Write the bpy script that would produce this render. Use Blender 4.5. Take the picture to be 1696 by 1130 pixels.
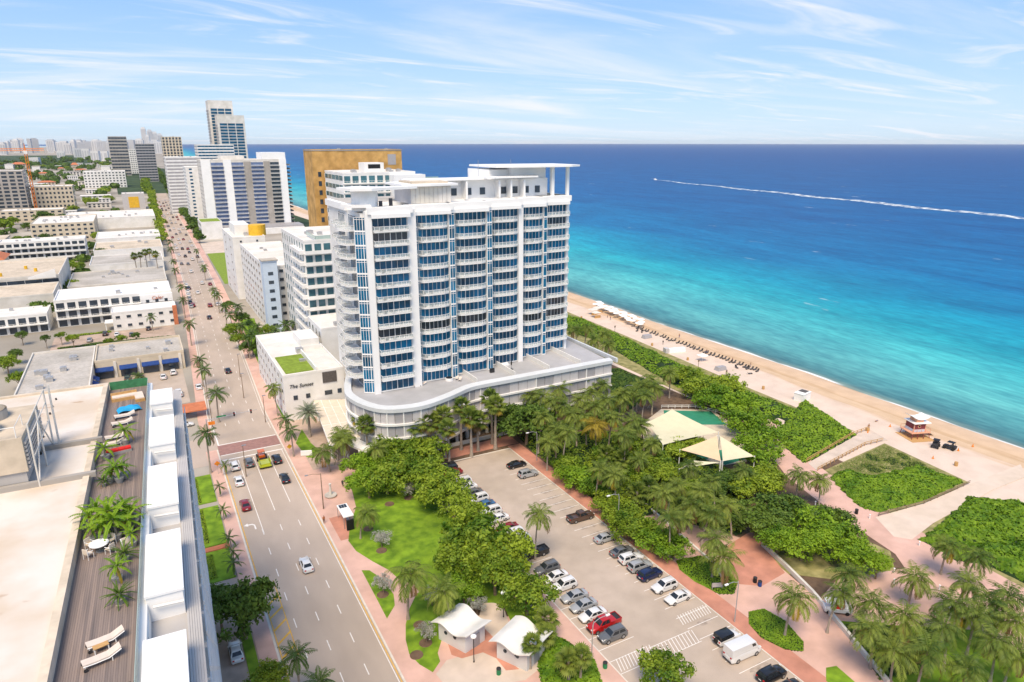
import bpy, math, random
import numpy as np
from mathutils import Vector, Matrix
for _o in list(bpy.data.objects): bpy.data.objects.remove(_o)
random.seed(7); rng = np.random.default_rng(7)
sc = bpy.context.scene
R = math.radians; PI = math.pi
# ------------------------------------------------------------------ camera
CAM_H = 72.0; FPX = 1696*24/36; PITCH = math.atan(329/FPX); HEAD = R(28.5)
cam_d = bpy.data.cameras.new('camera'); cam_d.lens = 24; cam_d.sensor_width = 36
cam_d.clip_start = 0.5; cam_d.clip_end = 90000
cam = bpy.data.objects.new('camera', cam_d); sc.collection.objects.link(cam)
cam.location = (0, 0, CAM_H); cam.rotation_euler = (PI/2-PITCH, 0, -HEAD)
sc.camera = cam
# ------------------------------------------------------------------ sky
SUN_EL, SUN_AZ = R(58), R(215)          # azimuth clockwise from north (+Y)
w = bpy.data.worlds.new('World'); sc.world = w; w.use_nodes = True
nt = w.node_tree; nt.nodes.clear()
def wn(t, **k):
    n = nt.nodes.new(t)
    for a, b in k.items(): setattr(n, a, b)
    return n
sky = wn('ShaderNodeTexSky', sky_type='NISHITA', sun_disc=False, sun_elevation=SUN_EL, sun_rotation=SUN_AZ,
         altitude=70, air_density=1.0, dust_density=0.35, ozone_density=3.5)
tc = wn('ShaderNodeTexCoord'); sep = wn('ShaderNodeSeparateXYZ'); nt.links.new(tc.outputs['Generated'], sep.inputs[0])
zc = wn('ShaderNodeMath', operation='MAXIMUM'); zc.inputs[1].default_value = 0.0; nt.links.new(sep.outputs['Z'], zc.inputs[0])
za = wn('ShaderNodeMath', operation='ADD'); za.inputs[1].default_value = 0.07; nt.links.new(zc.outputs[0], za.inputs[0])
dx = wn('ShaderNodeMath', operation='DIVIDE'); dy = wn('ShaderNodeMath', operation='DIVIDE')
nt.links.new(sep.outputs['X'], dx.inputs[0]); nt.links.new(za.outputs[0], dx.inputs[1])
nt.links.new(sep.outputs['Y'], dy.inputs[0]); nt.links.new(za.outputs[0], dy.inputs[1])
cmb = wn('ShaderNodeCombineXYZ'); nt.links.new(dx.outputs[0], cmb.inputs[0]); nt.links.new(dy.outputs[0], cmb.inputs[1])
def cloud(scale, rot, lo, hi, det, dist):
    mp = wn('ShaderNodeMapping'); mp.inputs['Rotation'].default_value = (0, 0, R(rot)); mp.inputs['Scale'].default_value = scale
    nt.links.new(cmb.outputs[0], mp.inputs[0])
    nz = wn('ShaderNodeTexNoise'); nz.inputs['Scale'].default_value = 1; nz.inputs['Detail'].default_value = det
    nz.inputs['Roughness'].default_value = .58; nz.inputs['Distortion'].default_value = dist
    nt.links.new(mp.outputs[0], nz.inputs['Vector'])
    mr = wn('ShaderNodeMapRange', interpolation_type='SMOOTHSTEP'); mr.inputs['From Min'].default_value = lo; mr.inputs['From Max'].default_value = hi
    nt.links.new(nz.outputs['Fac'], mr.inputs['Value'])
    return mr
c1 = cloud((.16, .42, 1), 25, .47, .76, 9, .9)
c2 = cloud((.42, 1.3, 1), 35, .47, .74, 10, 1.6)
mx = wn('ShaderNodeMath', operation='MAXIMUM'); nt.links.new(c1.outputs[0], mx.inputs[0]); nt.links.new(c2.outputs[0], mx.inputs[1])
ml = wn('ShaderNodeMath', operation='MULTIPLY'); ml.inputs[1].default_value = .85; nt.links.new(mx.outputs[0], ml.inputs[0])
mix = wn('ShaderNodeMix', data_type='RGBA'); nt.links.new(ml.outputs[0], mix.inputs['Factor'])
gr = wn('ShaderNodeValToRGB'); ge = gr.color_ramp.elements; nt.links.new(zc.outputs[0], gr.inputs[0])
ge[0].position = 0; ge[0].color = (.33,.44,.56,1); ge[1].position = 1; ge[1].color = (.12,.21,.40,1)
q_ = ge.new(.20); q_.color = (.165,.31,.58,1)
gs = wn('ShaderNodeVectorMath', operation='SCALE'); gs.inputs['Scale'].default_value = 10; nt.links.new(gr.outputs[0], gs.inputs[0])
mb_ = wn('ShaderNodeMix', data_type='RGBA'); mb_.inputs['Factor'].default_value = .82
nt.links.new(sky.outputs[0], mb_.inputs['A']); nt.links.new(gs.outputs[0], mb_.inputs['B'])
nt.links.new(mb_.outputs['Result'], mix.inputs['A']); mix.inputs['B'].default_value = (5.4, 5.45, 5.8, 1)
bg = wn('ShaderNodeBackground'); bg.inputs['Strength'].default_value = 0.10
nt.links.new(mix.outputs['Result'], bg.inputs['Color'])
wo = wn('ShaderNodeOutputWorld'); nt.links.new(bg.outputs[0], wo.inputs['Surface'])
# ------------------------------------------------------------------ sun
sl = bpy.data.lights.new('sun', 'SUN'); sl.energy = 2.7; sl.angle = R(28); sl.color = (1, .83, .62)
sun = bpy.data.objects.new('sun', sl); sc.collection.objects.link(sun); sun.location = (-200, -300, 400)
sun.rotation_euler = (PI/2-SUN_EL, 0, PI-SUN_AZ)
vs = sc.view_settings; vs.view_transform = 'Standard'; vs.look = 'None'; vs.gamma = 1; vs.exposure = 0.85
try: vs.use_curve_mapping = False
except Exception: pass
# ------------------------------------------------------------------ helpers
def at(u, v, z=0.0):
    """ground position of a point seen at photo pixel (u, v) and standing at height z"""
    x = u-848; y = v-565
    dn = y*math.cos(PITCH)+FPX*math.sin(PITCH); fw = FPX*math.cos(PITCH)-y*math.sin(PITCH)
    t = (CAM_H-z)/dn; r, f = x*t, fw*t
    return (r*math.cos(HEAD)+f*math.sin(HEAD), -r*math.sin(HEAD)+f*math.cos(HEAD))
def poly(pts, z=0): return [at(u, v, z) for u, v in pts]
MATS = {}
def M(name, col, rough=.75, var=.12, scale=.6, col2=None, bump=0, bscale=6, metal=0, spec=.3, stain=0, sscale=.06,
      alpha=1, trans=0, stretch=None, coord='P', emit=0):
    if name in MATS: return MATS[name]
    m = bpy.data.materials.new(name); m.use_nodes = True; n = m.node_tree; b = n.nodes['Principled BSDF']
    b.inputs['Roughness'].default_value = rough; b.inputs['Metallic'].default_value = metal
    b.inputs['Specular IOR Level'].default_value = spec
    if coord == 'P': src = n.nodes.new('ShaderNodeNewGeometry').outputs['Position']
    else: src = n.nodes.new('ShaderNodeTexCoord').outputs['Object']
    if stretch:
        mp = n.nodes.new('ShaderNodeMapping'); mp.inputs['Scale'].default_value = stretch; n.links.new(src, mp.inputs[0]); src = mp.outputs[0]
    def noise(s, d=5):
        t = n.nodes.new('ShaderNodeTexNoise'); t.inputs['Scale'].default_value = s; t.inputs['Detail'].default_value = d
        n.links.new(src, t.inputs['Vector']); return t
    c = np.array(col); lo = np.clip(c*(1-var), 0, 1); hi = np.clip(np.array(col2) if col2 is not None else c*(1+var), 0, 1)
    rp = n.nodes.new('ShaderNodeValToRGB'); rp.color_ramp.elements[0].position = .32; rp.color_ramp.elements[1].position = .68
    rp.color_ramp.elements[0].color = (*lo, 1); rp.color_ramp.elements[1].color = (*hi, 1)
    n.links.new(noise(scale).outputs['Fac'], rp.inputs[0]); out = rp.outputs[0]
    if stain:
        r2 = n.nodes.new('ShaderNodeValToRGB'); r2.color_ramp.elements[0].position = .36; r2.color_ramp.elements[1].position = .62
        k = 1-stain; r2.color_ramp.elements[0].color = (k, k, k*.97, 1); r2.color_ramp.elements[1].color = (1, 1, 1, 1)
        n.links.new(noise(sscale, 7).outputs['Fac'], r2.inputs[0])
        mm = n.nodes.new('ShaderNodeMix'); mm.data_type = 'RGBA'; mm.blend_type = 'MULTIPLY'; mm.inputs['Factor'].default_value = 1
        n.links.new(out, mm.inputs['A']); n.links.new(r2.outputs[0], mm.inputs['B']); out = mm.outputs['Result']
    n.links.new(out, b.inputs['Base Color'])
    if bump:
        bp = n.nodes.new('ShaderNodeBump'); bp.inputs['Strength'].default_value = bump; bp.inputs['Distance'].default_value = .05
        n.links.new(noise(bscale).outputs['Fac'], bp.inputs['Height']); n.links.new(bp.outputs[0], b.inputs['Normal'])
    if alpha < 1: b.inputs['Alpha'].default_value = alpha
    if trans: b.inputs['Transmission Weight'].default_value = trans
    if emit:
        b.inputs['Emission Color'].default_value = (*col, 1); b.inputs['Emission Strength'].default_value = emit
    MATS[name] = m; return m
def leafmat(name, col, col2, sc_=.35, trans=.35):
    m = bpy.data.materials.new(name); m.use_nodes = True; n = m.node_tree; b = n.nodes['Principled BSDF']
    b.inputs['Roughness'].default_value = .55; b.inputs['Specular IOR Level'].default_value = .25
    g = n.nodes.new('ShaderNodeNewGeometry'); oi = n.nodes.new('ShaderNodeObjectInfo')
    t = n.nodes.new('ShaderNodeTexNoise'); t.inputs['Scale'].default_value = sc_; t.inputs['Detail'].default_value = 6
    n.links.new(g.outputs['Position'], t.inputs['Vector'])
    a = n.nodes.new('ShaderNodeMath'); a.operation = 'MULTIPLY_ADD'; a.inputs[1].default_value = .25; n.links.new(oi.outputs['Random'], a.inputs[0])
    a2 = n.nodes.new('ShaderNodeMath'); a2.operation = 'MULTIPLY_ADD'; a2.inputs[1].default_value = .25
    n.links.new(g.outputs['Random Per Island'], a2.inputs[0]); n.links.new(t.outputs['Fac'], a2.inputs[2])
    n.links.new(a2.outputs[0], a.inputs[2])
    rp = n.nodes.new('ShaderNodeValToRGB'); rp.color_ramp.elements[0].position = .45; rp.color_ramp.elements[1].position = .95
    rp.color_ramp.elements[0].color = (*col, 1); rp.color_ramp.elements[1].color = (*col2, 1)
    n.links.new(a.outputs[0], rp.inputs[0]); n.links.new(rp.outputs[0], b.inputs['Base Color'])
    tr = n.nodes.new('ShaderNodeBsdfTranslucent'); n.links.new(rp.outputs[0], tr.inputs['Color'])
    ms = n.nodes.new('ShaderNodeMixShader'); ms.inputs[0].default_value = trans
    n.links.new(b.outputs[0], ms.inputs[1]); n.links.new(tr.outputs[0], ms.inputs[2])
    n.links.new(ms.outputs[0], n.nodes['Material Output'].inputs['Surface'])
    MATS[name] = m; return m
class MB:
    def __init__(s): s.v = []; s.f = []; s.m = []
    def add(s, vs_, fs, m=0):
        o = len(s.v); s.v += [tuple(p) for p in vs_]
        for f in fs: s.f.append(tuple(i+o for i in f)); s.m.append(m)
        return s
    def box(s, x0, x1, y0, y1, z0, z1, m=0):
        return s.add([(x0,y0,z0),(x1,y0,z0),(x1,y1,z0),(x0,y1,z0),(x0,y0,z1),(x1,y0,z1),(x1,y1,z1),(x0,y1,z1)],
                     [(3,2,1,0),(4,5,6,7),(0,1,5,4),(1,2,6,5),(2,3,7,6),(3,0,4,7)], m)
    def obox(s, c, sx, sy, z0, z1, rz, m=0):
        ca, sa = math.cos(rz), math.sin(rz); P = []
        for z in (z0, z1):
            for a, b in ((-1,-1),(1,-1),(1,1),(-1,1)):
                x, y = a*sx/2, b*sy/2; P.append((c[0]+x*ca-y*sa, c[1]+x*sa+y*ca, z))
        return s.add(P, [(3,2,1,0),(4,5,6,7),(0,1,5,4),(1,2,6,5),(2,3,7,6),(3,0,4,7)], m)
    def seg(s, p, q, t, z0, z1, m=0):           # wall of thickness t from p to q
        d = math.dist(p[:2], q[:2]); a = math.atan2(q[1]-p[1], q[0]-p[0])
        return s.obox(((p[0]+q[0])/2, (p[1]+q[1])/2), d, t, z0, z1, a, m)
    def prism(s, P, z0, z1, m=0, top=None):
        n = len(P); area = sum(P[i][0]*P[(i+1)%n][1]-P[(i+1)%n][0]*P[i][1] for i in range(n))
        if area < 0: P = P[::-1]
        V = [(p[0],p[1],z0) for p in P]+[(p[0],p[1],z1) for p in P]; o = len(s.v); s.v += V
        for i in range(n): j = (i+1) % n; s.f.append((o+i,o+j,o+n+j,o+n+i)); s.m.append(m)
        s.f.append(tuple(o+n+i for i in range(n))); s.m.append(m if top is None else top)
        s.f.append(tuple(o+i for i in range(n-1,-1,-1))); s.m.append(m)
        return s
    def sheet(s, P, z, m=0):
        n = len(P); area = sum(P[i][0]*P[(i+1)%n][1]-P[(i+1)%n][0]*P[i][1] for i in range(n))
        if area < 0: P = P[::-1]
        return s.add([(p[0],p[1],z) for p in P], [tuple(range(n))], m)
    def tube(s, pts, rad, n=8, m=0, cap=True):
        pts = [Vector(p) for p in pts]; o = len(s.v)
        rad = rad if hasattr(rad, '__len__') else [rad]*len(pts)
        for i, p in enumerate(pts):
            d = (pts[min(i+1, len(pts)-1)]-pts[max(i-1, 0)]).normalized()
            a = d.cross(Vector((0,0,1)));  a = Vector((1,0,0)) if a.length < 1e-4 else a.normalized(); b = d.cross(a)
            for k in range(n):
                t = 2*PI*k/n; s.v.append(tuple(p+(a*math.cos(t)+b*math.sin(t))*rad[i]))
        for i in range(len(pts)-1):
            for k in range(n):
                k2 = (k+1) % n; s.f.append((o+i*n+k, o+(i+1)*n+k, o+(i+1)*n+k2, o+i*n+k2)); s.m.append(m)
        if cap:
            s.f.append(tuple(o+k for k in range(n))); s.m.append(m)
            e = o+(len(pts)-1)*n; s.f.append(tuple(e+k for k in range(n-1,-1,-1))); s.m.append(m)
        return s
    def quad(s, a, b, c, d, m=0): return s.add([a,b,c,d], [(0,1,2,3)], m)
    def mesh(s, name, *mats, smooth=False):
        me = bpy.data.meshes.new(name); me.from_pydata(s.v, [], s.f)
        for t in mats: me.materials.append(MATS[t] if isinstance(t, str) else t)
        if any(s.m): me.polygons.foreach_set('material_index', s.m)
        if smooth:
            me.polygons.foreach_set('use_smooth', [True]*len(me.polygons))
            try: me.set_sharp_from_angle(angle=R(38))
            except Exception: pass
        me.update(); return me
def np_mesh(name, V, F, mats, mi=None):
    """V (n,3), F (k,3|4) arrays"""
    me = bpy.data.meshes.new(name); V = np.asarray(V, np.float32); F = np.asarray(F, np.int32); k = F.shape[1]
    me.vertices.add(len(V)); me.vertices.foreach_set('co', V.ravel())
    me.loops.add(F.size); me.loops.foreach_set('vertex_index', F.ravel())
    me.polygons.add(len(F)); me.polygons.foreach_set('loop_start', np.arange(0, F.size, k, dtype=np.int32))
    for t in mats: me.materials.append(MATS[t])
    if mi is not None: me.polygons.foreach_set('material_index', np.asarray(mi, np.int32))
    me.update(calc_edges=True); me.validate(); return me
def obj(name, me, parent=None, loc=(0,0,0), rz=0, scale=None):
    o = bpy.data.objects.new(name, me); sc.collection.objects.link(o); o.location = loc
    if rz: o.rotation_euler = (0, 0, rz)
    if scale is not None: o.scale = scale if hasattr(scale, '__len__') else (scale,)*3
    if parent is not None: o.parent = parent
    return o
def tag(o, label, cat, group=None, kind=None):
    o['label'] = label
    if cat: o['category'] = cat
    if group: o['group'] = group
    if kind: o['kind'] = kind
    return o
def thing(name, label, cat, loc=(0,0,0), rz=0, group=None, scale=None):
    o = obj(name, None, None, loc, rz, scale); o.empty_display_size = .5
    return tag(o, label, cat, group)
def struct(name, me, parent=None):
    o = obj(name, me, parent)
    if parent is None: o['kind'] = 'structure'
    return o
def copy_tree(o, loc, rz=0, scale=None, label=None, group=None):
    c = o.copy(); sc.collection.objects.link(c); c.location = loc; c.rotation_euler = (0, 0, rz)
    if scale is not None: c.scale = scale if hasattr(scale, '__len__') else (scale,)*3
    if label: c['label'] = label
    if group: c['group'] = group
    def rec(src, dst):
        for ch in list(src.children):
            k = ch.copy(); sc.collection.objects.link(k); k.parent = dst; rec(ch, k)
    rec(o, c); return c
# ------------------------------------------------------------------ materials
M('white', (.78,.77,.75), .6, .04, .3, stain=.10, sscale=.25)
M('white_clean', (.82,.82,.81), .5, .03, .3)
M('offwhite', (.68,.65,.60), .7, .07, .3, stain=.14, sscale=.2)
M('cream', (.62,.54,.42), .7, .07, .3, stain=.12, sscale=.2)
M('greywall', (.44,.42,.41), .7, .06, .4, stain=.1)
M('greypanel', (.34,.33,.34), .55, .06, .8)
M('palepanel', (.52,.50,.50), .55, .05, .8)
M('roofgrey', (.42,.42,.44), .6, .06, .4, stain=.12)
M('roofgravel', (.48,.45,.41), .9, .12, 1.2, stain=.25, sscale=.08)
M('roofwhite', (.74,.71,.67), .8, .05, .6, stain=.16, sscale=.12)
M('rooftan', (.60,.51,.40), .85, .1, .8, stain=.2, sscale=.1)
M('darkglass', (.035,.05,.07), .12, .3, .4, spec=.6)
M('tealglass', (.05,.14,.17), .12, .3, .3, spec=.6)
M('blueglass', (.004,.125,.25), .2, .4, .35, spec=.35)
M('blueglass2', (.006,.075,.15), .2, .4, .35, spec=.4)
M('railglass', (.60,.66,.66), .15, .05, .5, spec=.4, alpha=.32)
M('greenglass', (.42,.55,.50), .15, .06, .5, spec=.5, alpha=.7)
M('darkmetal', (.05,.05,.055), .45, .2, 2, metal=.4)
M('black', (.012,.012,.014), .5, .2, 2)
M('greymetal', (.35,.36,.38), .4, .1, 2, metal=.5)
M('galv', (.45,.45,.45), .45, .12, 2, metal=.4)
M('concrete', (.50,.46,.41), .85, .09, .6, stain=.15, sscale=.15)
M('asphalt', (.46,.38,.32), .9, .07, .25, stain=.16, sscale=.05, bump=.15, bscale=14, stretch=(1,.35,1))
M('lotasphalt', (.46,.38,.315), .9, .07, .3, stain=.12, sscale=.07, bump=.15, bscale=14)
M('pinkpave', (.62,.40,.33), .85, .09, .35, stain=.14, sscale=.12)
M('redpave', (.52,.24,.17), .85, .12, .5, stain=.16, sscale=.15)
M('brickred', (.30,.17,.15), .85, .14, 1.0)
M('palepave', (.60,.50,.42), .85, .08, .4, stain=.14, sscale=.15)
M('driveway', (.46,.35,.28), .85, .12, .5, stain=.2, sscale=.12)
M('kerb', (.62,.57,.50), .8, .08, 1)
M('linewhite', (.74,.71,.67), .7, .08, 1.5)
M('lineyellow', (.66,.38,.06), .7, .15, 1.2)
M('lawn', (.12,.235,.012), .95, .22, .5, col2=(.22,.36,.02), stain=.2, sscale=.12, bump=.4, bscale=9)
M('turf', (.19,.27,.03), .95, .2, .8)
M('drygrass', (.22,.22,.07), .95, .3, .5, col2=(.36,.32,.14), bump=.4, bscale=5)
M('soil', (.13,.085,.055), .95, .25, .8, bump=.4, bscale=5)
M('town', (.36,.32,.27), .95, .2, .02, col2=(.46,.42,.36), stain=.3, sscale=.01)
M('woods', (.025,.055,.018), .95, .4, .03, col2=(.06,.10,.035), bump=1, bscale=.2)
M('bark', (.22,.16,.11), .9, .25, 3, bump=.5, bscale=12)
M('palmbark', (.33,.28,.23), .9, .2, 3, bump=.5, bscale=10)
M('drysand', (.64,.53,.44), .95, .05, .5, stain=.08, sscale=.2, bump=.3, bscale=3)
M('terracotta', (.50,.17,.08), .8, .12, .8)
M('bluefab', (.015,.05,.20), .8, .15, 1)
M('orange', (.75,.22,.02), .6, .1, 1)
M('gold', (.52,.30,.09), .75, .15, .25, col2=(.66,.40,.14), stain=.25, sscale=.3)
M('yellow', (.70,.42,.03), .6, .1, .5)
M('wood', (.50,.30,.12), .75, .15, 2, stretch=(1,6,1))
leafmat('leaf_palm', (.05,.11,.016), (.24,.30,.05))
leafmat('leaf_palm_dark', (.028,.075,.014), (.12,.19,.04))
leafmat('leaf_palm_yellow', (.26,.20,.02), (.42,.32,.04))
leafmat('leaf_dry', (.22,.13,.05), (.34,.22,.10))
leafmat('leaf_silver', (.15,.19,.11), (.30,.34,.24))
leafmat('leaf_tree', (.065,.155,.012), (.34,.44,.035))
leafmat('leaf_dark', (.03,.085,.013), (.16,.25,.035))
leafmat('leaf_bright', (.07,.18,.010), (.27,.42,.025))
leafmat('leaf_lime', (.16,.28,.014), (.36,.48,.03))
leafmat('leaf_ash', (.30,.31,.27), (.52,.52,.47))
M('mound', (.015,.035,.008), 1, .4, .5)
# ================================================================== SETTING
SHORE = [(-400,186),(0,184),(80,183.5),(160,185.5),(300,185),(520,176),(950,162),(1600,150),(3000,190),(6000,300),(9500,420),(13000,100),(20000,-3000),(30000,-9000)]
def shore_x(y):
    for (a, xa), (b, xb) in zip(SHORE, SHORE[1:]):
        if y <= b: return xa+(xb-xa)*(y-a)/(b-a)
    return SHORE[-1][1]
ys = [-400+20*i for i in range(60)]+[800+60*i for i in range(20)]+[2000+400*i for i in range(20)]+[10000+2000*i for i in range(11)]
def strip_mesh(name, offs, mats, wob=0):
    V = []; F = []; A = []
    for y in ys:
        s_ = shore_x(y)
        for d, z in offs:
            wv = wob*(math.sin(y*.055)*.8+math.sin(y*.021+1)*1.3+.5*math.sin(y*.13+2)) if y < 1200 else 0
            V.append((s_+d+(wv if abs(d) < 40 else 0), y, z)); A.append(d)
    n = len(offs)
    for i in range(len(ys)-1):
        for k in range(n-1): F.append((i*n+k, i*n+k+1, (i+1)*n+k+1, (i+1)*n+k))
    me = np_mesh(name, V, F, mats); at_ = me.attributes.new('shore', 'FLOAT', 'POINT'); at_.data.foreach_set('value', np.array(A, np.float32))
    return me
gy = [(x+(-28), y) for y, x in SHORE if y < 19000]
struct('ground', MB().sheet([(-14000,-400)]+gy+[(-14000,20000)], 0).mesh('ground', 'town'))
# --- sand
def nodes(name):
    m = bpy.data.materials.new(name); m.use_nodes = True; MATS[name] = m; return m, m.node_tree, m.node_tree.nodes['Principled BSDF']
m, n, b = nodes('sand'); b.inputs['Roughness'].default_value = .9; b.inputs['Specular IOR Level'].default_value = .15
at_ = n.nodes.new('ShaderNodeAttribute'); at_.attribute_name = 'shore'; g = n.nodes.new('ShaderNodeNewGeometry')
mp = n.nodes.new('ShaderNodeMapping'); mp.inputs['Scale'].default_value = (.5,.045,.3); n.links.new(g.outputs['Position'], mp.inputs[0])
nz = n.nodes.new('ShaderNodeTexNoise'); nz.inputs['Scale'].default_value = 1; nz.inputs['Detail'].default_value = 6; n.links.new(mp.outputs[0], nz.inputs['Vector'])
ma = n.nodes.new('ShaderNodeMath'); ma.operation = 'MULTIPLY_ADD'; ma.inputs[1].default_value = 9; n.links.new(nz.outputs['Fac'], ma.inputs[0]); n.links.new(at_.outputs['Fac'], ma.inputs[2])
mr = n.nodes.new('ShaderNodeMapRange'); mr.inputs['From Min'].default_value = -16; mr.inputs['From Max'].default_value = 7; n.links.new(ma.outputs[0], mr.inputs['Value'])
rp = n.nodes.new('ShaderNodeValToRGB'); e = rp.color_ramp.elements
e[0].position = .0; e[0].color = (.66,.54,.45,1); e[1].position = 1; e[1].color = (.36,.25,.16,1)
for p_, c_ in ((.28,(.66,.53,.43,1)),(.36,(.58,.42,.28,1)),(.45,(.62,.46,.31,1)),(.52,(.52,.36,.22,1)),(.6,(.62,.45,.30,1)),(.86,(.60,.44,.31,1))):
    q = e.new(p_); q.color = c_
n.links.new(mr.outputs[0], rp.inputs[0])
n2 = n.nodes.new('ShaderNodeTexNoise'); n2.inputs['Scale'].default_value = .22; n2.inputs['Detail'].default_value = 8; n.links.new(g.outputs['Position'], n2.inputs['Vector'])
r2 = n.nodes.new('ShaderNodeValToRGB'); r2.color_ramp.elements[0].position = .35; r2.color_ramp.elements[0].color = (.9,.89,.88,1); r2.color_ramp.elements[1].position = .6
mm = n.nodes.new('ShaderNodeMix'); mm.data_type = 'RGBA'; mm.blend_type = 'MULTIPLY'; mm.inputs['Factor'].default_value = 1
n.links.new(n2.outputs['Fac'], r2.inputs[0]); n.links.new(rp.outputs[0], mm.inputs['A']); n.links.new(r2.outputs[0], mm.inputs['B']); n.links.new(mm.outputs['Result'], b.inputs['Base Color'])
n3 = n.nodes.new('ShaderNodeTexNoise'); n3.inputs['Scale'].default_value = 2.5; n3.inputs['Detail'].default_value = 4; n.links.new(g.outputs['Position'], n3.inputs['Vector'])
bp = n.nodes.new('ShaderNodeBump'); bp.inputs['Strength'].default_value = .5; bp.inputs['Distance'].default_value = .12; n.links.new(n3.outputs['Fac'], bp.inputs['Height']); n.links.new(bp.outputs[0], b.inputs['Normal'])
struct('beach', strip_mesh('beach', [(-70,.008),(-40,.03),(-28,.06),(-14,.02),(-5,-.05),(0,-.2),(9,-.9)], ['sand'], .6))
# --- sea
m, n, b = nodes('sea'); b.inputs['Roughness'].default_value = .45; b.inputs['Specular IOR Level'].default_value = .06
at_ = n.nodes.new('ShaderNodeAttribute'); at_.attribute_name = 'shore'; g = n.nodes.new('ShaderNodeNewGeometry')
def nse(scale, st, det=5, rot=0):
    mp = n.nodes.new('ShaderNodeMapping'); mp.inputs['Scale'].default_value = st; mp.inputs['Rotation'].default_value = (0,0,rot); n.links.new(g.outputs['Position'], mp.inputs[0])
    t = n.nodes.new('ShaderNodeTexNoise'); t.inputs['Scale'].default_value = scale; t.inputs['Detail'].default_value = det; n.links.new(mp.outputs[0], t.inputs['Vector']); return t
big = nse(.012, (1,.45,1), 6)
d0 = n.nodes.new('ShaderNodeMath'); d0.operation = 'MULTIPLY_ADD'; d0.inputs[1].default_value = .55; d0.inputs[2].default_value = .72; n.links.new(big.outputs['Fac'], d0.inputs[0])
dm = n.nodes.new('ShaderNodeMath'); dm.operation = 'MULTIPLY'; n.links.new(at_.outputs['Fac'], dm.inputs[0]); n.links.new(d0.outputs[0], dm.inputs[1])
lg = n.nodes.new('ShaderNodeMath'); lg.operation = 'LOGARITHM'; lg.inputs[1].default_value = 10
ad = n.nodes.new('ShaderNodeMath'); ad.operation = 'ADD'; ad.inputs[1].default_value = 10; n.links.new(dm.outputs[0], ad.inputs[0])
mx_ = n.nodes.new('ShaderNodeMath'); mx_.operation = 'MAXIMUM'; mx_.inputs[1].default_value = 1; n.links.new(ad.outputs[0], mx_.inputs[0]); n.links.new(mx_.outputs[0], lg.inputs[0])
mr = n.nodes.new('ShaderNodeMapRange'); mr.inputs['From Min'].default_value = 1; mr.inputs['From Max'].default_value = 3.5; n.links.new(lg.outputs[0], mr.inputs['Value'])
rp = n.nodes.new('ShaderNodeValToRGB'); e = rp.color_ramp.elements
def lpos(d): return (math.log10(d+10)-1)/2.5
e[0].position = 0; e[0].color = (.26,.32,.27,1); e[1].position = 1; e[1].color = (.001,.068,.25,1)
for d_, c_ in ((4,(.075,.21,.23,1)),(10,(.085,.28,.30,1)),(25,(.12,.44,.44,1)),(50,(.075,.45,.47,1)),(85,(.02,.38,.45,1)),(120,(.005,.28,.42,1)),(190,(.002,.17,.37,1)),(420,(.001,.11,.31,1)),(1200,(.001,.085,.27,1))):
    q = e.new(lpos(d_)); q.color = c_
n.links.new(mr.outputs[0], rp.inputs[0])
wv = nse(.11, (1,.28,1), 7, R(-12)); wr = n.nodes.new('ShaderNodeValToRGB'); wr.color_ramp.elements[0].position = .3; wr.color_ramp.elements[0].color = (.68,.74,.80,1); wr.color_ramp.elements[1].position = .62; wr.color_ramp.elements[1].color = (1,1,1,1)
n.links.new(wv.outputs['Fac'], wr.inputs[0])
mm = n.nodes.new('ShaderNodeMix'); mm.data_type = 'RGBA'; mm.blend_type = 'MULTIPLY'; mm.inputs['Factor'].default_value = 1
n.links.new(rp.outputs[0], mm.inputs['A']); n.links.new(wr.outputs[0], mm.inputs['B'])
wv2 = nse(.028, (1,.33,1), 8, R(-16)); wr2 = n.nodes.new('ShaderNodeValToRGB'); wr2.color_ramp.elements[0].position = .34; wr2.color_ramp.elements[0].color = (.70,.78,.84,1); wr2.color_ramp.elements[1].position = .66; wr2.color_ramp.elements[1].color = (1.12,1.1,1.06,1)
n.links.new(wv2.outputs['Fac'], wr2.inputs[0]); mm0 = mm; mm = n.nodes.new('ShaderNodeMix'); mm.data_type = 'RGBA'; mm.blend_type = 'MULTIPLY'; mm.inputs['Factor'].default_value = 1
n.links.new(mm0.outputs['Result'], mm.inputs['A']); n.links.new(wr2.outputs[0], mm.inputs['B'])
wv3 = nse(.6, (1,.25,1), 4, R(-10)); wr3 = n.nodes.new('ShaderNodeValToRGB'); wr3.color_ramp.elements[0].position = .36; wr3.color_ramp.elements[0].color = (.74,.80,.84,1); wr3.color_ramp.elements[1].position = .66; wr3.color_ramp.elements[1].color = (1.12,1.1,1.08,1)
n.links.new(wv3.outputs['Fac'], wr3.inputs[0]); mm0 = mm; mm = n.nodes.new('ShaderNodeMix'); mm.data_type = 'RGBA'; mm.blend_type = 'MULTIPLY'; mm.inputs['Factor'].default_value = 1
n.links.new(mm0.outputs['Result'], mm.inputs['A']); n.links.new(wr3.outputs[0], mm.inputs['B'])
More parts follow.
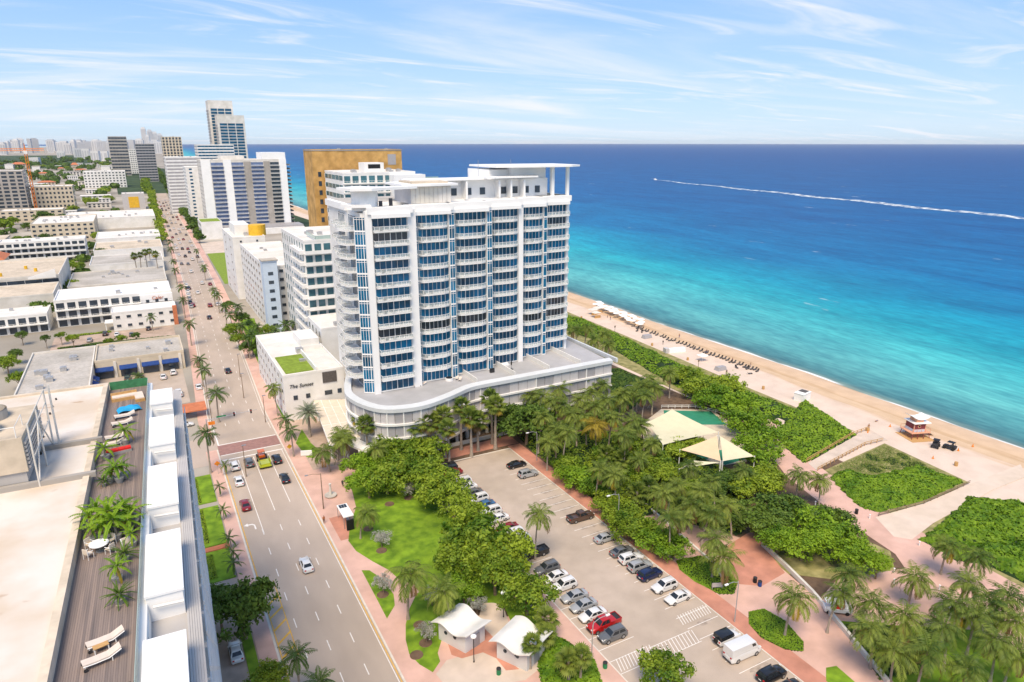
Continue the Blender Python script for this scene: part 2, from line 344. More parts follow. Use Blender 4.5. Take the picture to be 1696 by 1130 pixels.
# foam: shore break and scattered caps
f1 = nse(.16, (1,.22,1), 8)
fa = n.nodes.new('ShaderNodeMath'); fa.operation = 'MULTIPLY_ADD'; fa.inputs[1].default_value = 7.5; n.links.new(f1.outputs['Fac'], fa.inputs[0])
fd = n.nodes.new('ShaderNodeMath'); fd.operation = 'MULTIPLY'; fd.inputs[1].default_value = -1; n.links.new(at_.outputs['Fac'], fd.inputs[0]); n.links.new(fd.outputs[0], fa.inputs[2])
fr = n.nodes.new('ShaderNodeMapRange'); fr.inputs['From Min'].default_value = 2.6; fr.inputs['From Max'].default_value = 3.6; n.links.new(fa.outputs[0], fr.inputs['Value'])
cp = nse(.075, (1,.3,1), 9, R(-14)); cr = n.nodes.new('ShaderNodeMapRange'); cr.inputs['From Min'].default_value = .70; cr.inputs['From Max'].default_value = .76; n.links.new(cp.outputs['Fac'], cr.inputs['Value'])
cs = n.nodes.new('ShaderNodeMath'); cs.operation = 'MULTIPLY'; cs.inputs[1].default_value = .6; n.links.new(cr.outputs[0], cs.inputs[0])
fm = n.nodes.new('ShaderNodeMath'); fm.operation = 'MAXIMUM'; n.links.new(fr.outputs[0], fm.inputs[0]); n.links.new(cs.outputs[0], fm.inputs[1])
fx = n.nodes.new('ShaderNodeMix'); fx.data_type = 'RGBA'; n.links.new(fm.outputs[0], fx.inputs['Factor']); n.links.new(mm.outputs['Result'], fx.inputs['A']); fx.inputs['B'].default_value = (.74,.76,.74,1)
n.links.new(fx.outputs['Result'], b.inputs['Base Color'])
wb = nse(.35, (1,.4,1), 6, R(-12)); bp = n.nodes.new('ShaderNodeBump'); bp.inputs['Strength'].default_value = .35; bp.inputs['Distance'].default_value = .5; n.links.new(wb.outputs['Fac'], bp.inputs['Height']); n.links.new(bp.outputs[0], b.inputs['Normal'])
struct('sea', strip_mesh('sea', [(-3,-.2),(0,-.2),(3,-.2),(6,-.2),(12,-.2),(25,-.2),(45,-.2),(80,-.2),(130,-.2),(220,-.2),(450,-.2),(1000,-.2),(4000,-.2),(12000,-.2),(30000,-.2)], ['sea'], .6))
# --- road with kerbs, pavements
RX0, RX1 = 9.7, 23.9
BEND = [(-1e4,0),(190,0),(213,1.0),(253,2.6),(299,4.4),(396,7.4),(512,9.6),(700,12),(1027,16),(2000,28),(3200,40),(1e5,40)]
def road_x(y):
    for (a, xa), (b_, xb) in zip(BEND, BEND[1:]):
        if y <= b_: return xa+(xb-xa)*(y-a)/(b_-a)
road = MB()
yy = [-60,190,213,253,299,396,512,700,1027,2000,3200]
for a, b_ in zip(yy, yy[1:]):
    road.quad((RX0+road_x(a),a,.012),(RX1+road_x(a),a,.012),(RX1+road_x(b_),b_,.012),(RX0+road_x(b_),b_,.012))
struct('road', road.mesh('road', 'asphalt'))
def pave(name, xa, xb, segs, mat, z=.14):
    mb = MB()
    for a, b_ in segs:
        mb.prism([(xa+road_x(a),a),(xb+road_x(a),a),(xb+road_x(b_),b_),(xa+road_x(b_),b_)], 0, z)
    return struct(name, mb.mesh(name, mat))
pave('pavement_west', 7.0, 9.4, [(-60,168),(178,190),(190,213),(213,253),(253,299),(299,396),(396,512),(512,700),(700,1000)], 'pinkpave')
pave('kerb_west', 9.4, 9.7, [(-60,168),(178,190),(190,213),(213,253),(253,299),(299,396),(396,512),(512,700),(700,1000)], 'kerb', .15)
pave('pavement_east', 24.2, 27.6, [(-60,190),(190,213),(213,253),(253,299),(299,396),(396,512),(512,700),(700,1000)], 'pinkpave')
pave('kerb_east', 23.9, 24.2, [(-60,190),(190,213),(213,253),(253,299),(299,396),(396,512),(512,700),(700,1000)], 'kerb', .15)
# markings
mk = MB()
def bar(x, y0, y1, w_=.14, m=0, z=.017): mk.quad((x-w_/2+road_x(y0),y0,z),(x+w_/2+road_x(y0),y0,z),(x+w_/2+road_x(y1),y1,z),(x-w_/2+road_x(y1),y1,z), m)
for x in (13.2, 16.6, 20.1):
    y = 20.0
    while y < 900:
        if not (124 < y < 180): bar(x, y, y+2.4)
        y += 7.4
bar(13.3, 124, 160); bar(16.7, 132, 160); bar(20.1, 134, 160)
bar(23.4, 20, 161, .12)
for a, b_ in ((176,190),(190,213),(213,253),(253,299),(299,396),(396,512)): bar(10.2, a, b_, .10); bar(23.4, a, b_, .10)
mk.box(10.0, 23.7, 161.0, 161.5, .015, .018)
mk.box(10.0, 23.7, 164.0, 164.35, .015, .018); mk.box(10.0, 23.7, 170.6, 171.0, .015, .018)
bar(10.1, 171, 189, .35)
ax, ay = 11.5, 128.0                       # left-turn arrow
mk.sheet([(ax+.5,ay-1.6),(ax+.8,ay-1.6),(ax+.75,ay+.2),(ax+.3,ay+.75),(ax-.5,ay+.85),(ax-.5,ay+1.3),(ax-1.3,ay+.65),(ax-.5,ay),(ax-.5,ay+.45),(ax+.2,ay+.35),(ax+.5,ay)], .019)
bar(9.95, 60, 160, .16, 1); bar(23.7, 40, 150, .14, 1)
for i in range(6):                         # yellow hatching by the west kerb
    y = 88+i*3.3; mk.quad((10.0,y,.018),(10.0,y+.5,.018),(12.1,y+2.5,.018),(12.1,y+2.0,.018), 1)
mk.quad((12.1,88,.018),(12.25,88,.018),(12.25,108,.018),(12.1,108,.018), 1)
struct('road_markings', mk.mesh('road_markings', 'linewhite', 'lineyellow'))
struct('crosswalk', MB().sheet([(9.8,164.4),(23.8,164.4),(23.8,170.5),(9.8,170.5)], .016).mesh('crosswalk', 'brickred'))
# --- park east of the road: soil base, paths, lawns
struct('park_ground', MB().prism([(27.6,-20),(135,-20),(140,60),(136,118),(134,176),(112,176),(75,146),(27.2,146)], 0, .09).mesh('park_ground', 'soil'))
_fk = [0]
def flat(name, P, z, mat, z0=0.0):
    _fk[0] += 1; return struct(name, MB().prism(P, z0-.001*_fk[0], z+.003*(_fk[0] % 9)).mesh(name, mat))
flat('plaza_west', [(27.2,-20),(36,20),(47.4,58),(47.4,72),(44,80),(34,86),(33.5,96),(36,108),(31,122),(33,134),(37,140),(33,146),(27.2,146)], .135, 'pinkpave')
# parking lot
struct('parking_lot', MB().sheet([(51.2,-10),(72.4,-10),(72.4,134.8),(51.2,134.0)], .10).mesh('parking_lot', 'lotasphalt'))
flat('lot_pavement_west', [(47.4,-10),(51.0,-10),(51.0,134.5),(47.4,134.5)], .2, 'pinkpave')
flat('lot_pavement_east', [(72.6,-10),(76.0,-10),(76.0,136),(72.6,136)], .2, 'redpave')
flat('lot_pavement_north', [(51.2,136.6),(76,136.6),(76,141.5),(45,140)], .2, 'redpave')
struct('lot_kerb', MB().box(51.0,51.2,-10,134.5,.05,.22).box(72.4,72.6,-10,134.8,.05,.22).box(51.2,72.4,134.6,134.9,.05,.23).mesh('lot_kerb', 'kerb'))
lm = MB()
for i in range(-12, 33):
    y = 68.0+i*2.62-.5
    if y > 133: continue
    if y < 127: lm.box(66.0,72.3,y-.05,y+.05,.101,.106)
    if not 100 < y < 101: lm.box(51.3,57.6,y-.05,y+.05,.101,.106)
for i in range(12):                        # hatched aisles
    x = 51.6+i*.55; lm.quad((x,62.6,.107),(x+.12,62.6,.107),(x+.9,65.0,.107),(x+.78,65.0,.107))
    x = 58.2+i*.66; lm.quad((x,61.9,.107),(x+.12,61.9,.107),(x+.9,64.4,.107),(x+.78,64.4,.107))
    x = 66.0+i*.52; lm.quad((x,65.9,.107),(x+.12,65.9,.107),(x+.8,68.0,.107),(x+.68,68.0,.107))
lm.box(58,66,64.4,64.5,.101,.106); lm.box(58,66,61.8,61.9,.101,.106)
struct('lot_markings', lm.mesh('lot_markings', 'linewhite'))
# oil-dark wear patches in the empty stalls are flat stains on the asphalt
M('stain', (.36,.30,.25), .9, .25, 1.2)
st = MB()
for y in (117.2,114.6,112,109.3,106.7,104.1,96.2,93.6,88.3,64.8,61.8,54.0):
    x = 69.4; k = 16
    st.add([(x+1.9*random.uniform(.88,1.12)*math.cos(2*PI*i/k), y+.55*random.uniform(.85,1.15)*math.sin(2*PI*i/k), .104) for i in range(k)], [tuple(range(k))])
struct('lot_stains', st.mesh('lot_stains', 'stain'))
lawn_w = [(571,793),(584,815),(590,842),(580,868),(577,897),(590,914),(617,931),(645,946),(662,962)]
L1 = poly(lawn_w)+[(35.2,92),(40,86),(47.2,82),(47.2,133),(38,141)]
flat('lawn', L1, .15, 'lawn')
flat('lawn_island', poly([(599,946),(612,946),(636,962),(652,986),(654,1004),(641,1026),(625,995)]), .15, 'lawn')
flat('lawn_tongue', poly([(690,985),(678,1010),(672,1036),(672,1061),(678,1085),(695,1102),(717,1115),(729,1097),(725,1083),(735,1050),(765,1015),(800,985),(800,965),(740,950)]), .15, 'lawn')
flat('lawn_tongue', poly([(800,985),(805,996),(835,1005),(850,1040),(905,1035),(905,1010),(860,965)]), .15, 'lawn')
flat('restroom_plaza', poly([(722,1118),(740,1095),(775,1085),(800,1000),(815,995),(835,1010),(845,1040),(900,1070),(905,1100),(870,1128),(800,1140),(740,1140)]), .15, 'palepave')
flat('restroom_paving', poly([(742,1068),(762,1045),(800,1040),(820,1060),(835,1090),(860,1110),(838,1112),(822,1092),(800,1082),(765,1092),(748,1086)]), .165, 'redpave')
flat('lawn_corner', poly([(985,1090),(1000,1120),(1010,1150),(940,1150)]), .15, 'lawn')
# east side paths
flat('beachwalk', [(112,-20),(124,-20),(122.5,45),(124,62),(127,80),(132,96),(143,116),(146,130),(139,133),(137,118),(127,104),(120,92),(116,78),(113,62),(104,50)], .13, 'pinkpave')
flat('beach_path', poly([(1450,858),(1480,890),(1510,895),(1545,868),(1645,812),(1700,790),(1690,770),(1605,803),(1530,835)]), .14, 'drysand')
flat('boardwalk_path', poly([(1338,768),(1352,780),(1432,738),(1470,730),(1440,712),(1415,724)]), .15, 'palepave')
flat('plaza_east', [(76,96),(84,93),(93,78),(90,62),(84,46),(80,20),(76,20)], .13, 'pinkpave')
flat('plaza_red', poly([(1205,905),(1245,880),(1300,950),(1262,972),(1215,968)]), .15, 'redpave')
flat('cart_path', [(90,60),(97,62),(112,58),(114,48),(104,44),(95,50),(88,55)], .13, 'pinkpave')
flat('plaza_mid', poly([(1225,905),(1180,870),(1160,900),(1210,960)]), .14, 'pinkpave')
flat('lawn_beach', [(94,76),(103,78),(112,70),(113,63),(106,57),(97,62),(90,68)], .14, 'drygrass')
flat('lawn_south', [(82,44),(88,55),(95,50),(104,44),(112,46),(112,-20),(76,-20),(80,20)], .13, 'lawn')
flat('planting_island', poly([(1240,1015),(1265,1010),(1300,1030),(1330,1065),(1330,1080),(1300,1078),(1260,1058),(1240,1035)]), .2, 'lawn')
flat('planting_island', poly([(1120,930),(1160,922),(1200,942),(1222,965),(1215,985),(1190,985),(1150,965),(1125,945)]), .2, 'lawn')
flat('planting_island', poly([(1368,1108),(1385,1105),(1425,1140),(1400,1150),(1368,1130)]), .2, 'lawn')
flat('dune_grass', poly([(1365,780),(1465,735),(1605,800),(1530,838),(1450,858),(1400,810)]), .10, 'drygrass')
flat('dune_grass', [(136,118),(150,118),(156,101),(157,140),(160,200),(162,260),(140,260),(136,180)], .09, 'drygrass')
flat('dune_grass', poly([(1510,895),(1600,828),(1760,850),(1760,1000),(1620,950)]), .09, 'drygrass')
flat('dune_grass', [(128,260),(162,260),(150,600),(130,950),(112,950),(118,600)], .09, 'woods')
# hotel drive and verges
flat('hotel_drive', [(27.2,146),(37,146),(42,139),(52,141),(44,150),(42,178),(27.2,178)], .12, 'driveway')
flat('drive_verge', poly([(490,735),(500,712),(515,735),(530,748),(520,760),(508,758)]), .2, 'lawn')
flat('street_verge', [(27.4,180),(28,180),(38,300),(32,300)], .16, 'lawn')
flat('west_lawn', [(5.3,80),(6.8,80),(6.8,101),(5.3,101)], .14, 'lawn')
for a, b_ in ((112,122),(124,139.5),(141.5,155)): flat('front_lawn', [(-2,a),(6.7,a),(6.7,b_),(-2,b_)], .16, 'lawn')
flat('front_path', [(-3,122.3),(7.0,122.3),(7.0,123.7),(-3,123.7)], .165, 'terracotta')
flat('west_yard', [(-6,60),(7.0,60),(7.0,112),(-6,112)], .05, 'driveway')
flat('side_street', [(-400,160),(9.7,160),(9.7,177),(-400,177)], .03, 'asphalt')
flat('empty_lot', [(36,385),(60,385),(60,500),(38,500)], .1, 'turf')
flat('sand_lot', [(37,500),(62,500),(62,560),(38.5,560)], .1, 'palepave')
flat('woodland', [(-20,1150),(140,1150),(150,2100),(60,2300),(-40,2200)], .3, 'woods')
flat('far_woodland', [(-3500,2600),(-100,2400),(-200,4800),(-4200,5200)], .5, 'woods')
# ================================================================== MAIN TOWER AND PODIUM
PZ = 13.4
def smooth_path(P, n=4):
    out = []
    for i in range(len(P)-1):
        p0 = P[max(i-1,0)]; p1 = P[i]; p2 = P[i+1]; p3 = P[min(i+2,len(P)-1)]
        for k in range(n):
            t = k/n
            out.append(tuple(.5*((2*p1[j])+(-p0[j]+p2[j])*t+(2*p0[j]-5*p1[j]+4*p2[j]-p3[j])*t*t+(-p0[j]+3*p1[j]-3*p2[j]+p3[j])*t**3) for j in (0,1)))
    out.append(P[-1]); return out
def offset(P, d):      # offset an open path to its left by d
    out = []
    for i, p in enumerate(P):
        a = P[max(i-1,0)]; b = P[min(i+1,len(P)-1)]; dx_, dy_ = b[0]-a[0], b[1]-a[1]; L = math.hypot(dx_, dy_)
        out.append((p[0]-dy_/L*d, p[1]+dx_/L*d))
    return out
FRONT = smooth_path([(44.5,176),(42.8,170),(39.5,160),(38.2,153),(39.8,145.5),(43.6,140),(51.4,138.2),(59.4,140.6),(66.5,144.0),(72,144.6)], 4)+[(78,144.6),(86,144.7),(94,144.8),(102,144.9),(110.6,145)]
BACK = [(112.5,174),(112.5,178),(44.5,178)]
pod = thing('hotel_podium', 'curved grey white podium with banded louvre walls under the blue glass tower', 'podium', (0,0,0))
def ringpoly(d): return offset(FRONT, d)+[(112.5-abs(d),176-abs(d)),(46,176-abs(d))]
obj('ground_floor', MB().prism(ringpoly(4.5), 0, 3.4).mesh('ground_floor', 'black'), pod)  # solid black core paints the dark interior behind the columns
obj('wall', MB().prism(ringpoly(.7), 3.3, 13.0).mesh('wall', 'greywall'), pod)
for z in (3.4, 6.7, 10.0):
    obj('floor_slab', MB().prism(ringpoly(0), z-.22, z+.25).mesh('floor_slab', 'white'), pod)
obj('roof', MB().prism(ringpoly(.25), 12.9, PZ).mesh('roof', 'roofgrey'), pod)
cp = MB(); f0, f1 = FRONT, offset(FRONT, 1.7)
for i in range(len(FRONT)-1):
    a, b_, c, d = f0[i], f0[i+1], f1[i+1], f1[i]
    cp.add([(a[0],a[1],13.1),(b_[0],b_[1],13.1),(b_[0],b_[1],14.0),(a[0],a[1],14.0),(c[0],c[1],14.3),(d[0],d[1],14.3),(c[0],c[1],PZ),(d[0],d[1],PZ)],
           [(0,1,2,3),(3,2,4,5),(5,4,6,7),(1,0,7,6)])
obj('parapet', cp.mesh('parapet', M('coping', (.60,.63,.66), .5, .04, .5, stain=.08)), pod)
obj('east_parapet', MB().box(112.0,112.6,145.4,178,13.0,14.2).mesh('east_parapet', 'coping'), pod)
# louvre panels, each a piece, and white fins
inner = offset(FRONT, .55); acc = 0; k = 0
for i in range(len(inner)-1):
    a, b_ = inner[i], inner[i+1]; L = math.dist(a, b_); nn = max(1, round(L/2.6)); an = math.atan2(b_[1]-a[1], b_[0]-a[0])
    for j in range(nn):
        t = (j+.5)/nn; c = (a[0]+(b_[0]-a[0])*t, a[1]+(b_[1]-a[1])*t); w_ = L/nn-.12; k += 1
        for li, z in enumerate((3.65, 6.95, 10.25)):
            dark = (k*7+li*3) % 5 in (0, 2)
            o = obj('louvre_panel', MB().box(-w_/2,w_/2,-.08,.08,0,2.75).mesh('louvre_panel', 'greypanel' if dark else 'palepanel'), pod, (c[0],c[1],z), an)
    if i % 2 == 0:
        for z in (3.65, 6.95, 10.25):
            obj('fin', MB().box(-.14,.14,-.3,.3,0,2.8).mesh('fin', 'white'), pod, (a[0],a[1],z), an)
for i in range(4, len(FRONT)-1, 2):
    p = offset(FRONT, 1.5)[i]; obj('column', MB().tube([(0,0,0),(0,0,3.3)], .45, 10).mesh('column', 'white'), pod, (p[0],p[1],0))
for x, y0, y1 in ((70,147.5,156),(81,147.5,158),(91.5,147.5,160),(101.5,147.5,163)):
    obj('terrace_wall', MB().box(x-.12,x+.12,y0,y1,PZ,PZ+1.3).mesh('terrace_wall', 'white'), pod)
obj('planter_bed', MB().prism([(44.8,176),(43.6,170),(46.6,170),(46.8,176)], PZ, PZ+.5).mesh('planter_bed', 'soil'), pod)
# tower
tw = thing('glass_tower', 'white condominium tower with blue glass bays and stacked balconies above a grey podium', 'tower', (0,0,0))
BAYS = [(46.6,55.0,152.5),(57.2,66.0,154.4),(67.6,77.0,155.9),(78.6,87.6,158.3),(89.2,96.6,160.6),(98.0,105.6,162.9)]
core = MB()
core.prism([(44.2,153.4),(46.6,152.9),(56.6,152.9),(56.6,154.8),(67,154.8),(67,156.3),(78,156.3),(78,158.7),(88.5,158.7),(88.5,161),(97.4,161),(97.4,163.3),(106,163.3),(106.4,165),(106.4,182),(44.2,182)], PZ, 56.6)
obj('wall', core.mesh('wall', 'white'), tw)
NF = 13; FZ = [PZ+.1+3.25*i for i in range(NF)]; FH = [3.25]*12+[4.0]
def pillar(x0, x1, y0, y1, nm='pillar'): obj(nm, MB().box(x0,x1,y0,y1,PZ,57.2).mesh(nm, 'white_clean'), tw)
pillar(44.9,46.4,151.9,153.2); pillar(55.1,57.1,152.2,154.6); pillar(66.1,67.5,153.8,156.2); pillar(77.1,78.5,155.4,158.6)
pillar(87.7,89.1,157.8,160.9); pillar(96.7,97.9,160.2,163.2); pillar(105.7,106.5,162.6,164.5)
GM = ['blueglass','blueglass2','darkglass']; M('curtain', (.55,.52,.47), .8, .08, .6)
def window_meshes(w_, h, n):
    gl = []
    for g_ in range(3):
        mb = MB(); st_ = w_/n
        for i in range(n):
            mb.box(i*st_+.05,(i+1)*st_-.05,-.05,0,.3,h-.55, 0); mb.box(i*st_+.05,(i+1)*st_-.05,-.05,0,h-.42,h-.08, 0)
        gl.append(mb.mesh('pane', GM[g_]))
    fr = MB(); st_ = w_/n
    for i in range(n+1):
        t = .16 if i % 3 == 0 else .07
        fr.box(i*st_-t/2,i*st_+t/2,-.14,.02,.12,h-.05)
    fr.box(0,w_,-.12,.02,h-.53,h-.44); fr.box(0,w_,-.16,.02,0,.28); fr.box(0,w_,-.16,.02,h-.07,h)
    return gl, fr.mesh('frame', 'white_clean')
def balcony_meshes(P):          # P outline from wall, out and back (open path); wall side closes it
    sl_ = MB().prism(P, -.2, .06).mesh('slab', 'white_clean')
    rl = MB(); gp = MB()
    for a, b_ in zip(P, P[1:]):
        L = math.dist(a, b_); rl.seg(a, b_, .09, 1.08, 1.16); rl.seg(a, b_, .07, .16, .22); nn = max(1, round(L/1.25))
        for j in range(nn+1):
            t = j/nn; rl.obox((a[0]+(b_[0]-a[0])*t, a[1]+(b_[1]-a[1])*t), .07, .07, .06, 1.1, math.atan2(b_[1]-a[1], b_[0]-a[0]))
        gp.seg(a, b_, .02, .24, 1.05)
    return sl_, rl.mesh('railing', 'white_clean'), gp.mesh('glass_panel', 'railglass')
M('chairdark', (.10,.09,.085), .7, .2, 3)
for bi, (x0, x1, yf) in enumerate(BAYS):
    w_ = x1-x0; npn = [6,8,8,8,7,7][bi]
    WM = {h: window_meshes(w_, h, npn) for h in (3.25, 4.0)}
    dep = 1.5 if bi == 0 else 1.75
    if bi == 0: P = [(.1,0),(.1,-dep),(w_-.1,-dep),(w_-.1,0)]
    elif bi == 5: P = [(-.2,0),(-.2,-dep),(w_*.55,-dep-.1),(w_+.6,-dep*.7),(w_+.6,0)]
    else: P = [(.9,0),(1.5,-dep*.75),(2.6,-dep),(w_-2.0,-dep),(w_-.3,-dep*.45),(w_-.1,0)]
    BM = balcony_meshes(P)
    furn = MB().box(1.5,2.2,-1.1,-.5,.06,.5).box(1.5,2.2,-.6,-.5,.5,.95).box(3.4,4.3,-1.2,-.5,.5,.56).box(3.8,3.9,-.9,-.8,.06,.5).mesh('seat', 'chairdark')
    for f in range(NF):
        gl, fr = WM[FH[f]]; g_ = random.choices((0,1,2), (.62,.22,.16))[0]
        wo_ = obj('window', gl[g_], tw, (x0, yf+.12, FZ[f])); obj('frame', fr, wo_)
        if f >= 1:
            bo = obj('balcony', BM[0], tw, (x0, yf+.1, FZ[f])); obj('railing', BM[1], bo); obj('glass_panel', BM[2], bo)
            if random.random() < .45: obj('patio_seat', furn, bo)
# narrow glazed strips beside the pillars, corner glazing
def strip(x0, x1, y, n):
    gm, fm = window_meshes(x1-x0, 3.25, n)
    for f in range(NF):
        s_ = obj('side_window', gm[random.choice((0,0,1))], tw, (x0,y,FZ[f])); obj('frame', fm, s_)
strip(66.05,67.45,153.7,2); strip(77.1,78.5,155.3,2); strip(96.7,97.8,160.1,1)
gm, fm = window_meshes(2.6, 3.25, 4)
for f in range(NF):
    s_ = obj('corner_window', gm[random.choice((0,0,0,1))], tw, (42.9,154.0,FZ[f]), R(-32)); obj('frame', fm, s_)
# west side: terraces fanning out floor by floor
PW = [[(0,0),(-2.6,.6),(-3.6,3.0),(-3.4,6.0),(-1.2,7.4),(0,7.4)], [(0,0),(-1.6,.4),(-2.4,2.6),(-2.2,5.4),(0,7.0)]]
WB = [balcony_meshes(p[::-1]) for p in PW]
gmw, fmw = window_meshes(6.0, 3.25, 5)
for f in range(NF):
    for k, (yy_, xx_) in enumerate(((156.2,44.0),(165.5,44.1))):
        if f >= 1:
            bo = obj('west_balcony', WB[k][0], tw, (xx_,yy_,FZ[f])); obj('railing', WB[k][1], bo); obj('glass_panel', WB[k][2], bo)
        s_ = obj('west_window', gmw[random.choice((1,2,2))], tw, (44.14,yy_+6.6,FZ[f]), R(-90)); obj('frame', fmw, s_)
# east side windows
gme, fme = window_meshes(7.0, 3.25, 6)
for f in range(NF):
    for yy_ in (165.4, 173.4):
        s_ = obj('east_window', gme[random.choice((0,1,2))], tw, (106.5,yy_,FZ[f]), R(90)); obj('frame', fme, s_)
# crown
cr = MB()
for (x0, x1, yf) in BAYS: cr.box(x0-1.2,x1+1.2,yf-1.0,yf+3,56.4,57.9); cr.box(x0-.4,x1+.4,yf-1.5,yf+1,55.5,56.4)
cr.box(43.6,107,164,182.6,56.4,57.9)
obj('parapet', cr.mesh('parapet', 'white_clean'), tw)
def roofpart(nm, mb, mat): return obj(nm, mb.mesh(nm, mat), tw)
roofpart('roof_deck', MB().box(45,105.5,166,182,57.9,58.0), 'roofgravel')
roofpart('drum', MB().tube([(46.4,156.5,57.0),(46.4,156.5,61.6)], 3.0, 20), 'white_clean')
wing = [(40.6,158.5),(42.0,152.2),(46.5,151.0),(53,153.2),(58.8,155.0),(58.6,156.2),(50,157),(46,161)]
roofpart('wing_canopy', MB().prism(wing, 61.6, 62.2), 'white_clean')
roofpart('lower_wing', MB().prism([(40.8,156.8),(42.2,153.0),(46.5,152),(47,160)], 57.9, 58.5), 'white_clean')
ph = roofpart('penthouse', MB().box(57.6,68.0,156.5,168,57.9,62.0), 'palepanel')
for i in range(9): obj('wall_board', MB().box(57.7+i*1.15,58.75+i*1.15,156.38,156.5,58,61.8).mesh('wall_board', 'offwhite'), ph)
roofpart('penthouse_roof', MB().prism([(55.5,155.6),(62,154.6),(69.6,155.6),(69.6,169),(55.5,169)], 62.0, 62.5), 'white_clean')
roofpart('wood_deck', MB().box(58.5,68,158,167,62.5,62.9), 'rooftan')
roofpart('service_wall', MB().box(69.5,101,165.5,180,57.9,62.6), 'white_clean')
roofpart('upper_block', MB().box(84,100,168,181,62.6,65.0), 'white_clean')
for x in (72,76.2,80.2,86.5,90.0,93.5,97.0):
    roofpart('vent_opening', MB().box(x,x+1.5,165.35,165.52,58.8,60.6), 'darkglass')
for x, s_ in ((75,1),(84.5,1),(88,1),(92,1)): roofpart('buttress', MB().box(x,x+.5,162.8,165.5,57.9,62.4), 'white_clean')
roofpart('mid_canopy', MB().prism([(80,161.5),(96,162.0),(98,166),(80,166)], 63.0, 63.4), 'white_clean')
roofpart('long_canopy', MB().prism([(60,163),(81,162.6),(81,170),(60,170)], 62.7, 63.1), 'white_clean')
roofpart('top_canopy', MB().prism([(84,163.5),(96,161.2),(106,161.0),(110,163),(109,176),(84,180)], 65.6, 66.1), 'white_clean')
for x, y in ((101.2,163.4),(106.2,163.6),(106.2,172)): roofpart('canopy_column', MB().box(x,x+.8,y,y+.8,57.9,65.6), 'white_clean')
roofpart('plant_room', MB().box(90,101,166.5,179,62.6,65.6), 'white_clean')
for x, y, h in ((52,154.6,1.7),(49.5,154.4,1.2)): roofpart('vent_stack', MB().tube([(x,y,57.9),(x,y,57.9+h)], .45, 10), 'darkmetal')
for x, y in ((82,170),(93,172)): roofpart('antenna', MB().tube([(x,y,62),(x,y,67.5)], .06, 6), 'greymetal')
# porte-cochere canopy of panels
pc = thing('entrance_canopy', 'white framed hotel entrance canopy of square beige panels over the driveway', 'canopy')
A0, B0, C0, D0 = (Vector((*at(518,663,5.0),5.0)), Vector((*at(571,661,5.0),5.0)), Vector((*at(606,722,5.0),5.0)), Vector((*at(546,738,5.0),5.0)))
fr = MB()
def cpt(s_, t): return A0*(1-s_)*(1-t)+B0*s_*(1-t)+C0*s_*t+D0*(1-s_)*t
fr.prism([tuple(p)[:2] for p in (A0,B0,C0,D0)], 4.55, 4.95)
obj('frame', fr.mesh('frame', 'white'), pc)
pm = M('canopy_panel', (.66,.58,.47), .7, .05, .6)
for i in range(4):
    for j in range(5):
        q = [cpt((i+.06)/4,(j+.05)/5), cpt((i+.94)/4,(j+.05)/5), cpt((i+.94)/4,(j+.95)/5), cpt((i+.06)/4,(j+.95)/5)]
        obj('roof_panel', MB().prism([tuple(p)[:2] for p in q], 4.9, 5.08).mesh('roof_panel', 'canopy_panel'), pc)
for s_, t in ((.1,.1),(.1,.9),(.9,.92),(.5,.95)):
    p = cpt(s_, t); obj('column', MB().tube([(p.x,p.y,0),(p.x,p.y,4.6)], .35, 10).mesh('column', 'white'), pc)
a = [offset(FRONT, .2)[i] for i in range(13, 26)]; b_ = [offset(FRONT, -3.0)[i] for i in range(13, 26)]
obj('eyebrow', MB().prism(a+b_[::-1], 4.0, 4.5).mesh('eyebrow', 'white'), pc)
for i in range(1, 13, 3): obj('column', MB().tube([(b_[i][0],b_[i][1]+.5,0),(b_[i][0],b_[i][1]+.5,4.0)], .35, 10).mesh('column', 'white'), pc)
# garden wall and hedge line in front of the podium
gw = tag(obj('garden_wall', MB().seg((48,142.3),(78,142.6),.3,0,1.0).mesh('garden_wall', 'offwhite')), 'low pale stone wall between the podium hedge and the red pavement', 'wall')
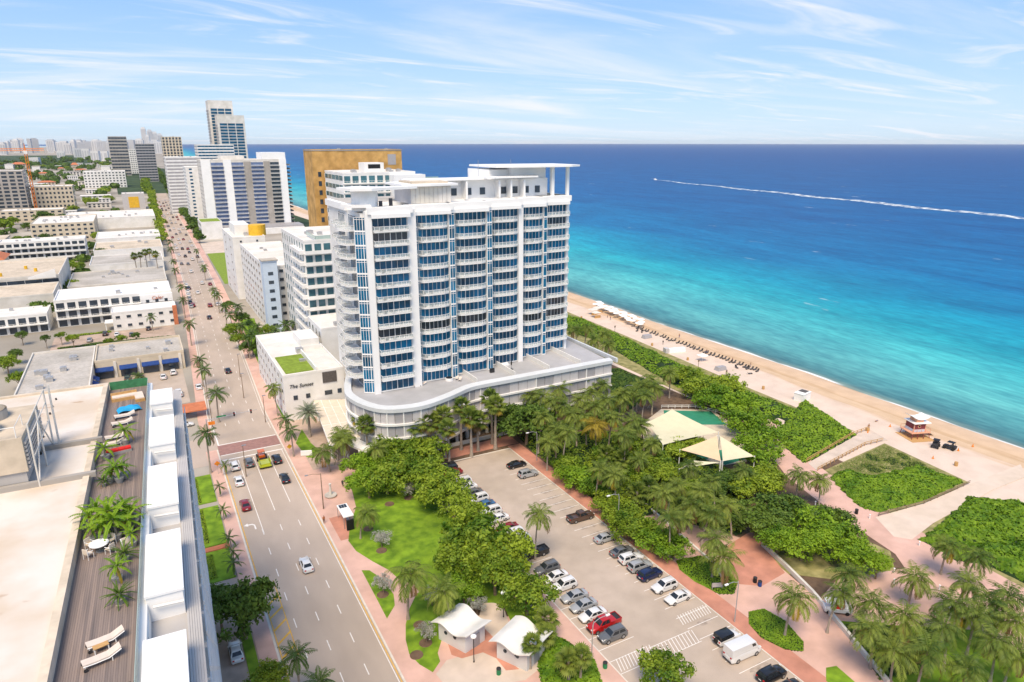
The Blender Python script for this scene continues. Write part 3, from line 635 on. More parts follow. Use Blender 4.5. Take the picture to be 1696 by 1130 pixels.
# ================================================================== OTHER BUILDINGS
_cache = {}
def wmesh(key, mk):
    if key not in _cache: _cache[key] = mk()
    return _cache[key]
FOOT = []            # footprints already taken
def building(name, label, cat, x0, x1, y0, y1, h, fl, cs=0, cw=0, ce=0, wall='white', roof='roofwhite', glass='darkglass', ss='punch', sw='punch', group=None, units=4, base=0, par=.6, ww=.5, wh=.45, fs=None):
    FOOT.append((x0,x1,y0,y1)); t = thing(name, label, cat, ((x0+x1)/2, (y0+y1)/2, 0), 0, group); cx, cy = (x0+x1)/2, (y0+y1)/2
    a, b_ = (x1-x0)/2, (y1-y0)/2
    obj('wall', MB().box(-a,a,-b_,b_,base,h).mesh('wall', wall), t)
    obj('roof', MB().box(-a+.3,a-.3,-b_+.3,b_-.3,h-.3,h+.08).mesh('roof', roof), t)
    pm = MB().box(-a-.05,a+.05,-b_-.05,-b_+.3,h-.05,h+par).box(-a-.05,a+.05,b_-.3,b_+.05,h-.05,h+par).box(-a-.05,-a+.3,-b_+.3,b_-.3,h-.05,h+par).box(a-.3,a+.05,-b_+.3,b_-.3,h-.05,h+par)
    obj('parapet', pm.mesh('parapet', wall), t)
    fh = (h-base)/fl
    def side(n, L, rz, ox, oy, style):
        st_ = L/n; ca, sa = math.cos(rz), math.sin(rz)
        def put(nm, me, lx, ly, z, par_=t):     # local x along the facade, local -y outwards
            return obj(nm, me, par_, (ox+lx*ca-ly*sa, oy+lx*sa+ly*ca, z), rz)
        for f in range(fl):
            z = base+f*fh
            if style == 'band':
                me = wmesh(('b',round(L,1),round(fh,2),glass), lambda: MB().box(-L/2+.4,L/2-.4,-.06,.02,fh*.32,fh*.82).mesh('window', glass))
                wd = put('window', me, 0, 0, z)
                mf = wmesh(('bf',round(L,1),round(fh,2),n), lambda: (lambda q: [q.box(-L/2+i*st_-.06,-L/2+i*st_+.06,-.12,0,fh*.3,fh*.84) for i in range(n+1)] and q)(MB()).mesh('mullion', 'white'))
                k = obj('mullion', mf, wd)
            elif style in ('balcony', 'slab'):
                me = wmesh(('gl',round(L,1),round(fh,2),glass,n), lambda: (lambda q: [q.box(-L/2+i*st_+st_*.14,-L/2+(i+1)*st_-st_*.14,-.05,.02,fh*.08,fh*.8) for i in range(n)] and q)(MB()).mesh('window', glass))
                put('window', me, 0, 0, z)
                if f > 0 or base > 0:
                    ms = wmesh(('bs',round(L,1),round(fh,2),style), lambda: MB().box(-L/2,L/2,-1.6,-.0,-.18,.08).mesh('slab', 'white'))
                    bo = put('balcony', ms, 0, 0, z)
                    mr_ = wmesh(('br',round(L,1),style), lambda: (MB().box(-L/2,L/2,-1.6,-1.5,.08,1.0) if style == 'slab' else (lambda q: [q.box(-L/2+i*L/(n*3)-.05,-L/2+i*L/(n*3)+.05,-1.58,-1.5,.08,1.0) for i in range(n*3+1)] and q)(MB().box(-L/2,L/2,-1.6,-1.5,.92,1.02))).mesh('railing', 'white'))
                    obj('railing', mr_, bo)
            else:
                w_ = st_*ww; me = wmesh(('p',round(w_,2),round(fh,2),glass,wh), lambda: MB().box(-w_/2,w_/2,-.05,.06,fh*(.55-wh/2),fh*(.55+wh/2)).mesh('window', glass))
                ms = wmesh(('ps',round(w_,2)), lambda: MB().box(-w_/2-.1,w_/2+.1,-.16,.02,-.08,0).mesh('sill', 'offwhite'))
                for i in range(n):
                    wd = put('window', me, -L/2+(i+.5)*st_, 0, z)
                    if h < 45 and y0 < 420: obj('sill', ms, wd, (0,0,fh*(.55-wh/2)))
    if cs: side(cs, 2*a, 0, 0, -b_, ss)
    if cw: side(cw, 2*b_, R(-90), -a, 0, sw)
    if ce: side(ce, 2*b_, R(90), a, 0, sw)
    um = wmesh('roof_unit', lambda: MB().box(-.9,.9,-.7,.7,0,1.0).box(-.95,.95,-.75,.75,1.0,1.08).tube([(0,0,1.08),(0,0,1.2)], .5, 10).mesh('roof_unit', 'galv'))
    for i in range(units):
        obj('roof_unit', um, t, (random.uniform(-a*.75,a*.75), random.uniform(-b_*.7,b_*.7), h+.08), random.choice((0,PI/2)), random.uniform(.7,1.3))
    return t
def sub(t, nm, mb, mat): return obj(nm, mb.mesh(nm, mat), t, tuple(-c for c in t.location))   # part given in world coordinates
def text_part(parent, body, size, loc, rz, mat, nm='sign_lettering', shear=.3):
    c = bpy.data.curves.new(nm, 'FONT'); c.body = body; c.size = size; c.shear = shear; c.extrude = .04; c.align_x = 'CENTER'
    o = bpy.data.objects.new(nm, c); dg = bpy.context.evaluated_depsgraph_get(); sc.collection.objects.link(o)
    dg.update(); me = bpy.data.meshes.new_from_object(o.evaluated_get(bpy.context.evaluated_depsgraph_get())); bpy.data.objects.remove(o)
    me.materials.clear(); me.materials.append(MATS[mat]); k = obj(nm, me, parent, loc); k.rotation_euler = (PI/2, 0, rz); return k
# beside the tower
t = building('low_hotel', 'low white building with a green turf roof patch and script sign beside the driveway', 'hotel', 28,44,177.8,222,12.6,4,cs=0,cw=9,units=2,ww=.28,wh=.35)
for x, z in ((30.2,5.9),(33.5,5.9),(38.5,5.9),(42,5.9),(38.5,2.7),(42,2.7),(33.5,2.7)): sub(t, 'window', MB().box(x,x+(2.0 if x > 38 and x < 40 else 1.1),177.68,177.82,z,z+1.2), 'darkglass')
sub(t, 'turf_patch', MB().box(29.2,36.5,180,196,12.7,12.95), 'turf'); sub(t, 'roof_curb', MB().box(36.7,37.1,178.2,200,12.6,14.0).box(37.1,43.6,199.6,200,12.6,14.0), 'white')
sub(t, 'recess_shade_panel', MB().box(38.2,42,177.6,178.1,9.4,12.4), 'chairdark'); sub(t, 'stair_house', MB().box(38,43.5,203,214,12.6,15.2), 'white')  # dark panel on the flat wall paints the shade of a recessed terrace
text_part(t, 'The Sunset', 1.4, (-3.6,-22.25,9.3), 0, 'black')
t = building('banded_apartments', 'white apartment block with long wraparound balcony bands and teal windows behind the curved podium', 'apartments', 46,67,226,263,41,11,cs=7,cw=9,units=3,glass='tealglass',ss='slab',ww=.32,wh=.55)
for f in range(1, 11): sub(t, 'balcony_band', MB().box(44.4,46,226,242,f*41/11-.2,f*41/11+1.0), 'white')
sub(t, 'roof_rail', MB().box(50,66,226.4,226.5,41.6,42.8).box(50,50.1,226.4,240,41.6,42.8), 'greenglass')
building('white_annex', 'plain white annex block with a glass rail terrace below the banded apartments', 'annex', 45,60,206,224,16.5,4,cs=0,cw=4,units=1,ww=.3)
t = building('deco_hotel', 'white hotel wing with a pale blue stair tower and small square windows', 'hotel', 40,58,268,338,26.5,8,cs=5,cw=10,units=3,ww=.42,wh=.35)
M('paleblue', (.50,.60,.72), .6, .04, .4)
sub(t, 'stair_tower', MB().box(38.2,43.4,263.5,268.2,0,29.5).box(37.9,43.7,263.2,268.5,29.5,29.9), 'paleblue')
for f in range(8): sub(t, 'stair_window', MB().box(39.9,41.7,263.40,263.5,f*3.3+1.4,f*3.3+2.6), 'darkglass')
sub(t, 'stair_roof', MB().box(37.8,43.8,263,268.6,29.9,30.2), 'concrete')
t = building('deco_slab', 'tall blank white wall block next to the green empty lot', 'hotel', 37.5,52,342,382,29,8,cs=2,cw=2,units=2,ww=.12,wh=.25)
sub(t, 'roof_drum', MB().tube([(50,350,29),(50,350,34)], 4.0, 20), 'yellow'); sub(t, 'lift_house', MB().box(40,47,352,372,29,34), 'white')
t = building('brown_tower', 'tall gold brown windowless wall tower rising behind the white glazed block', 'tower', 67.6,107,300,316,68.6,18,cs=0,cw=0,wall='gold',roof='roofgravel',units=2,par=.5)
for f in range(5, 16): sub(t, 'window', MB().box(69.6,70.9,299.9,300.02,f*3.8+1,f*3.8+3), 'darkglass')
sub(t, 'louvre', MB().box(100.5,104.2,299.88,300.02,62.5,67), 'greypanel'); sub(t, 'coping', MB().box(67.4,107.2,299.8,316.2,68.6,68.9), 'greymetal')
t = building('glazed_block', 'white block with ribbon windows and dark balconies in front of the brown wall', 'apartments', 71.5,101,268,296,60.2,17,cs=9,cw=5,units=6,glass='tealglass',ss='balcony',sw='band')
sub(t, 'lift_house', MB().box(82,90,274,282,60.2,64.2), 'white'); sub(t, 'louvre', MB().box(83.5,88.5,273.9,274.02,62,63.6), 'black')
sub(t, 'stair_block', MB().box(90,103,262,268,0,59.8), 'white_clean'); sub(t, 'east_wing', MB().box(101,112,270,292,0,57), 'white'); sub(t, 'glass_rail', MB().box(101.5,112,270.2,270.3,57,58.4), 'greenglass')
t = building('grey_condominium', 'wide grey and white condominium with columns of blue balconies past the green lot', 'condominium', 50,116,612,645,58,18,cs=0,cw=8,wall='offwhite',units=5,ww=.2,wh=.3)
M('paintblue', (.12,.17,.30), .6, .2, .4); M('greyband', (.40,.37,.34), .8, .08, .3, stain=.2)
for x0, x1, bl in ((57.5,66.5,'paintblue'),(73,82,'paintblue'),(88,97.5,'paintblue'),(103,110,'darkglass')):
    for f in range(17):
        z = f*3.2+2.2; wd = sub(t, 'window', MB().box(x0,x1,611.9,612.05,z+.2,z+2.9), bl)
        sub(t, 'balcony', MB().box(x0-.3,x1+.3,610.6,612,z-.12,z+.12).box(x0-.3,x1+.3,610.6,610.7,z+.7,z+.9), 'white')
for x0, x1 in ((50,57),(66.8,72.7),(110.3,116)): sub(t, 'white_pier', MB().box(x0,x1,611.5,612.1,2,58.5), 'white_clean')
for x0, x1 in ((82.3,87.7),(97.8,102.7)): sub(t, 'grey_pier', MB().box(x0,x1,611.6,612.1,2,57), 'greyband')
sub(t, 'penthouse', MB().box(97,116,613,640,58,64), 'white_clean'); sub(t, 'plant_house', MB().box(66,84,618,640,58,61.5), 'offwhite')
for f in range(17): sub(t, 'end_balcony', MB().box(116,119.5,614,640,f*3.2+2.1,f*3.2+2.35).box(119.3,119.5,614,640,f*3.2+2.3,f*3.2+3.2), 'greyband')
sub(t, 'dark_podium', MB().box(46,122,592,611,0,6), 'greypanel'); sub(t, 'podium_wall', MB().box(45.9,122.1,588,592,0,4.5), 'white')
# hotel tower, two slabs
def grid_tower(label, x0, x1, y0, y1, h, fl, n, glass, name='hotel_tower', cap=9):
    t = building(name, label, 'tower', x0,x1,y0,y1,h,1,units=0,wall='offwhite')
    fh = (h-cap)/fl
    for f in range(fl):
        for i in range(n):
            w_ = (x1-x0-4)/n; X = x0+2.6+i*w_
            sub(t, 'window', MB().box(X,X+w_-.9,y0-.1,y0+.1,f*fh+.4,(f+1)*fh-.5), glass)
        sub(t, 'side_balcony', MB().box(x0-.8,x0,y0+2,y1-2,f*fh+.3,f*fh+1.5), 'greypanel')
    return t
grid_tower('taller rear slab of the stepped grey hotel tower with blue windows', 100,130,1012,1040,124,30,3,'blueglass2')
grid_tower('lower front slab of the stepped grey hotel tower with blue windows', 106,139,984,1008,105,26,3,'blueglass2')
building('white_slab', 'tall white slab tower with pale ribbon floors beside the avenue', 'tower', 33,66,800,840,57,17,cs=5,cw=8,ss='band',units=3,glass='greypanel')
building('white_slab', 'white slab with a column of blue windows in front of the ribbon tower', 'tower', 44,60,700,735,50,16,cs=2,cw=6,units=1,glass='blueglass2',ww=.3)
building('balcony_block', 'white block with thin brown balcony edges left of the grey condominium', 'tower', 58,76,690,730,56,17,cs=3,cw=8,units=2,ss='balcony')
building('wide_hotel', 'broad white hotel block with dark windows below the stepped tower', 'hotel', 72,112,900,940,69,20,cs=10,cw=8,units=4,glass='blueglass2',ss='band')
building('striped_tower', 'beige tower with dark vertical window stripes beyond the woods', 'tower', 44,69,1100,1130,79,20,cs=6,cw=4,wall='cream',units=2,wh=.7,ww=.6)
building('dark_tower', 'dark grey ribbon window office tower beyond the woods', 'tower', 14,46,1500,1530,69,14,cs=6,cw=3,wall='greypanel',units=2,ss='band')
building('dark_tower', 'dark brown slab tower far beyond the road', 'tower', -34,2,1800,1840,84,12,cs=6,cw=3,wall='greyband',units=1,ss='band')
building('white_slab', 'low white slab seen between the dark towers', 'tower', -5,30,1900,1930,56,12,cs=8,cw=3,units=1)
building('garage_block', 'white garage block with a planted green roof beside the avenue', 'garage', 42,57,575,604,13,3,cs=0,cw=4,roof='turf',units=0)
# west side of the avenue
t = building('strip_mall', 'cream shop row with blue awnings facing its small car park', 'shops', -17.8,7.5,241,262,5.6,1,cs=0,units=5,roof='roofgravel',wall='cream',par=.7)
for i, x in enumerate((-15.5,-8.9,-2.6,3.2)):
    sub(t, 'shopfront', MB().box(x-2.3,x+2.3,240.86,241.05,.2,3.0), 'darkglass')
    sub(t, 'awning', MB().add([(x-2.5,241,3.9),(x+2.5,241,3.9),(x+2.5,239.6,3.0),(x-2.5,239.6,3.0),(x-2.5,239.6,2.75),(x+2.5,239.6,2.75)], [(0,3,2,1),(3,4,5,2)]), 'bluefab')
    sub(t, 'pilaster', MB().box(x+2.6,x+3.4,240.6,241,0,5.4), 'offwhite')
t = building('shop_wing', 'flat grey gravel roof wing with rooftop units left of the shop row', 'shops', -36,-18.2,212,262,5.4,1,units=9,roof='roofgravel',wall='offwhite')
for y in (222,227,232): sub(t, 'awning', MB().add([(-18.2,y-2,3.8),(-18.2,y+2,3.8),(-16.7,y+2,2.9),(-16.7,y-2,2.9),(-16.7,y-2,2.6),(-16.7,y+2,2.6)], [(0,3,2,1),(3,4,5,2)]), 'bluefab')
flat('shop_car_park', [(-17,206),(6.4,206),(6.4,240.8),(-17,240.8)], .06, 'lotasphalt')
flat('motel_car_park', [(-34,284),(7,284),(7,304),(-34,304)], .06, 'driveway')
t = building('motel', 'white three storey motel with railed galleries and a red script sign', 'motel', -34,8.5,322,346,10.6,3,cs=11,ce=3,units=2,ss='balcony',roof='white_clean')
sub(t, 'stair_end', MB().box(-3.5,8.7,320.4,322,0,10.4), 'white_clean'); text_part(t, 'Caler', 2.0, (15.6,-13.8,8.3), 0, 'terracotta')
for x in (-1.5,2.0,5.5): sub(t, 'window', MB().box(x,x+1.2,320.3,320.42,7.1,8.3), 'darkglass')
t = building('motel_office', 'white two storey motel office with red brick end pier', 'motel', -14,9,305,316,7.0,2,cs=6,ce=2,units=0,roof='white_clean',ww=.4,wh=.3)
sub(t, 'brick_pier', MB().box(7.6,9.2,304.8,306.6,0,7.8), 'terracotta'); sub(t, 'porch', MB().box(-17,-14,306,312,3.0,3.4).box(-16.8,-16.5,306.2,306.5,0,3), 'white')
building('walkup', 'white two storey walk-up with outside stair left of the motel', 'apartments', -60,-36.5,318,334,6.8,2,cs=7,units=1,ss='balcony')
building('cream_hall', 'large blank cream roofed hall behind the walk-up', 'hall', -66,-36,345,374,9.5,1,units=1,roof='rooftan',wall='offwhite')
t = building('parking_deck', 'open roof parking deck with a ramp wall and yellow barrels', 'garage', -70,-36,380,440,11.5,3,cs=5,units=0,roof='rooftan',wall='offwhite',par=1.1,ss='band')
sub(t, 'ramp_wall', MB().add([(-48,378,11.5),(-37,378,11.5),(-37,378,15.5),(-48,378,12.2),(-48,378.4,11.5),(-37,378.4,11.5),(-37,378.4,15.5),(-48,378.4,12.2)], [(0,1,2,3),(7,6,5,4),(3,2,6,7),(1,5,6,2),(0,3,7,4)]), 'white')
for x, y in ((-60,392),(-52,410),(-47,400)): sub(t, 'barrel', MB().tube([(x,y,11.6),(x,y,13.2)], .7, 10), 'yellow')
building('white_walkup', 'four storey white apartment house with balcony bays past the parking deck', 'apartments', -76,-31,506,524,13.5,4,cs=12,ce=4,units=6,ss='slab')
building('cream_walkup', 'cream four storey apartment house with a cluttered white roof', 'apartments', -71,-30,620,684,13,4,cs=10,ce=9,units=14,wall='cream')
building('flat_roofs', 'low grey roofed shops behind the motel', 'shops', -34,9,384,426,5,1,units=8,roof='roofgravel',wall='offwhite',ce=6)
building('flat_roofs', 'low white parapet building beside a row of tall palms', 'shops', -27,10,442,478,6,1,units=3,roof='roofgravel',ce=4,wall='white')
building('flat_roofs', 'low tan roofed shop with a stepped parapet', 'shops', -27,12,498,540,6.5,1,units=4,roof='rooftan',ce=4)
building('flat_roofs', 'low white shop with rooftop units north of the tan roof', 'shops', -28,13,565,608,6,1,units=6,ce=4)
building('civic_hall', 'long pale civic hall with a glass corner and rooftop plant', 'hall', -56,14,690,760,9,2,cs=0,ce=6,units=9,roof='roofwhite',glass='tealglass',sw='band')
building('peach_block', 'peach three storey block with a pink roof line', 'apartments', -112,-62,790,815,10,3,cs=9,units=3,wall='terracotta' if False else 'cream')
building('beige_office', 'beige office block with a regular grid of windows', 'office', -94,-57,880,910,27,6,cs=10,ce=4,units=4,wall='cream',wh=.5)
t = building('yellow_accent_block', 'grey block with a bright yellow square panel', 'hall', -12,10,880,905,17,4,units=2,wall='palepanel')
sub(t, 'yellow_panel', MB().box(-6,4,879.8,880,2,14), 'yellow')
building('white_midrise', 'stepped white midrise group before the far woods', 'apartments', -68,-8,1330,1370,26,6,cs=12,units=5)
t = building('unfinished_tower', 'bare concrete frame under construction beside the orange crane', 'building site', -128,-96,860,890,44,12,cs=5,ce=4,wall='greyband',units=0,ww=.7,wh=.6)
# crane
k = thing('tower_crane', 'orange tower crane over the unfinished concrete frame', 'crane', (-90,858,0))
ms = MB()
for sx in (-1,1):
    for sy in (-1,1): ms.tube([(sx,sy,0),(sx,sy,64)], .22, 4)
for i in range(20): ms.tube([(-1,-1,i*3.2),(1,-1,i*3.2+3.2)], .15, 4); ms.tube([(1,-1,i*3.2),(1,1,i*3.2+3.2)], .15, 4)
obj('mast', ms.mesh('mast', 'orange'), k); jb = MB()
for y in (-.8,.8): jb.tube([(-48,y,64),(16,y,64)], .25, 4)
jb.tube([(-48,0,66),(16,0,66)], .25, 4)
for i in range(32): jb.tube([(-48+i*2,-.8,64),(-47+i*2,0,66)], .12, 4); jb.tube([(-47+i*2,0,66),(-46+i*2,.8,64)], .12, 4)
obj('jib', jb.mesh('jib', 'orange'), k); obj('cab', MB().box(-1.5,1.5,-1.5,1.5,61,64).mesh('cab', 'white'), k); obj('counterweight', MB().box(12,16,-1.4,1.4,61.5,64).mesh('counterweight', 'concrete'), k)
obj('peak', MB().tube([(0,0,64),(0,0,71)], [.8,.2], 4).mesh('peak', 'orange'), k)
# small houses of the far neighbourhood
def free(x, y, r=8): return all(not (a-r < x < b_+r and c-r < y < d+r) for a, b_, c, d in FOOT)
HM = {}
for i, (wl, rf) in enumerate((('white','roofwhite'),('cream','terracotta'),('offwhite','roofgravel'),('white','rooftan'))):
    HM[i] = (MB().box(-9,9,-6,6,0,5.5).mesh('wall', wl), MB().prism([(-9.4,-6.4),(9.4,-6.4),(9.4,6.4),(-9.4,6.4)], 5.5, 5.9).mesh('roof', rf) if i != 1 else MB().add([(-9.6,-6.6,5.4),(9.6,-6.6,5.4),(9.6,6.6,5.4),(-9.6,6.6,5.4),(-4,0,8),(4,0,8)], [(0,1,5,4),(1,2,5),(2,3,4,5),(3,0,4)]).mesh('roof', rf),
             (lambda q: [q.box(-8+j*3.4,-6.4+j*3.4,-6.08,-6,1.2,2.9) for j in range(5)] and [q.box(-8+j*3.4,-6.4+j*3.4,-6.08,-6,3.6,4.9) for j in range(5)] and q)(MB()).mesh('window_row', 'darkglass'))
kinds = ['white flat roofed house in the far neighbourhood west of the avenue', 'house with a red hipped roof in the far neighbourhood west of the avenue', 'grey roofed house in the far neighbourhood west of the avenue', 'tan roofed house in the far neighbourhood west of the avenue']
cnt = 0
while cnt < 210:
    y = 380+2300*random.random()**1.25; x = random.uniform(-.46*y-20, -14 if y < 1000 else -24)
    if not free(x, y, 10) or (abs(x) < 30 and y < 600): continue
    i = random.choices(range(4), (5,1.5,2,2))[0]; s_ = random.uniform(.8,1.9); FOOT.append((x-9*s_,x+9*s_,y-6*s_,y+6*s_)); cnt += 1
    h = thing('house', kinds[i], 'house', (x,y,0), random.choice((0,0,PI/2,R(4))), 'houses of the far neighbourhood', (s_,s_,random.choice((1,1,1.6,2.2))))
    obj('wall', HM[i][0], h); obj('roof', HM[i][1], h); obj('window_row', HM[i][2], h)['kind'] = 'stuff'
# distant skyline
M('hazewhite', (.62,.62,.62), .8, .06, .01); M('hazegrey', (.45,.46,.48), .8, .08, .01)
def sky_tower(x, y, w_, d, h, mat, top=0):
    t = thing('distant_tower', 'pale distant skyline tower on the horizon beyond the low city', 'tower', (x,y,0), random.uniform(-.3,.3), 'distant skyline towers')
    n_ = 5 if h > 120 else 3; fr = MB().box(-w_/2,w_/2,-d/2,d/2,0,h)
    obj('wall', fr.mesh('wall', mat), t); q = MB()
    for i in range(n_): q.box(-w_/2+(i+.2)*w_/n_,-w_/2+(i+.8)*w_/n_,-d/2-.4,-d/2,6,h-8)
    obj('window_band', q.mesh('window_band', 'hazegrey'), t)
    if top: obj('crown', MB().prism([(-w_*.35,-d*.35),(w_*.35,-d*.35),(w_*.35,d*.35),(-w_*.35,d*.35)], h, h+top).mesh('crown', mat), t)
def ray_x(u, Y): return Y*math.tan(HEAD+math.atan((u-848)/(FPX/math.cos(PITCH))))
for u, v, Y, wpx in ((240,214,8200,7),(250,218,8400,7),(258,221,8500,7),(266,224,8600,7),(246,226,8000,5),(182,232,7600,8)):
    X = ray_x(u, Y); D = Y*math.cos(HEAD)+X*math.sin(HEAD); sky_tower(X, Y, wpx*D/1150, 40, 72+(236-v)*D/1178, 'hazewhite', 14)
for i in range(62):
    u = random.uniform(-20,262); Y = random.uniform(5200,8800); X = ray_x(u, Y); D = Y*math.cos(HEAD)+X*math.sin(HEAD)
    vtop = random.uniform(232,238) if u < 150 else random.uniform(231,238)
    if 20 < u < 60 and random.random() < .4: vtop -= 4
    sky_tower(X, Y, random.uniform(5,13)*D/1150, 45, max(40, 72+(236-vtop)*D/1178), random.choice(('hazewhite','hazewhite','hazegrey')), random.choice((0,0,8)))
for i in range(30):
    Y = random.uniform(2400,4600); X = random.uniform(-.42*Y,20); sky_tower(X, Y, random.uniform(25,50), 25, random.uniform(22,48), 'hazewhite')
# haze of the sea air
hz = bpy.data.materials.new('haze_air'); hz.use_nodes = True; hn = hz.node_tree; hn.nodes.clear()
pv = hn.nodes.new('ShaderNodeVolumePrincipled'); pv.inputs['Color'].default_value = (.97,.985,1,1); pv.inputs['Density'].default_value = 0.00002; pv.inputs['Anisotropy'].default_value = 0
ho = hn.nodes.new('ShaderNodeOutputMaterial'); hn.links.new(pv.outputs[0], ho.inputs['Volume']); MATS['haze_air'] = hz
HAZE = True
# ================================================================== NEAR ROOFTOP (WEST OF THE AVENUE)
RA = R(-2.02); RO = (-3.9, 41.5); RZ = 40.0
nb = thing('rooftop_building', 'tall near building with white membrane roof, plank deck and white stair housings', 'building', (RO[0],RO[1],0), RA)
def loc_(u, v, z=RZ):
    X, Y = at(u, v, z); dx_, dy_ = X-RO[0], Y-RO[1]; c, s_ = math.cos(-RA), math.sin(-RA); return (dx_*c-dy_*s_, dx_*s_+dy_*c)
m, n, b = nodes('deckwood'); b.inputs['Roughness'].default_value = .8
tcn = n.nodes.new('ShaderNodeTexCoord'); mp = n.nodes.new('ShaderNodeMapping'); mp.inputs['Scale'].default_value = (1/.145,.22,1); n.links.new(tcn.outputs['Object'], mp.inputs[0])
br = n.nodes.new('ShaderNodeTexBrick'); br.inputs['Scale'].default_value = 1; br.inputs['Mortar Size'].default_value = .045; br.inputs['Brick Width'].default_value = 40; br.inputs['Row Height'].default_value = 1
mp.inputs['Rotation'].default_value = (0,0,0)
sw_ = n.nodes.new('ShaderNodeSeparateXYZ'); cw_ = n.nodes.new('ShaderNodeCombineXYZ'); n.links.new(mp.outputs[0], sw_.inputs[0]); n.links.new(sw_.outputs['X'], cw_.inputs['Y']); n.links.new(sw_.outputs['Y'], cw_.inputs['X'])
n.links.new(cw_.outputs[0], br.inputs['Vector']); br.inputs['Color1'].default_value = (.30,.24,.21,1); br.inputs['Color2'].default_value = (.22,.18,.165,1); br.inputs['Mortar'].default_value = (.05,.04,.035,1)
nz = n.nodes.new('ShaderNodeTexNoise'); nz.inputs['Scale'].default_value = .55; nz.inputs['Detail'].default_value = 7; n.links.new(mp.outputs[0], nz.inputs['Vector'])
rr = n.nodes.new('ShaderNodeValToRGB'); rr.color_ramp.elements[0].position = .3; rr.color_ramp.elements[0].color = (.62,.62,.64,1); rr.color_ramp.elements[1].position = .7; rr.color_ramp.elements[1].color = (1.1,1.05,1.0,1)
n.links.new(nz.outputs['Fac'], rr.inputs[0]); mm = n.nodes.new('ShaderNodeMix'); mm.data_type = 'RGBA'; mm.blend_type = 'MULTIPLY'; mm.inputs['Factor'].default_value = 1
n.links.new(br.outputs['Color'], mm.inputs['A']); n.links.new(rr.outputs[0], mm.inputs['B']); n.links.new(mm.outputs['Result'], b.inputs['Base Color'])
# white membrane with rust stains
m, n, b = nodes('membrane'); b.inputs['Roughness'].default_value = .75
tcn = n.nodes.new('ShaderNodeTexCoord')
def ns(s_, d=6, st=(1,1,1)):
    mp = n.nodes.new('ShaderNodeMapping'); mp.inputs['Scale'].default_value = st; n.links.new(tcn.outputs['Object'], mp.inputs[0])
    t = n.nodes.new('ShaderNodeTexNoise'); t.inputs['Scale'].default_value = s_; t.inputs['Detail'].default_value = d; n.links.new(mp.outputs[0], t.inputs['Vector']); return t
r1 = n.nodes.new('ShaderNodeValToRGB'); r1.color_ramp.elements[0].position = .35; r1.color_ramp.elements[0].color = (.58,.48,.37,1); r1.color_ramp.elements[1].position = .6; r1.color_ramp.elements[1].color = (.68,.63,.57,1)
n.links.new(ns(.16, 8).outputs['Fac'], r1.inputs[0])
r2 = n.nodes.new('ShaderNodeValToRGB'); r2.color_ramp.elements[0].position = .64; r2.color_ramp.elements[0].color = (1,1,1,1); r2.color_ramp.elements[1].position = .76; r2.color_ramp.elements[1].color = (.52,.30,.13,1)
n.links.new(ns(.33, 9, (.7,1.3,1)).outputs['Fac'], r2.inputs[0])
mm = n.nodes.new('ShaderNodeMix'); mm.data_type = 'RGBA'; mm.blend_type = 'MULTIPLY'; mm.inputs['Factor'].default_value = 1
n.links.new(r1.outputs[0], mm.inputs['A']); n.links.new(r2.outputs[0], mm.inputs['B']); n.links.new(mm.outputs['Result'], b.inputs['Base Color'])
obj('wall', MB().box(-40,3.0,-60,60.3,0,38.0).mesh('wall', 'white'), nb)
obj('deck', MB().box(-4.6,0.05,-60,60.0,38.0,RZ).mesh('deck', 'deckwood'), nb)
obj('membrane_roof', MB().box(-40,-4.75,-60,60.3,38.0,RZ+.75).mesh('membrane_roof', 'membrane'), nb)
obj('roof_edge', MB().box(-5.15,-4.6,-60,60.3,38.0,RZ+1.0).box(-40,-5.15,59.8,60.3,38,RZ+1.0).mesh('roof_edge', M('edge_tan', (.66,.56,.44), .8, .1, 1.0, stain=.2, sscale=.4)), nb)
obj('glass_rail', MB().box(.06,.10,-60,60,RZ,RZ+1.05).mesh('glass_rail', 'greenglass'), nb)
obj('north_rail', MB().box(-4.5,.05,59.9,60.0,RZ,RZ+1.1).mesh('north_rail', M('greenmesh', (.05,.20,.09), .7, .2, 2)), nb)
obj('rail_cap', MB().box(.0,.55,-60,60.3,RZ-.5,RZ+.15).mesh('rail_cap', 'white_clean'), nb)
obj('terrace_slab', MB().box(.55,2.95,-60,60.3,37.9,38.6).mesh('terrace_slab', 'greywall'), nb)
sl_ = MB()
for i in range(6): sl_.box(2.95+i*.16,3.1+i*.16,-60,60.3,38.55-i*.05,38.75-i*.05)
obj('ledge', sl_.mesh('ledge', M('ledgegrey', (.50,.48,.47), .6, .05, .5, stain=.15)), nb)
for v0, v1 in ((645,667),(690,735),(770,837),(882,982),(1055,1180)):
    s1 = loc_(265, v0, 40.8)[1]; s0 = loc_(265, v1, 40.8)[1]
    hb = obj('stair_housing', MB().box(.5,2.9,s0,s1,38.6,40.6).mesh('stair_housing', 'white_clean'), nb)
    obj('cover', MB().box(.42,3.0,s0-.08,s1+.08,40.6,40.8).mesh('cover', 'white_clean'), hb); obj('gutter', MB().tube([(.9,s0-.35,40.0),(2.9,s0-.35,39.9)], .1, 6).mesh('gutter', 'white'), hb)
    obj('side_return', MB().box(.5,.62,s0-3.2,s0-.1,38.6,39.7).mesh('side_return', 'white'), hb)
for f in range(11):
    for s_ in range(-3, 15, 1):
        obj('balcony', wmesh('nbb', lambda: MB().box(3.0,4.1,.2,3.6,-.1,.12).box(4.0,4.1,.2,3.6,.12,1.05).mesh('balcony', 'white')), nb, (0, s_*4, 3.2+f*3.2))
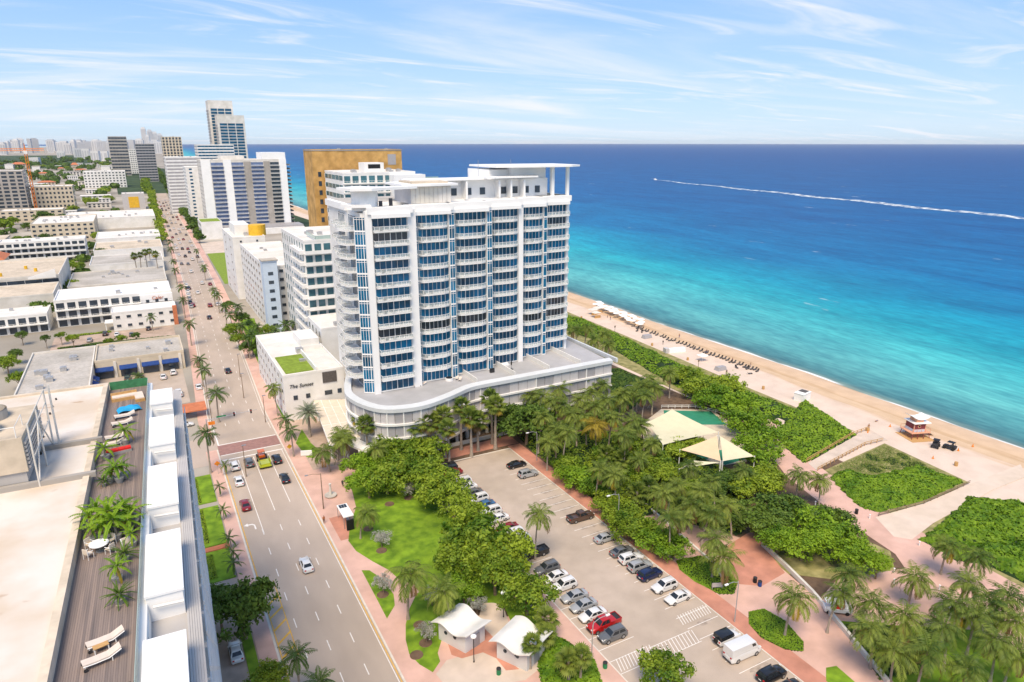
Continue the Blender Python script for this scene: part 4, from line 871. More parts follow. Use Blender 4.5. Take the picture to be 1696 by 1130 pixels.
# cooling tower
ct = thing('cooling_tower', 'beige rooftop cooling tower with two fan rings, ladder and steel frame', 'cooling tower', (*at(18,770,41.5),RZ+.75), RA)
obj('casing', MB().box(-5,2.2,-4.5,5,1.6,5.0).mesh('casing', 'rooftan'), ct); obj('sump', MB().box(-5,2.0,-4.3,4.8,.5,1.55).mesh('sump', 'greywall'), ct)
obj('louvre_bank', (lambda q: [q.box(2.2,2.4,-4.2,4.6,1.8+i*.4,2.05+i*.4) for i in range(7)] and q)(MB()).mesh('louvre_bank', 'galv'), ct)
for y in (-1.6,2.4):
    fr_ = obj('fan_ring', MB().tube([(-1.6,y,5.0),(-1.6,y,5.9)], 1.75, 24, cap=False).tube([(-1.6,y,5.9),(-1.6,y,5.0)], 1.6, 24, cap=False).mesh('fan_ring', 'concrete'), ct)
    q = MB()
    for a in range(5): q.obox((-1.6+.75*math.cos(a*1.256), y+.75*math.sin(a*1.256)), 1.4, .4, 5.5, 5.56, a*1.256)
    obj('fan', q.mesh('fan', 'greymetal'), fr_)
fr = MB()
for x, y in ((2.9,-4.8),(2.9,5.2),(2.9,0)): fr.tube([(x,y,0),(x,y,6.4)], .09, 6)
for z in (3.0,5.0,6.3): fr.tube([(2.9,-4.8,z),(2.9,5.2,z)], .06, 6)
fr.tube([(2.9,-4.8,0),(2.9,0,5)], .07, 6).tube([(2.9,5.2,0),(2.9,0,5)], .07, 6)
obj('steel_frame', fr.mesh('steel_frame', 'offwhite'), ct)
ld = MB().tube([(3.3,5.6,0),(3.3,5.6,6.6)], .05, 6).tube([(3.3,6.2,0),(3.3,6.2,6.6)], .05, 6)
for i in range(18): ld.tube([(3.3,5.6,.3+i*.35),(3.3,6.2,.3+i*.35)], .03, 4)
obj('ladder', ld.mesh('ladder', 'offwhite'), ct)
for y in (-4.6,4.4): obj('support_beam', MB().box(-5,7.5,y-.25,y+.25,0,.5).mesh('support_beam', 'greyband'), ct)
rail = MB()
for y in (-4.4,-1): rail.tube([(-4,y,5),(-4,y,6.1)], .04, 5).tube([(1.8,y,5),(1.8,y,6.1)], .04, 5)
rail.tube([(-4,-4.4,6.1),(1.8,-4.4,6.1),(1.8,-1,6.1)], .04, 5); obj('guard_rail', rail.mesh('guard_rail', 'white'), ct)
ac = thing('condenser_unit', 'grey rooftop condenser box with twin fans behind the cooling tower', 'condenser', (*at(20,710,41.5),RZ+.75), RA)
obj('case', MB().box(-2.2,2.2,-.9,.9,.2,1.7).mesh('case', 'greymetal'), ac)
for x in (-1,1): obj('fan', MB().tube([(x,0,1.7),(x,0,1.85)], .6, 14).mesh('fan', 'black'), ac)
vp = thing('vent_pipe_row', 'line of small black roof vents across the white membrane', 'vents', (*at(80,690,40.8),RZ+.75))
for u, v in ((93,662),(87,674),(83,686),(80,700),(72,724),(68,752)): 
    X, Y = at(u, v, 40.8); o = obj('vent', MB().tube([(0,0,0),(0,0,.25)], .1, 8).mesh('vent', 'black'), vp, (X-vp.location.x, Y-vp.location.y, 0))
# deck furniture
M('wicker', (.70,.60,.48), .8, .08, 3); M('cushion', (.66,.57,.49), .85, .06, 2); M('potgrey', (.36,.36,.36), .7, .1, 2, stain=.15, sscale=1); M('redcush', (.62,.02,.015), .8, .1, 2); M('bluecover', (.02,.32,.62), .7, .12, 2)
def deck(u, v): return (*at(u, v, RZ), RZ)
def lounger_me():
    fr = MB(); P = [(-1.05,.42),(-.4,.36),(.35,.34),(1.05,.62)]
    for y in (-.32,.32): fr.tube([(x,y,z-.05) for x, z in P], .035, 6)
    for x, z in ((-.95,.4),(.5,.34)):
        for y in (-.3,.3): fr.tube([(x,y,0),(x,y,z)], .03, 6)
    cu = MB()
    for (x0, z0), (x1, z1) in zip(P, P[1:]): cu.add([(x0,-.3,z0),(x1,-.3,z1),(x1,.3,z1),(x0,.3,z0),(x0,-.3,z0+.07),(x1,-.3,z1+.07),(x1,.3,z1+.07),(x0,.3,z0+.07)], [(3,2,1,0),(4,5,6,7),(0,1,5,4),(2,3,7,6),(1,2,6,5),(3,0,4,7)])
    wh = MB()
    for y in (-.36,.36): wh.tube([(-.95,y-.03,.12),(-.95,y+.03,.12)], .12, 12)
    return fr.mesh('frame', 'white_clean'), cu.mesh('sling', 'cushion'), wh.mesh('wheel', 'darkmetal')
LG = lounger_me()
def lounger(u, v, rz, label, s_=1.05):
    t = thing('sun_lounger', label, 'lounger', deck(u, v), rz, 'loungers on the plank deck', s_)
    for nm, me in zip(('frame','sling','wheel'), LG): obj(nm, me, t)
lounger(176,1066,R(14),'cream sun lounger beside the small wood side table, nearer the table end'); lounger(170,1096,R(14),'cream sun lounger by the deck edge on the open side of the wood side table')
lounger(193,727,R(8),'white lounger beside the potted palm in the middle of the deck'); lounger(191,738,R(8),'white lounger closest to the red cushioned bench'); lounger(207,692,R(8),'white lounger next to the blue covered heap'); lounger(203,704,R(8),'white lounger standing alone between the blue cover and the palm pot')
t = thing('side_table', 'small wood topped side table between two cream loungers', 'side table', deck(168,1077), R(14))
obj('top', MB().box(-.45,.45,-.28,.28,.38,.43).mesh('top', 'wood'), t)
for x in (-.4,.4):
    for y in (-.24,.24): obj('leg', MB().box(x-.03,x+.03,y-.03,y+.03,0,.38).mesh('leg', 'white_clean'), t)
t = thing('round_table', 'white round table ringed by chairs on the plank deck', 'table', deck(166,913))
obj('top', MB().tube([(0,0,.70),(0,0,.75)], .72, 28).mesh('top', 'white_clean'), t); obj('pedestal', MB().tube([(0,0,0),(0,0,.04),(0,0,.08),(0,0,.7)], [.32,.32,.06,.06], 14).mesh('pedestal', 'greymetal'), t)
def chair_me():
    fr = MB()
    for x in (-.25,.25):
        for y in (-.25,.25): fr.tube([(x,y,0),(x,y,.44 if y < 0 else .9)], .025, 6)
        fr.tube([(x,-.25,.64),(x,.25,.64)], .025, 6)
    return fr.mesh('frame', 'white_clean'), MB().box(-.25,.25,-.26,.24,.42,.47).mesh('seat', 'wicker'), MB().box(-.25,.25,.22,.27,.5,.92).mesh('backrest', 'wicker')
CH = chair_me()
def chair(u, v, rz, label, s_=1):
    t = thing('patio_chair', label, 'chair', deck(u, v), rz, 'white patio chairs on the plank deck', s_)
    for nm, me in zip(('frame','seat','backrest'), CH): obj(nm, me, t)
for k in range(4):
    a = R(40+k*92); X, Y = at(166, 913, RZ); tt = thing('patio_chair', 'white patio chair pulled up to the round table on the deck', 'chair', (X+1.05*math.cos(a), Y+1.05*math.sin(a), RZ), a-PI/2, 'white patio chairs around the round table')
    for nm, me in zip(('frame','seat','backrest'), CH): obj(nm, me, tt)
chair(210,908,R(190),'larger white armchair standing apart beside the glass rail', 1.25)
t = thing('wood_sofa', 'tan wooden sofa with long cushion at the far end of the deck', 'sofa', deck(207,661), R(6)); obj('base', MB().box(-1.5,1.5,-.6,.6,0,.4).mesh('base', 'wood'), t); obj('cushion', MB().box(-1.4,1.4,-.5,.5,.4,.55).mesh('cushion', 'cushion'), t); obj('back', MB().box(-1.5,1.5,.5,.65,.4,.85).mesh('back', 'wood'), t)
t = thing('wood_daybed', 'tan slatted daybed in the far corner of the deck by the green mesh', 'daybed', deck(231,660), R(95)); obj('base', MB().box(-1.4,1.4,-.55,.55,0,.38).mesh('base', 'wood'), t); obj('cushion', MB().box(-1.3,1.3,-.5,.5,.38,.52).mesh('cushion', 'cushion'), t)
t = thing('covered_furniture', 'heap of furniture under a bright blue tarpaulin on the deck', 'tarpaulin', deck(214,681), R(10))
q = MB()
for i in range(9):
    for j in range(13):
        x, y = -1.3+j*2.6/12, -.7+i*1.4/8; r_ = max(0, 1-(x/1.35)**4)*max(0, 1-(y/.75)**4); q.v.append((x, y, .75*r_**.5*(.8+.25*math.sin(x*3.1+1)*math.cos(y*4))+.02))
for i in range(8):
    for j in range(12): o_ = i*13+j; q.f.append((o_,o_+1,o_+14,o_+13)); q.m.append(0)
obj('tarpaulin', q.mesh('tarpaulin', 'bluecover', smooth=True), t)
t = thing('red_bench', 'low bench with bright red cushions between potted palms', 'bench', deck(197,750), R(8)); obj('base', MB().box(-1.2,1.2,-.35,.35,0,.3).mesh('base', 'potgrey'), t)
for i in range(4): obj('cushion', MB().box(-1.18+i*.6,-.62+i*.6,-.33,.33,.3,.5).mesh('cushion', 'redcush'), t)
# ground level things beside the building
t = thing('red_awning', 'rust red awning roof over a parked car past the building end', 'awning', (*at(308,677,2.5),0)); obj('canopy', MB().add([(-5,-2.5,2.4),(5,-2.5,2.4),(5,2.5,3.0),(-5,2.5,3.0),(-5,-2.5,2.1),(5,-2.5,2.1)], [(0,1,2,3),(4,5,1,0)]).mesh('canopy', 'terracotta'), t)
for x in (-4.8,4.8): obj('post', MB().tube([(x,-2.3,0),(x,-2.3,2.3)], .06, 6).mesh('post', 'white'), t); obj('post', MB().tube([(x,2.3,0),(x,2.3,2.9)], .06, 6).mesh('post', 'white'), t)
# ================================================================== VEGETATION
def nrm(v): return v/np.maximum(np.linalg.norm(v, axis=-1, keepdims=True), 1e-9)
def palm_crown(seed, nf=20, L=3.4, mats=('leaf_palm','leaf_palm_yellow','leaf_dry'), droop=1.5, nl=15, ll=.85, wind=.0, old=.13, w0=.15):
    g = np.random.default_rng(seed); V = []; F = []; mi = []
    for i in range(nf):
        az = 2*PI*(i*.381966)+g.uniform(-.2,.2); fr = i/(nf-1); e0 = R(78)-fr*R(105)+g.uniform(-.12,.12); Li = L*g.uniform(.85,1.1)*(.8+.2*min(1,fr*3))
        dr = droop*g.uniform(.75,1.2); n = 10; P = [np.zeros(3)]; D = []
        roll = g.uniform(-.4,.4)
        for k in range(n):
            t = (k+.5)/n; el = e0-dr*t**1.25; a = az+wind*t*math.sin(.6-az)*1.2+roll*t*.4
            d = np.array([math.cos(el)*math.cos(a), math.cos(el)*math.sin(a), math.sin(el)]); D.append(d); P.append(P[-1]+d*Li/n)
        P = np.array(P); mat = 2 if fr > .94 and g.random() < .8 else (1 if fr > 1-old and g.random() < .55 else 0)
        # rachis
        for k in range(n):
            d = D[k]; s_ = nrm(np.cross(d, [0,0,1.])); w_ = .05*(1-k/n)+.012; o = len(V)
            V += [P[k]-s_*w_, P[k]+s_*w_, P[k+1]+s_*w_*.8, P[k+1]-s_*w_*.8]; F.append((o,o+1,o+2,o+3)); mi.append(mat)
        for j in range(nl):
            t = .12+.88*(j+.5)/nl; k = min(int(t*n), n-1); f_ = t*n-k; p = P[k]*(1-f_)+P[k+1]*f_; d = D[k]; s_ = nrm(np.cross(d, [0,0,1.])); up = np.cross(s_, d)
            le = ll*Li/3.4*(math.sin(PI*(t*.8+.16))**.7)*g.uniform(.85,1.12)
            for sg in (-1,1):
                dv = nrm(s_*sg*.85+d*.62+up*.12-np.array([0,0,.38+g.uniform(0,.25)])); w_ = w0*(.7+.5*math.sin(PI*t)); o = len(V); q = nrm(np.cross(dv, up)+1e-6)*w_/2
                m1 = p+dv*le*.5+np.array([0,0,-.02]); V += [p, m1+q, p+dv*le-np.array([0,0,le*.18]), m1-q]; F.append((o,o+1,o+2,o+3)); mi.append(mat)
    return np_mesh('crown', V, F, mats, mi)
def fan_crown(seed, nf=30, mats=('leaf_palm','leaf_palm_yellow','leaf_dry'), r=1.0, pet=1.0):
    g = np.random.default_rng(seed); V = []; F = []; mi = []
    for i in range(nf):
        az = i*2.39996+g.uniform(-.2,.2); fr = i/(nf-1); el = R(80)-fr*R(145); d = np.array([math.cos(el)*math.cos(az), math.cos(el)*math.sin(az), math.sin(el)])
        c = d*pet*(.75 if fr > .8 else 1)*g.uniform(.85,1.15); s_ = nrm(np.cross(d, [0,0,1.])); up = np.cross(s_, d); mat = 2 if fr > .80 else (1 if fr > .66 and g.random() < .4 else 0)
        o = len(V); V += [s_*.03, -s_*.03, c-s_*.02, c+s_*.02]; F.append((o,o+1,o+2,o+3)); mi.append(mat); n = 13
        for k in range(n):
            a = R(-115)+R(230)*k/(n-1); dv = d*math.cos(a)+s_*math.sin(a); dv = nrm(dv-np.array([0,0,.22])-up*.1); q = nrm(np.cross(dv, up))*.10*r; le = r*g.uniform(.85,1.1)*(1-.18*abs(a)/2)
            o = len(V); V += [c, c+dv*le*.55+q, c+dv*le-np.array([0,0,.12*le]), c+dv*le*.55-q]; F.append((o,o+1,o+2,o+3)); mi.append(mat)
    return np_mesh('crown', V, F, mats, mi)
def trunk(h, r0, r1, lean, seed, mat='palmbark', swell=0):
    g = random.Random(seed); a = g.uniform(0,6.28); pts = []; rad = []
    for i in range(8):
        t = i/7; b_ = lean*t*t; pts.append((b_*math.cos(a), b_*math.sin(a), h*t)); rad.append(r0+(r1-r0)*t+(.12 if i == 0 else 0)+swell*math.sin(PI*min(1,t*1.2))*.1)
    return MB().tube(pts, rad, 8).mesh('trunk', mat, smooth=True), pts[-1]
PV = {}
def palm_kind(key, n, fn):
    PV[key] = [fn(i) for i in range(n)]
def mk(crown_fn, h, r0, r1, lean, mat='palmbark'):
    def f(i):
        tr, top = trunk(h, r0, r1, lean*(.4+.3*i), 50+i, mat); return tr, crown_fn(i), top, h
    return f
palm_kind('coconut', 5, mk(lambda i: palm_crown(10+i, 22, 4.0, droop=1.75, wind=.5 if i % 2 else .2, ll=1.0), 7.6, .20, .13, 1.1))
palm_kind('coconut_yellow', 1, mk(lambda i: palm_crown(70, 22, 4.2, ('leaf_palm_yellow','leaf_palm_yellow','leaf_dry'), 1.8, ll=1.0), 8.0, .2, .14, .6))
palm_kind('royal', 3, mk(lambda i: palm_crown(30+i, 17, 3.3, ('leaf_palm_dark','leaf_palm','leaf_dry'), 1.35, ll=.85, old=.1), 8.6, .22, .14, .2))
palm_kind('date', 2, mk(lambda i: palm_crown(40+i, 42, 3.6, ('leaf_silver','leaf_palm','leaf_dry'), .9, 18, .62, old=.12, w0=.12), 6.8, .34, .28, .1))
palm_kind('fan', 4, mk(lambda i: fan_crown(80+i), 10.6, .24, .15, .35))
palm_kind('sabal', 2, mk(lambda i: fan_crown(90+i, 30, ('leaf_palm','leaf_palm','leaf_dry'), 1.15, 1.1), 4.0, .22, .18, .2))
palm_kind('small', 3, mk(lambda i: palm_crown(60+i, 13, 1.9, ('leaf_palm_dark','leaf_palm','leaf_dry'), 1.2, 12, .5, old=.05, w0=.12), 2.2, .10, .08, .2))
palm_kind('pot', 3, mk(lambda i: palm_crown(65+i, 15, 1.35, ('leaf_bright','leaf_lime','leaf_palm_yellow'), 1.3, 11, .42, old=.2, w0=.1), .95, .07, .05, .15))
palm_kind('cycad', 2, mk(lambda i: palm_crown(68+i, 26, .95, ('leaf_dark','leaf_bright','leaf_dry'), .8, 14, .22, old=.02, w0=.06), .35, .12, .12, .02))
_pc = [0]
def palm(key, u, v, hz, label, group, s_=1.0, on=0.0, name=None, world=None):
    """crown centre seen at (u, v), standing hz metres above the level 'on'"""
    _pc[0] += 1; vs_ = PV[key]; tr, cr_, top, h = vs_[_pc[0] % len(vs_)]; k = hz/(h); X, Y = at(u, v, on+hz) if world is None else world
    rz = random.uniform(0, 6.28); c, s2 = math.cos(rz), math.sin(rz)
    t = thing(name or {'date':'date_palm','fan':'fan_palm','sabal':'sabal_palm','cycad':'cycad','royal':'royal_palm','small':'young_palm','pot':'potted_palm'}.get(key,'coconut_palm'), label, 'palm', (X-(top[0]*c-top[1]*s2)*s_, Y-(top[0]*s2+top[1]*c)*s_, on), rz, group)
    obj('trunk', tr, t, (0,0,0), 0, (s_,s_,k)); f_ = s_*random.uniform(.9,1.1); obj('crown', cr_, t, (top[0]*s_, top[1]*s_, hz-.1), random.uniform(0,6.28), f_)
    return t
def rows(key, pts, hz, label, group, s_=1.0, jit=.12):
    for p in pts:
        h = p[2] if len(p) > 2 else hz*random.uniform(1-jit,1+jit); palm(key, p[0], p[1], h, label, group, s_*random.uniform(.92,1.08))
rows('royal', [(313,536),(300,475),(303,496),(290,447),(287,432),(330,595,9),(338,612,9),(358,650,8.5),(341,718,9.8),(283,412),(281,400)], 8.5, 'dark green palm lining the west pavement of the avenue', 'street palms on the west pavement')
rows('small', [(363,805),(369,843),(379,890),(385,912),(387,930),(372,770)], 2.6, 'young palm on the lawn strip beside the west pavement', 'young palms on the west lawns', 1.1)
rows('royal', [(490,1083,8.5),(528,1128,8)], 8.5, 'street palm with dark crown overhanging the west kerb near the yellow hatching', 'palms by the yellow hatching', .95)
palm('royal', 228, 623, 4.5, 'single palm in the shop row car park', None, .8)
palm('royal', 250, 524, 6, 'palm in front of the two storey motel office', None, .8)
rows('fan', [(222,424),(232,422),(240,418),(247,416),(257,421)], 12, 'tall slender palm in the row beside the low white parapet building', 'palms beside the low parapet building', 1.3)
rows('royal', [(325,415),(338,442),(354,480),(360,488),(372,508),(381,521),(393,508),(400,540),(410,560)], 8, 'palm lining the east pavement beside the green lot', 'street palms on the east pavement')
rows('royal', [(425,541),(434,557),(456,546),(473,538),(486,535),(415,552),(445,560),(440,575)], 8.5, 'palm in the dense clump in front of the white hotel wing', 'palms in front of the white hotel wing', 1.1)
rows('coconut', [(475,616),(510,616),(452,642)], 8.5, 'palm shading the script sign wall of the low hotel', 'palms by the script sign wall', .85)
rows('date', [(489,648,7),(510,682,7)], 7, 'silvery date palm at the hotel drive', 'silvery date palms at the hotel drive', 1.05)
rows('royal', [(473,694,6),(481,712,7)], 6, 'green palm between the avenue and the hotel drive', 'palms at the hotel drive verge', .95)
rows('coconut', [(566,728,7.5),(536,748,5.5),(624,740,8),(567,718,6.5)], 7, 'wind bent coconut palm in front of the entrance canopy', 'coconut palms before the entrance canopy', .95)
rows('fan', [(606,702,10),(596,690,9),(647,688,10.5),(659,699,9),(686,704,9),(711,699,9.5),(734,687,11),(741,709,9.5),(765,672,11.5),(779,690,10.5),(790,696,8),(812,659,12.3),(821,670,12)], 10, 'tall thin fan palm in front of the curved podium', 'fan palms along the podium', 1.5)
rows('coconut', [(878,654),(899,656),(925,644),(944,627),(974,634),(999,638),(961,662),(1005,662),(1031,658),(1052,646),(933,671),(948,686),(923,711),(1035,720),(1050,696),(976,650),(915,665),(985,672),(1015,690),(965,690),(900,690),(940,715)], 8.5, 'coconut palm in the dense grove behind the parking lot by the podium', 'coconut grove by the podium', 1.0)
rows('coconut', [(908,732,7.5)], 8, 'large drooping coconut palm at the head of the parking lot beside the street light', 'lot head palm', 1.1)
palm('coconut_yellow', 987, 704, 8, 'coconut palm with yellow fronds inside the green grove', None, 1.05)
rows('coconut', [(974,543),(951,546),(1002,553),(1007,569),(985,562),(1033,649),(1061,638),(1076,628),(1109,617),(1085,640),(1068,655)], 8.5, 'coconut palm near the podium east end and the dune path', 'coconut palms by the dune path', .95)
rows('coconut', [(1060,705),(1034,712),(1080,733),(1143,772,6),(1231,778,6),(1179,797),(1122,803),(1018,787),(1109,855),(1130,858),(1179,850),(1202,835),(1184,892),(994,776),(1017,783),(1160,812),(1100,815),(1145,835),(1060,760)], 7.5, 'coconut palm among the shrubs around the playground sails', 'coconut palms around the playground', .9)
rows('coconut', [(1324,785,7),(1358,793,6.5)], 7, 'coconut palm at the fork of the pink beachwalk', 'palms at the beachwalk fork', .9)
rows('coconut', [(892,850,10.3)], 10, 'lone leaning coconut palm in the parked car row', 'lone lot palm', .85)
rows('coconut', [(1198,922,6),(1317,988,7.6)], 7, 'coconut palm on an oval planting island by the pink plaza', 'palms on the planting islands', 1.0)
rows('coconut', [(1406,950),(1394,980),(1445,996),(1517,955,6),(1571,903),(1620,921),(1604,965),(1671,986),(1617,1019),(1499,1019),(1563,1037),(1682,1027),(1481,1076),(1537,1078),(1602,1107),(1650,1060),(1690,1085),(1440,1040),(1640,1000),(1580,1000)], 7.0, 'coconut palm on the south lawn beside the beachwalk', 'coconut palms of the south lawn', .95)
rows('coconut', [(680,950,9),(735,978,7)], 8, 'full crowned coconut palm on the lawn tongue near the restroom pavilions', 'palms by the restroom pavilions', 1.05)
rows('coconut', [(607,848,5.5)], 5.5, 'coconut palm on the lawn beside the bus shelter', 'bus shelter palm', .85)
rows('sabal', [(963,1085,4.5),(942,1095,3.5),(905,1025,4),(880,1065,4.5),(905,1050,3)], 4, 'small fan palm in the planting bed by the restroom pavilions', 'small fan palms by the restrooms', .95)
rows('sabal', [(1055,815),(1075,805),(1030,760),(1005,750)], 4, 'round headed fan palm in the shrubs east of the parking lot', 'fan palms east of the lot', 1.25)
# --- broadleaf trees
def tree_crown(seed, mats, n=3600, leaf=.42, flat_=.75, lob=11):
    g = np.random.default_rng(seed); C = []; 
    for i in range(lob):
        a = i*2.39996; rr_ = math.sqrt((i+.5)/lob)*.66; C.append((rr_*math.cos(a)+g.uniform(-.1,.1), rr_*math.sin(a)+g.uniform(-.1,.1), (g.uniform(.0,.42)+.32*(1-rr_))*flat_, g.uniform(.30,.44)))
    C = np.array(C); nc = 95; ci = g.integers(0, lob, nc); d = nrm(g.normal(size=(nc,3))+[0,0,.45]); tip = C[ci,:3]+d*C[ci,3:4]*g.uniform(.75,1.12,(nc,1))*[1,1,flat_]
    k = g.integers(0, nc, n); p = tip[k]+g.normal(size=(n,3))*.075; ctr = C[ci[k],:3]
    out = nrm(p-ctr+g.normal(size=(n,3))*.28+[0,0,.1]); ax = nrm(np.cross(out, g.normal(size=(n,3)))); bx = np.cross(out, ax); s_ = (leaf*g.uniform(.6,1.25,(n,1)))/10
    V = np.stack([p-ax*s_, p+bx*s_*.55, p+ax*s_, p-bx*s_*.55], 1).reshape(-1,3); V[:,2] += .25
    F = np.arange(n*4).reshape(-1,4); return np_mesh('crown', V*5, F, mats)          # unit: radius about 5 m
def tree_trunk(seed, mat='bark'):
    g = random.Random(seed); mb = MB().tube([(0,0,0),(.1,.05,1.2),(.1,.1,2.6)], [.34,.26,.2], 8)
    for i in range(6):
        a = i*1.05+g.uniform(-.3,.3); r_ = g.uniform(1.8,3.2); mb.tube([(.1,.1,1.6+.15*i),(r_*.45*math.cos(a),r_*.45*math.sin(a),2.7),(r_*math.cos(a),r_*math.sin(a),3.9)], [.14,.09,.03], 6)
    return mb.mesh('trunk', mat, smooth=True)
TV = {'tree': [tree_crown(s_, ['leaf_tree'], 4200, .62) for s_ in (1,2,3)], 'dark': [tree_crown(s_, ['leaf_dark'], 4200, .6) for s_ in (4,5)], 'bright': [tree_crown(s_, ['leaf_bright'], 4200, .55) for s_ in (6,7)],
      'ash': [tree_crown(8, ['leaf_ash'], 1500, .65, .9, 7)], 'far': [tree_crown(9, ['leaf_dark'], 420, 1.7), tree_crown(11, ['leaf_tree'], 420, 1.7)]}
TT = [tree_trunk(1), tree_trunk(2)]
_tc = [0]
def tree(kind, u, v, rpx, zc_, label, group=None, name='tree', world=None, squash=1.0, cat='tree', rad=None):
    """crown centre seen at (u, v) at height zc_, crown radius rpx photo pixels"""
    _tc[0] += 1; X, Y = at(u, v, zc_) if world is None else world
    if rad is None:
        dn = (v-565)*math.cos(PITCH)+FPX*math.sin(PITCH); rad = rpx*(CAM_H-zc_)/dn
    k = rad/4.6; vs_ = TV[kind]; t = thing(name, label, cat, (X,Y,0), random.uniform(0,6.28), group)
    zb = max(0.2, zc_-rad*.55*squash); obj('trunk', TT[_tc[0] % 2], t, (0,0,0), 0, (k*.9,k*.9,(zc_+.4)/3.9)); obj('crown', vs_[_tc[0] % len(vs_)], t, (0,0,zb), 0, (k,k,k*squash)); return t
for u, v, r_ in ((610,796,36),(640,790,40),(600,770,34),(655,750,44),(700,748,40),(665,775,36),(628,760,34)): tree('bright' if u < 640 else 'tree', u, v, r_, 4.2, 'bushy green tree in the clump between the lawn and the hotel drive', 'trees between the lawn and hotel drive')
for u, v, r_ in ((705,785,42),(735,815,44),(768,850,40),(720,800,36)): tree('tree', u, v, r_, 4.6, 'broad yellow green tree between the lawn and the parked cars', 'trees between lawn and parked cars')
for u, v, r_ in ((790,900,66),(835,915,52),(765,925,44),(820,945,46)): tree('tree', u, v, r_, 4.8, 'large spreading tree at the lawn corner beside the parking lot', 'large trees at the lawn corner')
tree('bright', 768, 975, 34, 3.2, 'glossy bright green shrub tree beside the large spreading trees'); tree('tree', 873, 982, 46, 4.2, 'rounded tree between the restroom pavilion and the parked cars')
tree('dark', 872, 700, 50, 6.0, 'tall dark green tree at the north end of the parking lot'); tree('dark', 845, 688, 34, 5.5, 'dark green tree squeezed against the podium hedge')
tree('tree', 1100, 1108, 42, 4.0, 'young yellow green tree standing in the parking lot by the hatched bay'); tree('dark', 400, 1003, 58, 6.0, 'big dense round tree on the west pavement', squash=1.15)
tree('dark', 362, 1000, 40, 5.0, 'dense tree against the near building wall', squash=1.1); tree('tree', 447, 1122, 34, 4.5, 'leafy street tree beside the car forecourt on the west side')
for u, v, r_ in ((955,790,36),(985,800,34),(940,770,28),(1050,875,40),(1085,890,40),(1030,850,36),(1115,905,34),(1010,830,30)): tree('bright' if u % 2 else 'tree', u, v, r_, 2.6, 'feathery green shrub in the border east of the parking lot', 'shrubs in the lot border', 'shrub', squash=.8, cat='shrub')
for u, v, r_ in ((1085,765,34),(1060,790,32),(1120,745,30),(1150,735,22),(1040,735,30),(1010,755,30),(1100,785,30),(1150,815,32),(1200,800,34),(1165,850,30),(1225,805,30)): tree('tree' if u % 3 else 'dark', u, v, r_, 3.0, 'dense green tree among the palms round the playground', 'trees round the playground', squash=.85)
for u, v, r_ in ((1245,700,44),(1255,745,44),(1225,670,40),(1185,660,38),(1270,790,34),(1250,800,40),(1200,640,34),(1160,640,34),(1140,620,26),(1275,720,30)): tree('bright' if u % 2 else 'tree', u, v, r_, 3.4, 'sea grape tree between the playground sails and the beachwalk', 'sea grape trees by the playground', squash=.8)
for u, v, r_ in ((1260,860,46),(1300,850,50),(1350,870,56),(1390,900,50),(1430,920,40),(1330,900,44),(1290,890,36),(1380,865,40),(1455,930,24)): tree('bright' if u % 4 else 'dark', u, v, r_, 3.6, 'spreading sea grape tree beside the pink beachwalk', 'spreading sea grapes by the beachwalk', squash=.8)
for u, v in ((677,808),(632,890),(634,965),(706,1045),(715,985),(790,1000)): tree('ash', u, v, 17, 2.2, 'small silvery leaved tree in a mulch ring on the lawn', 'silvery trees on the lawn', 'silver_tree', squash=1.1)
mr_ = MB().tube([(0,0,.1),(0,0,.2)], [1.0,.9], 18).mesh('mulch_ring', 'soil')
for u, v in ((677,825),(632,912),(634,985),(690,1085),(705,1065),(645,835),(610,876),(750,1020),(695,1035)): tag(obj('mulch_ring', mr_, None, (*at(u,v,.15),.06)), 'dark round mulch bed on the lawn', 'mulch bed', 'mulch beds on the lawn')
for u, v, r_ in ((385,545,16),(400,525,14),(378,505,10),(432,572,16),(410,575,14),(445,545,14),(395,560,14)): tree('tree' if u % 2 else 'dark', u, v, r_, 4, 'leafy tree on the east verge in front of the white hotel wing', 'trees on the east verge')
# avenue-side and neighbourhood trees
for u, v, r_ in ((120,470,12),(95,480,14),(130,440,10),(60,490,8),(100,450,12),(75,395,12),(90,400,10),(30,400,14),(160,390,10),(165,420,14),(60,345,9),(120,345,9),(95,340,10),(150,335,12),(180,330,10),(215,340,10),(20,365,10),(45,375,10),(10,440,10),(35,555,10),(10,600,18),(30,625,16),(25,585,12),(75,560,8),(120,560,10),(200,560,9),(225,555,8),(180,565,8),(100,555,8),(280,560,6)):
    tree('dark' if u % 2 else 'tree', u, v, r_, 4, 'leafy tree standing between the low buildings west of the avenue', 'trees between the west side buildings')
for y in range(560, 1130, 22):
    for sx in (-1, 1):
        X = (RX0 if sx < 0 else RX1)+road_x(y)+sx*random.uniform(4,7); tree('far', 0, 0, 0, 4.5, 'street tree lining the far stretch of the avenue', 'street trees along the far avenue', world=(X, y+random.uniform(-5,5)), rad=random.uniform(3.5,6))
for y in range(1140, 2200, 60):
    for sx in (-1, 1): tree('far', 0, 0, 0, 5, 'street tree lining the far stretch of the avenue', 'street trees along the far avenue', world=((RX0 if sx < 0 else RX1)+road_x(y)+sx*9, y), rad=random.uniform(6,9))
c_ = 0
while c_ < 125:
    y = 330+2600*random.random()**1.15; x = random.uniform(-.46*y-20, -16)
    if not free(x, y, 3): continue
    c_ += 1; tree('far', 0, 0, 0, random.uniform(3.5,6), 'round green tree scattered through the far neighbourhood', 'trees of the far neighbourhood', world=(x,y), rad=random.uniform(3.5,7)*(1+y/3000))
fv = []; ff = []; g_ = np.random.default_rng(5); c_ = 0
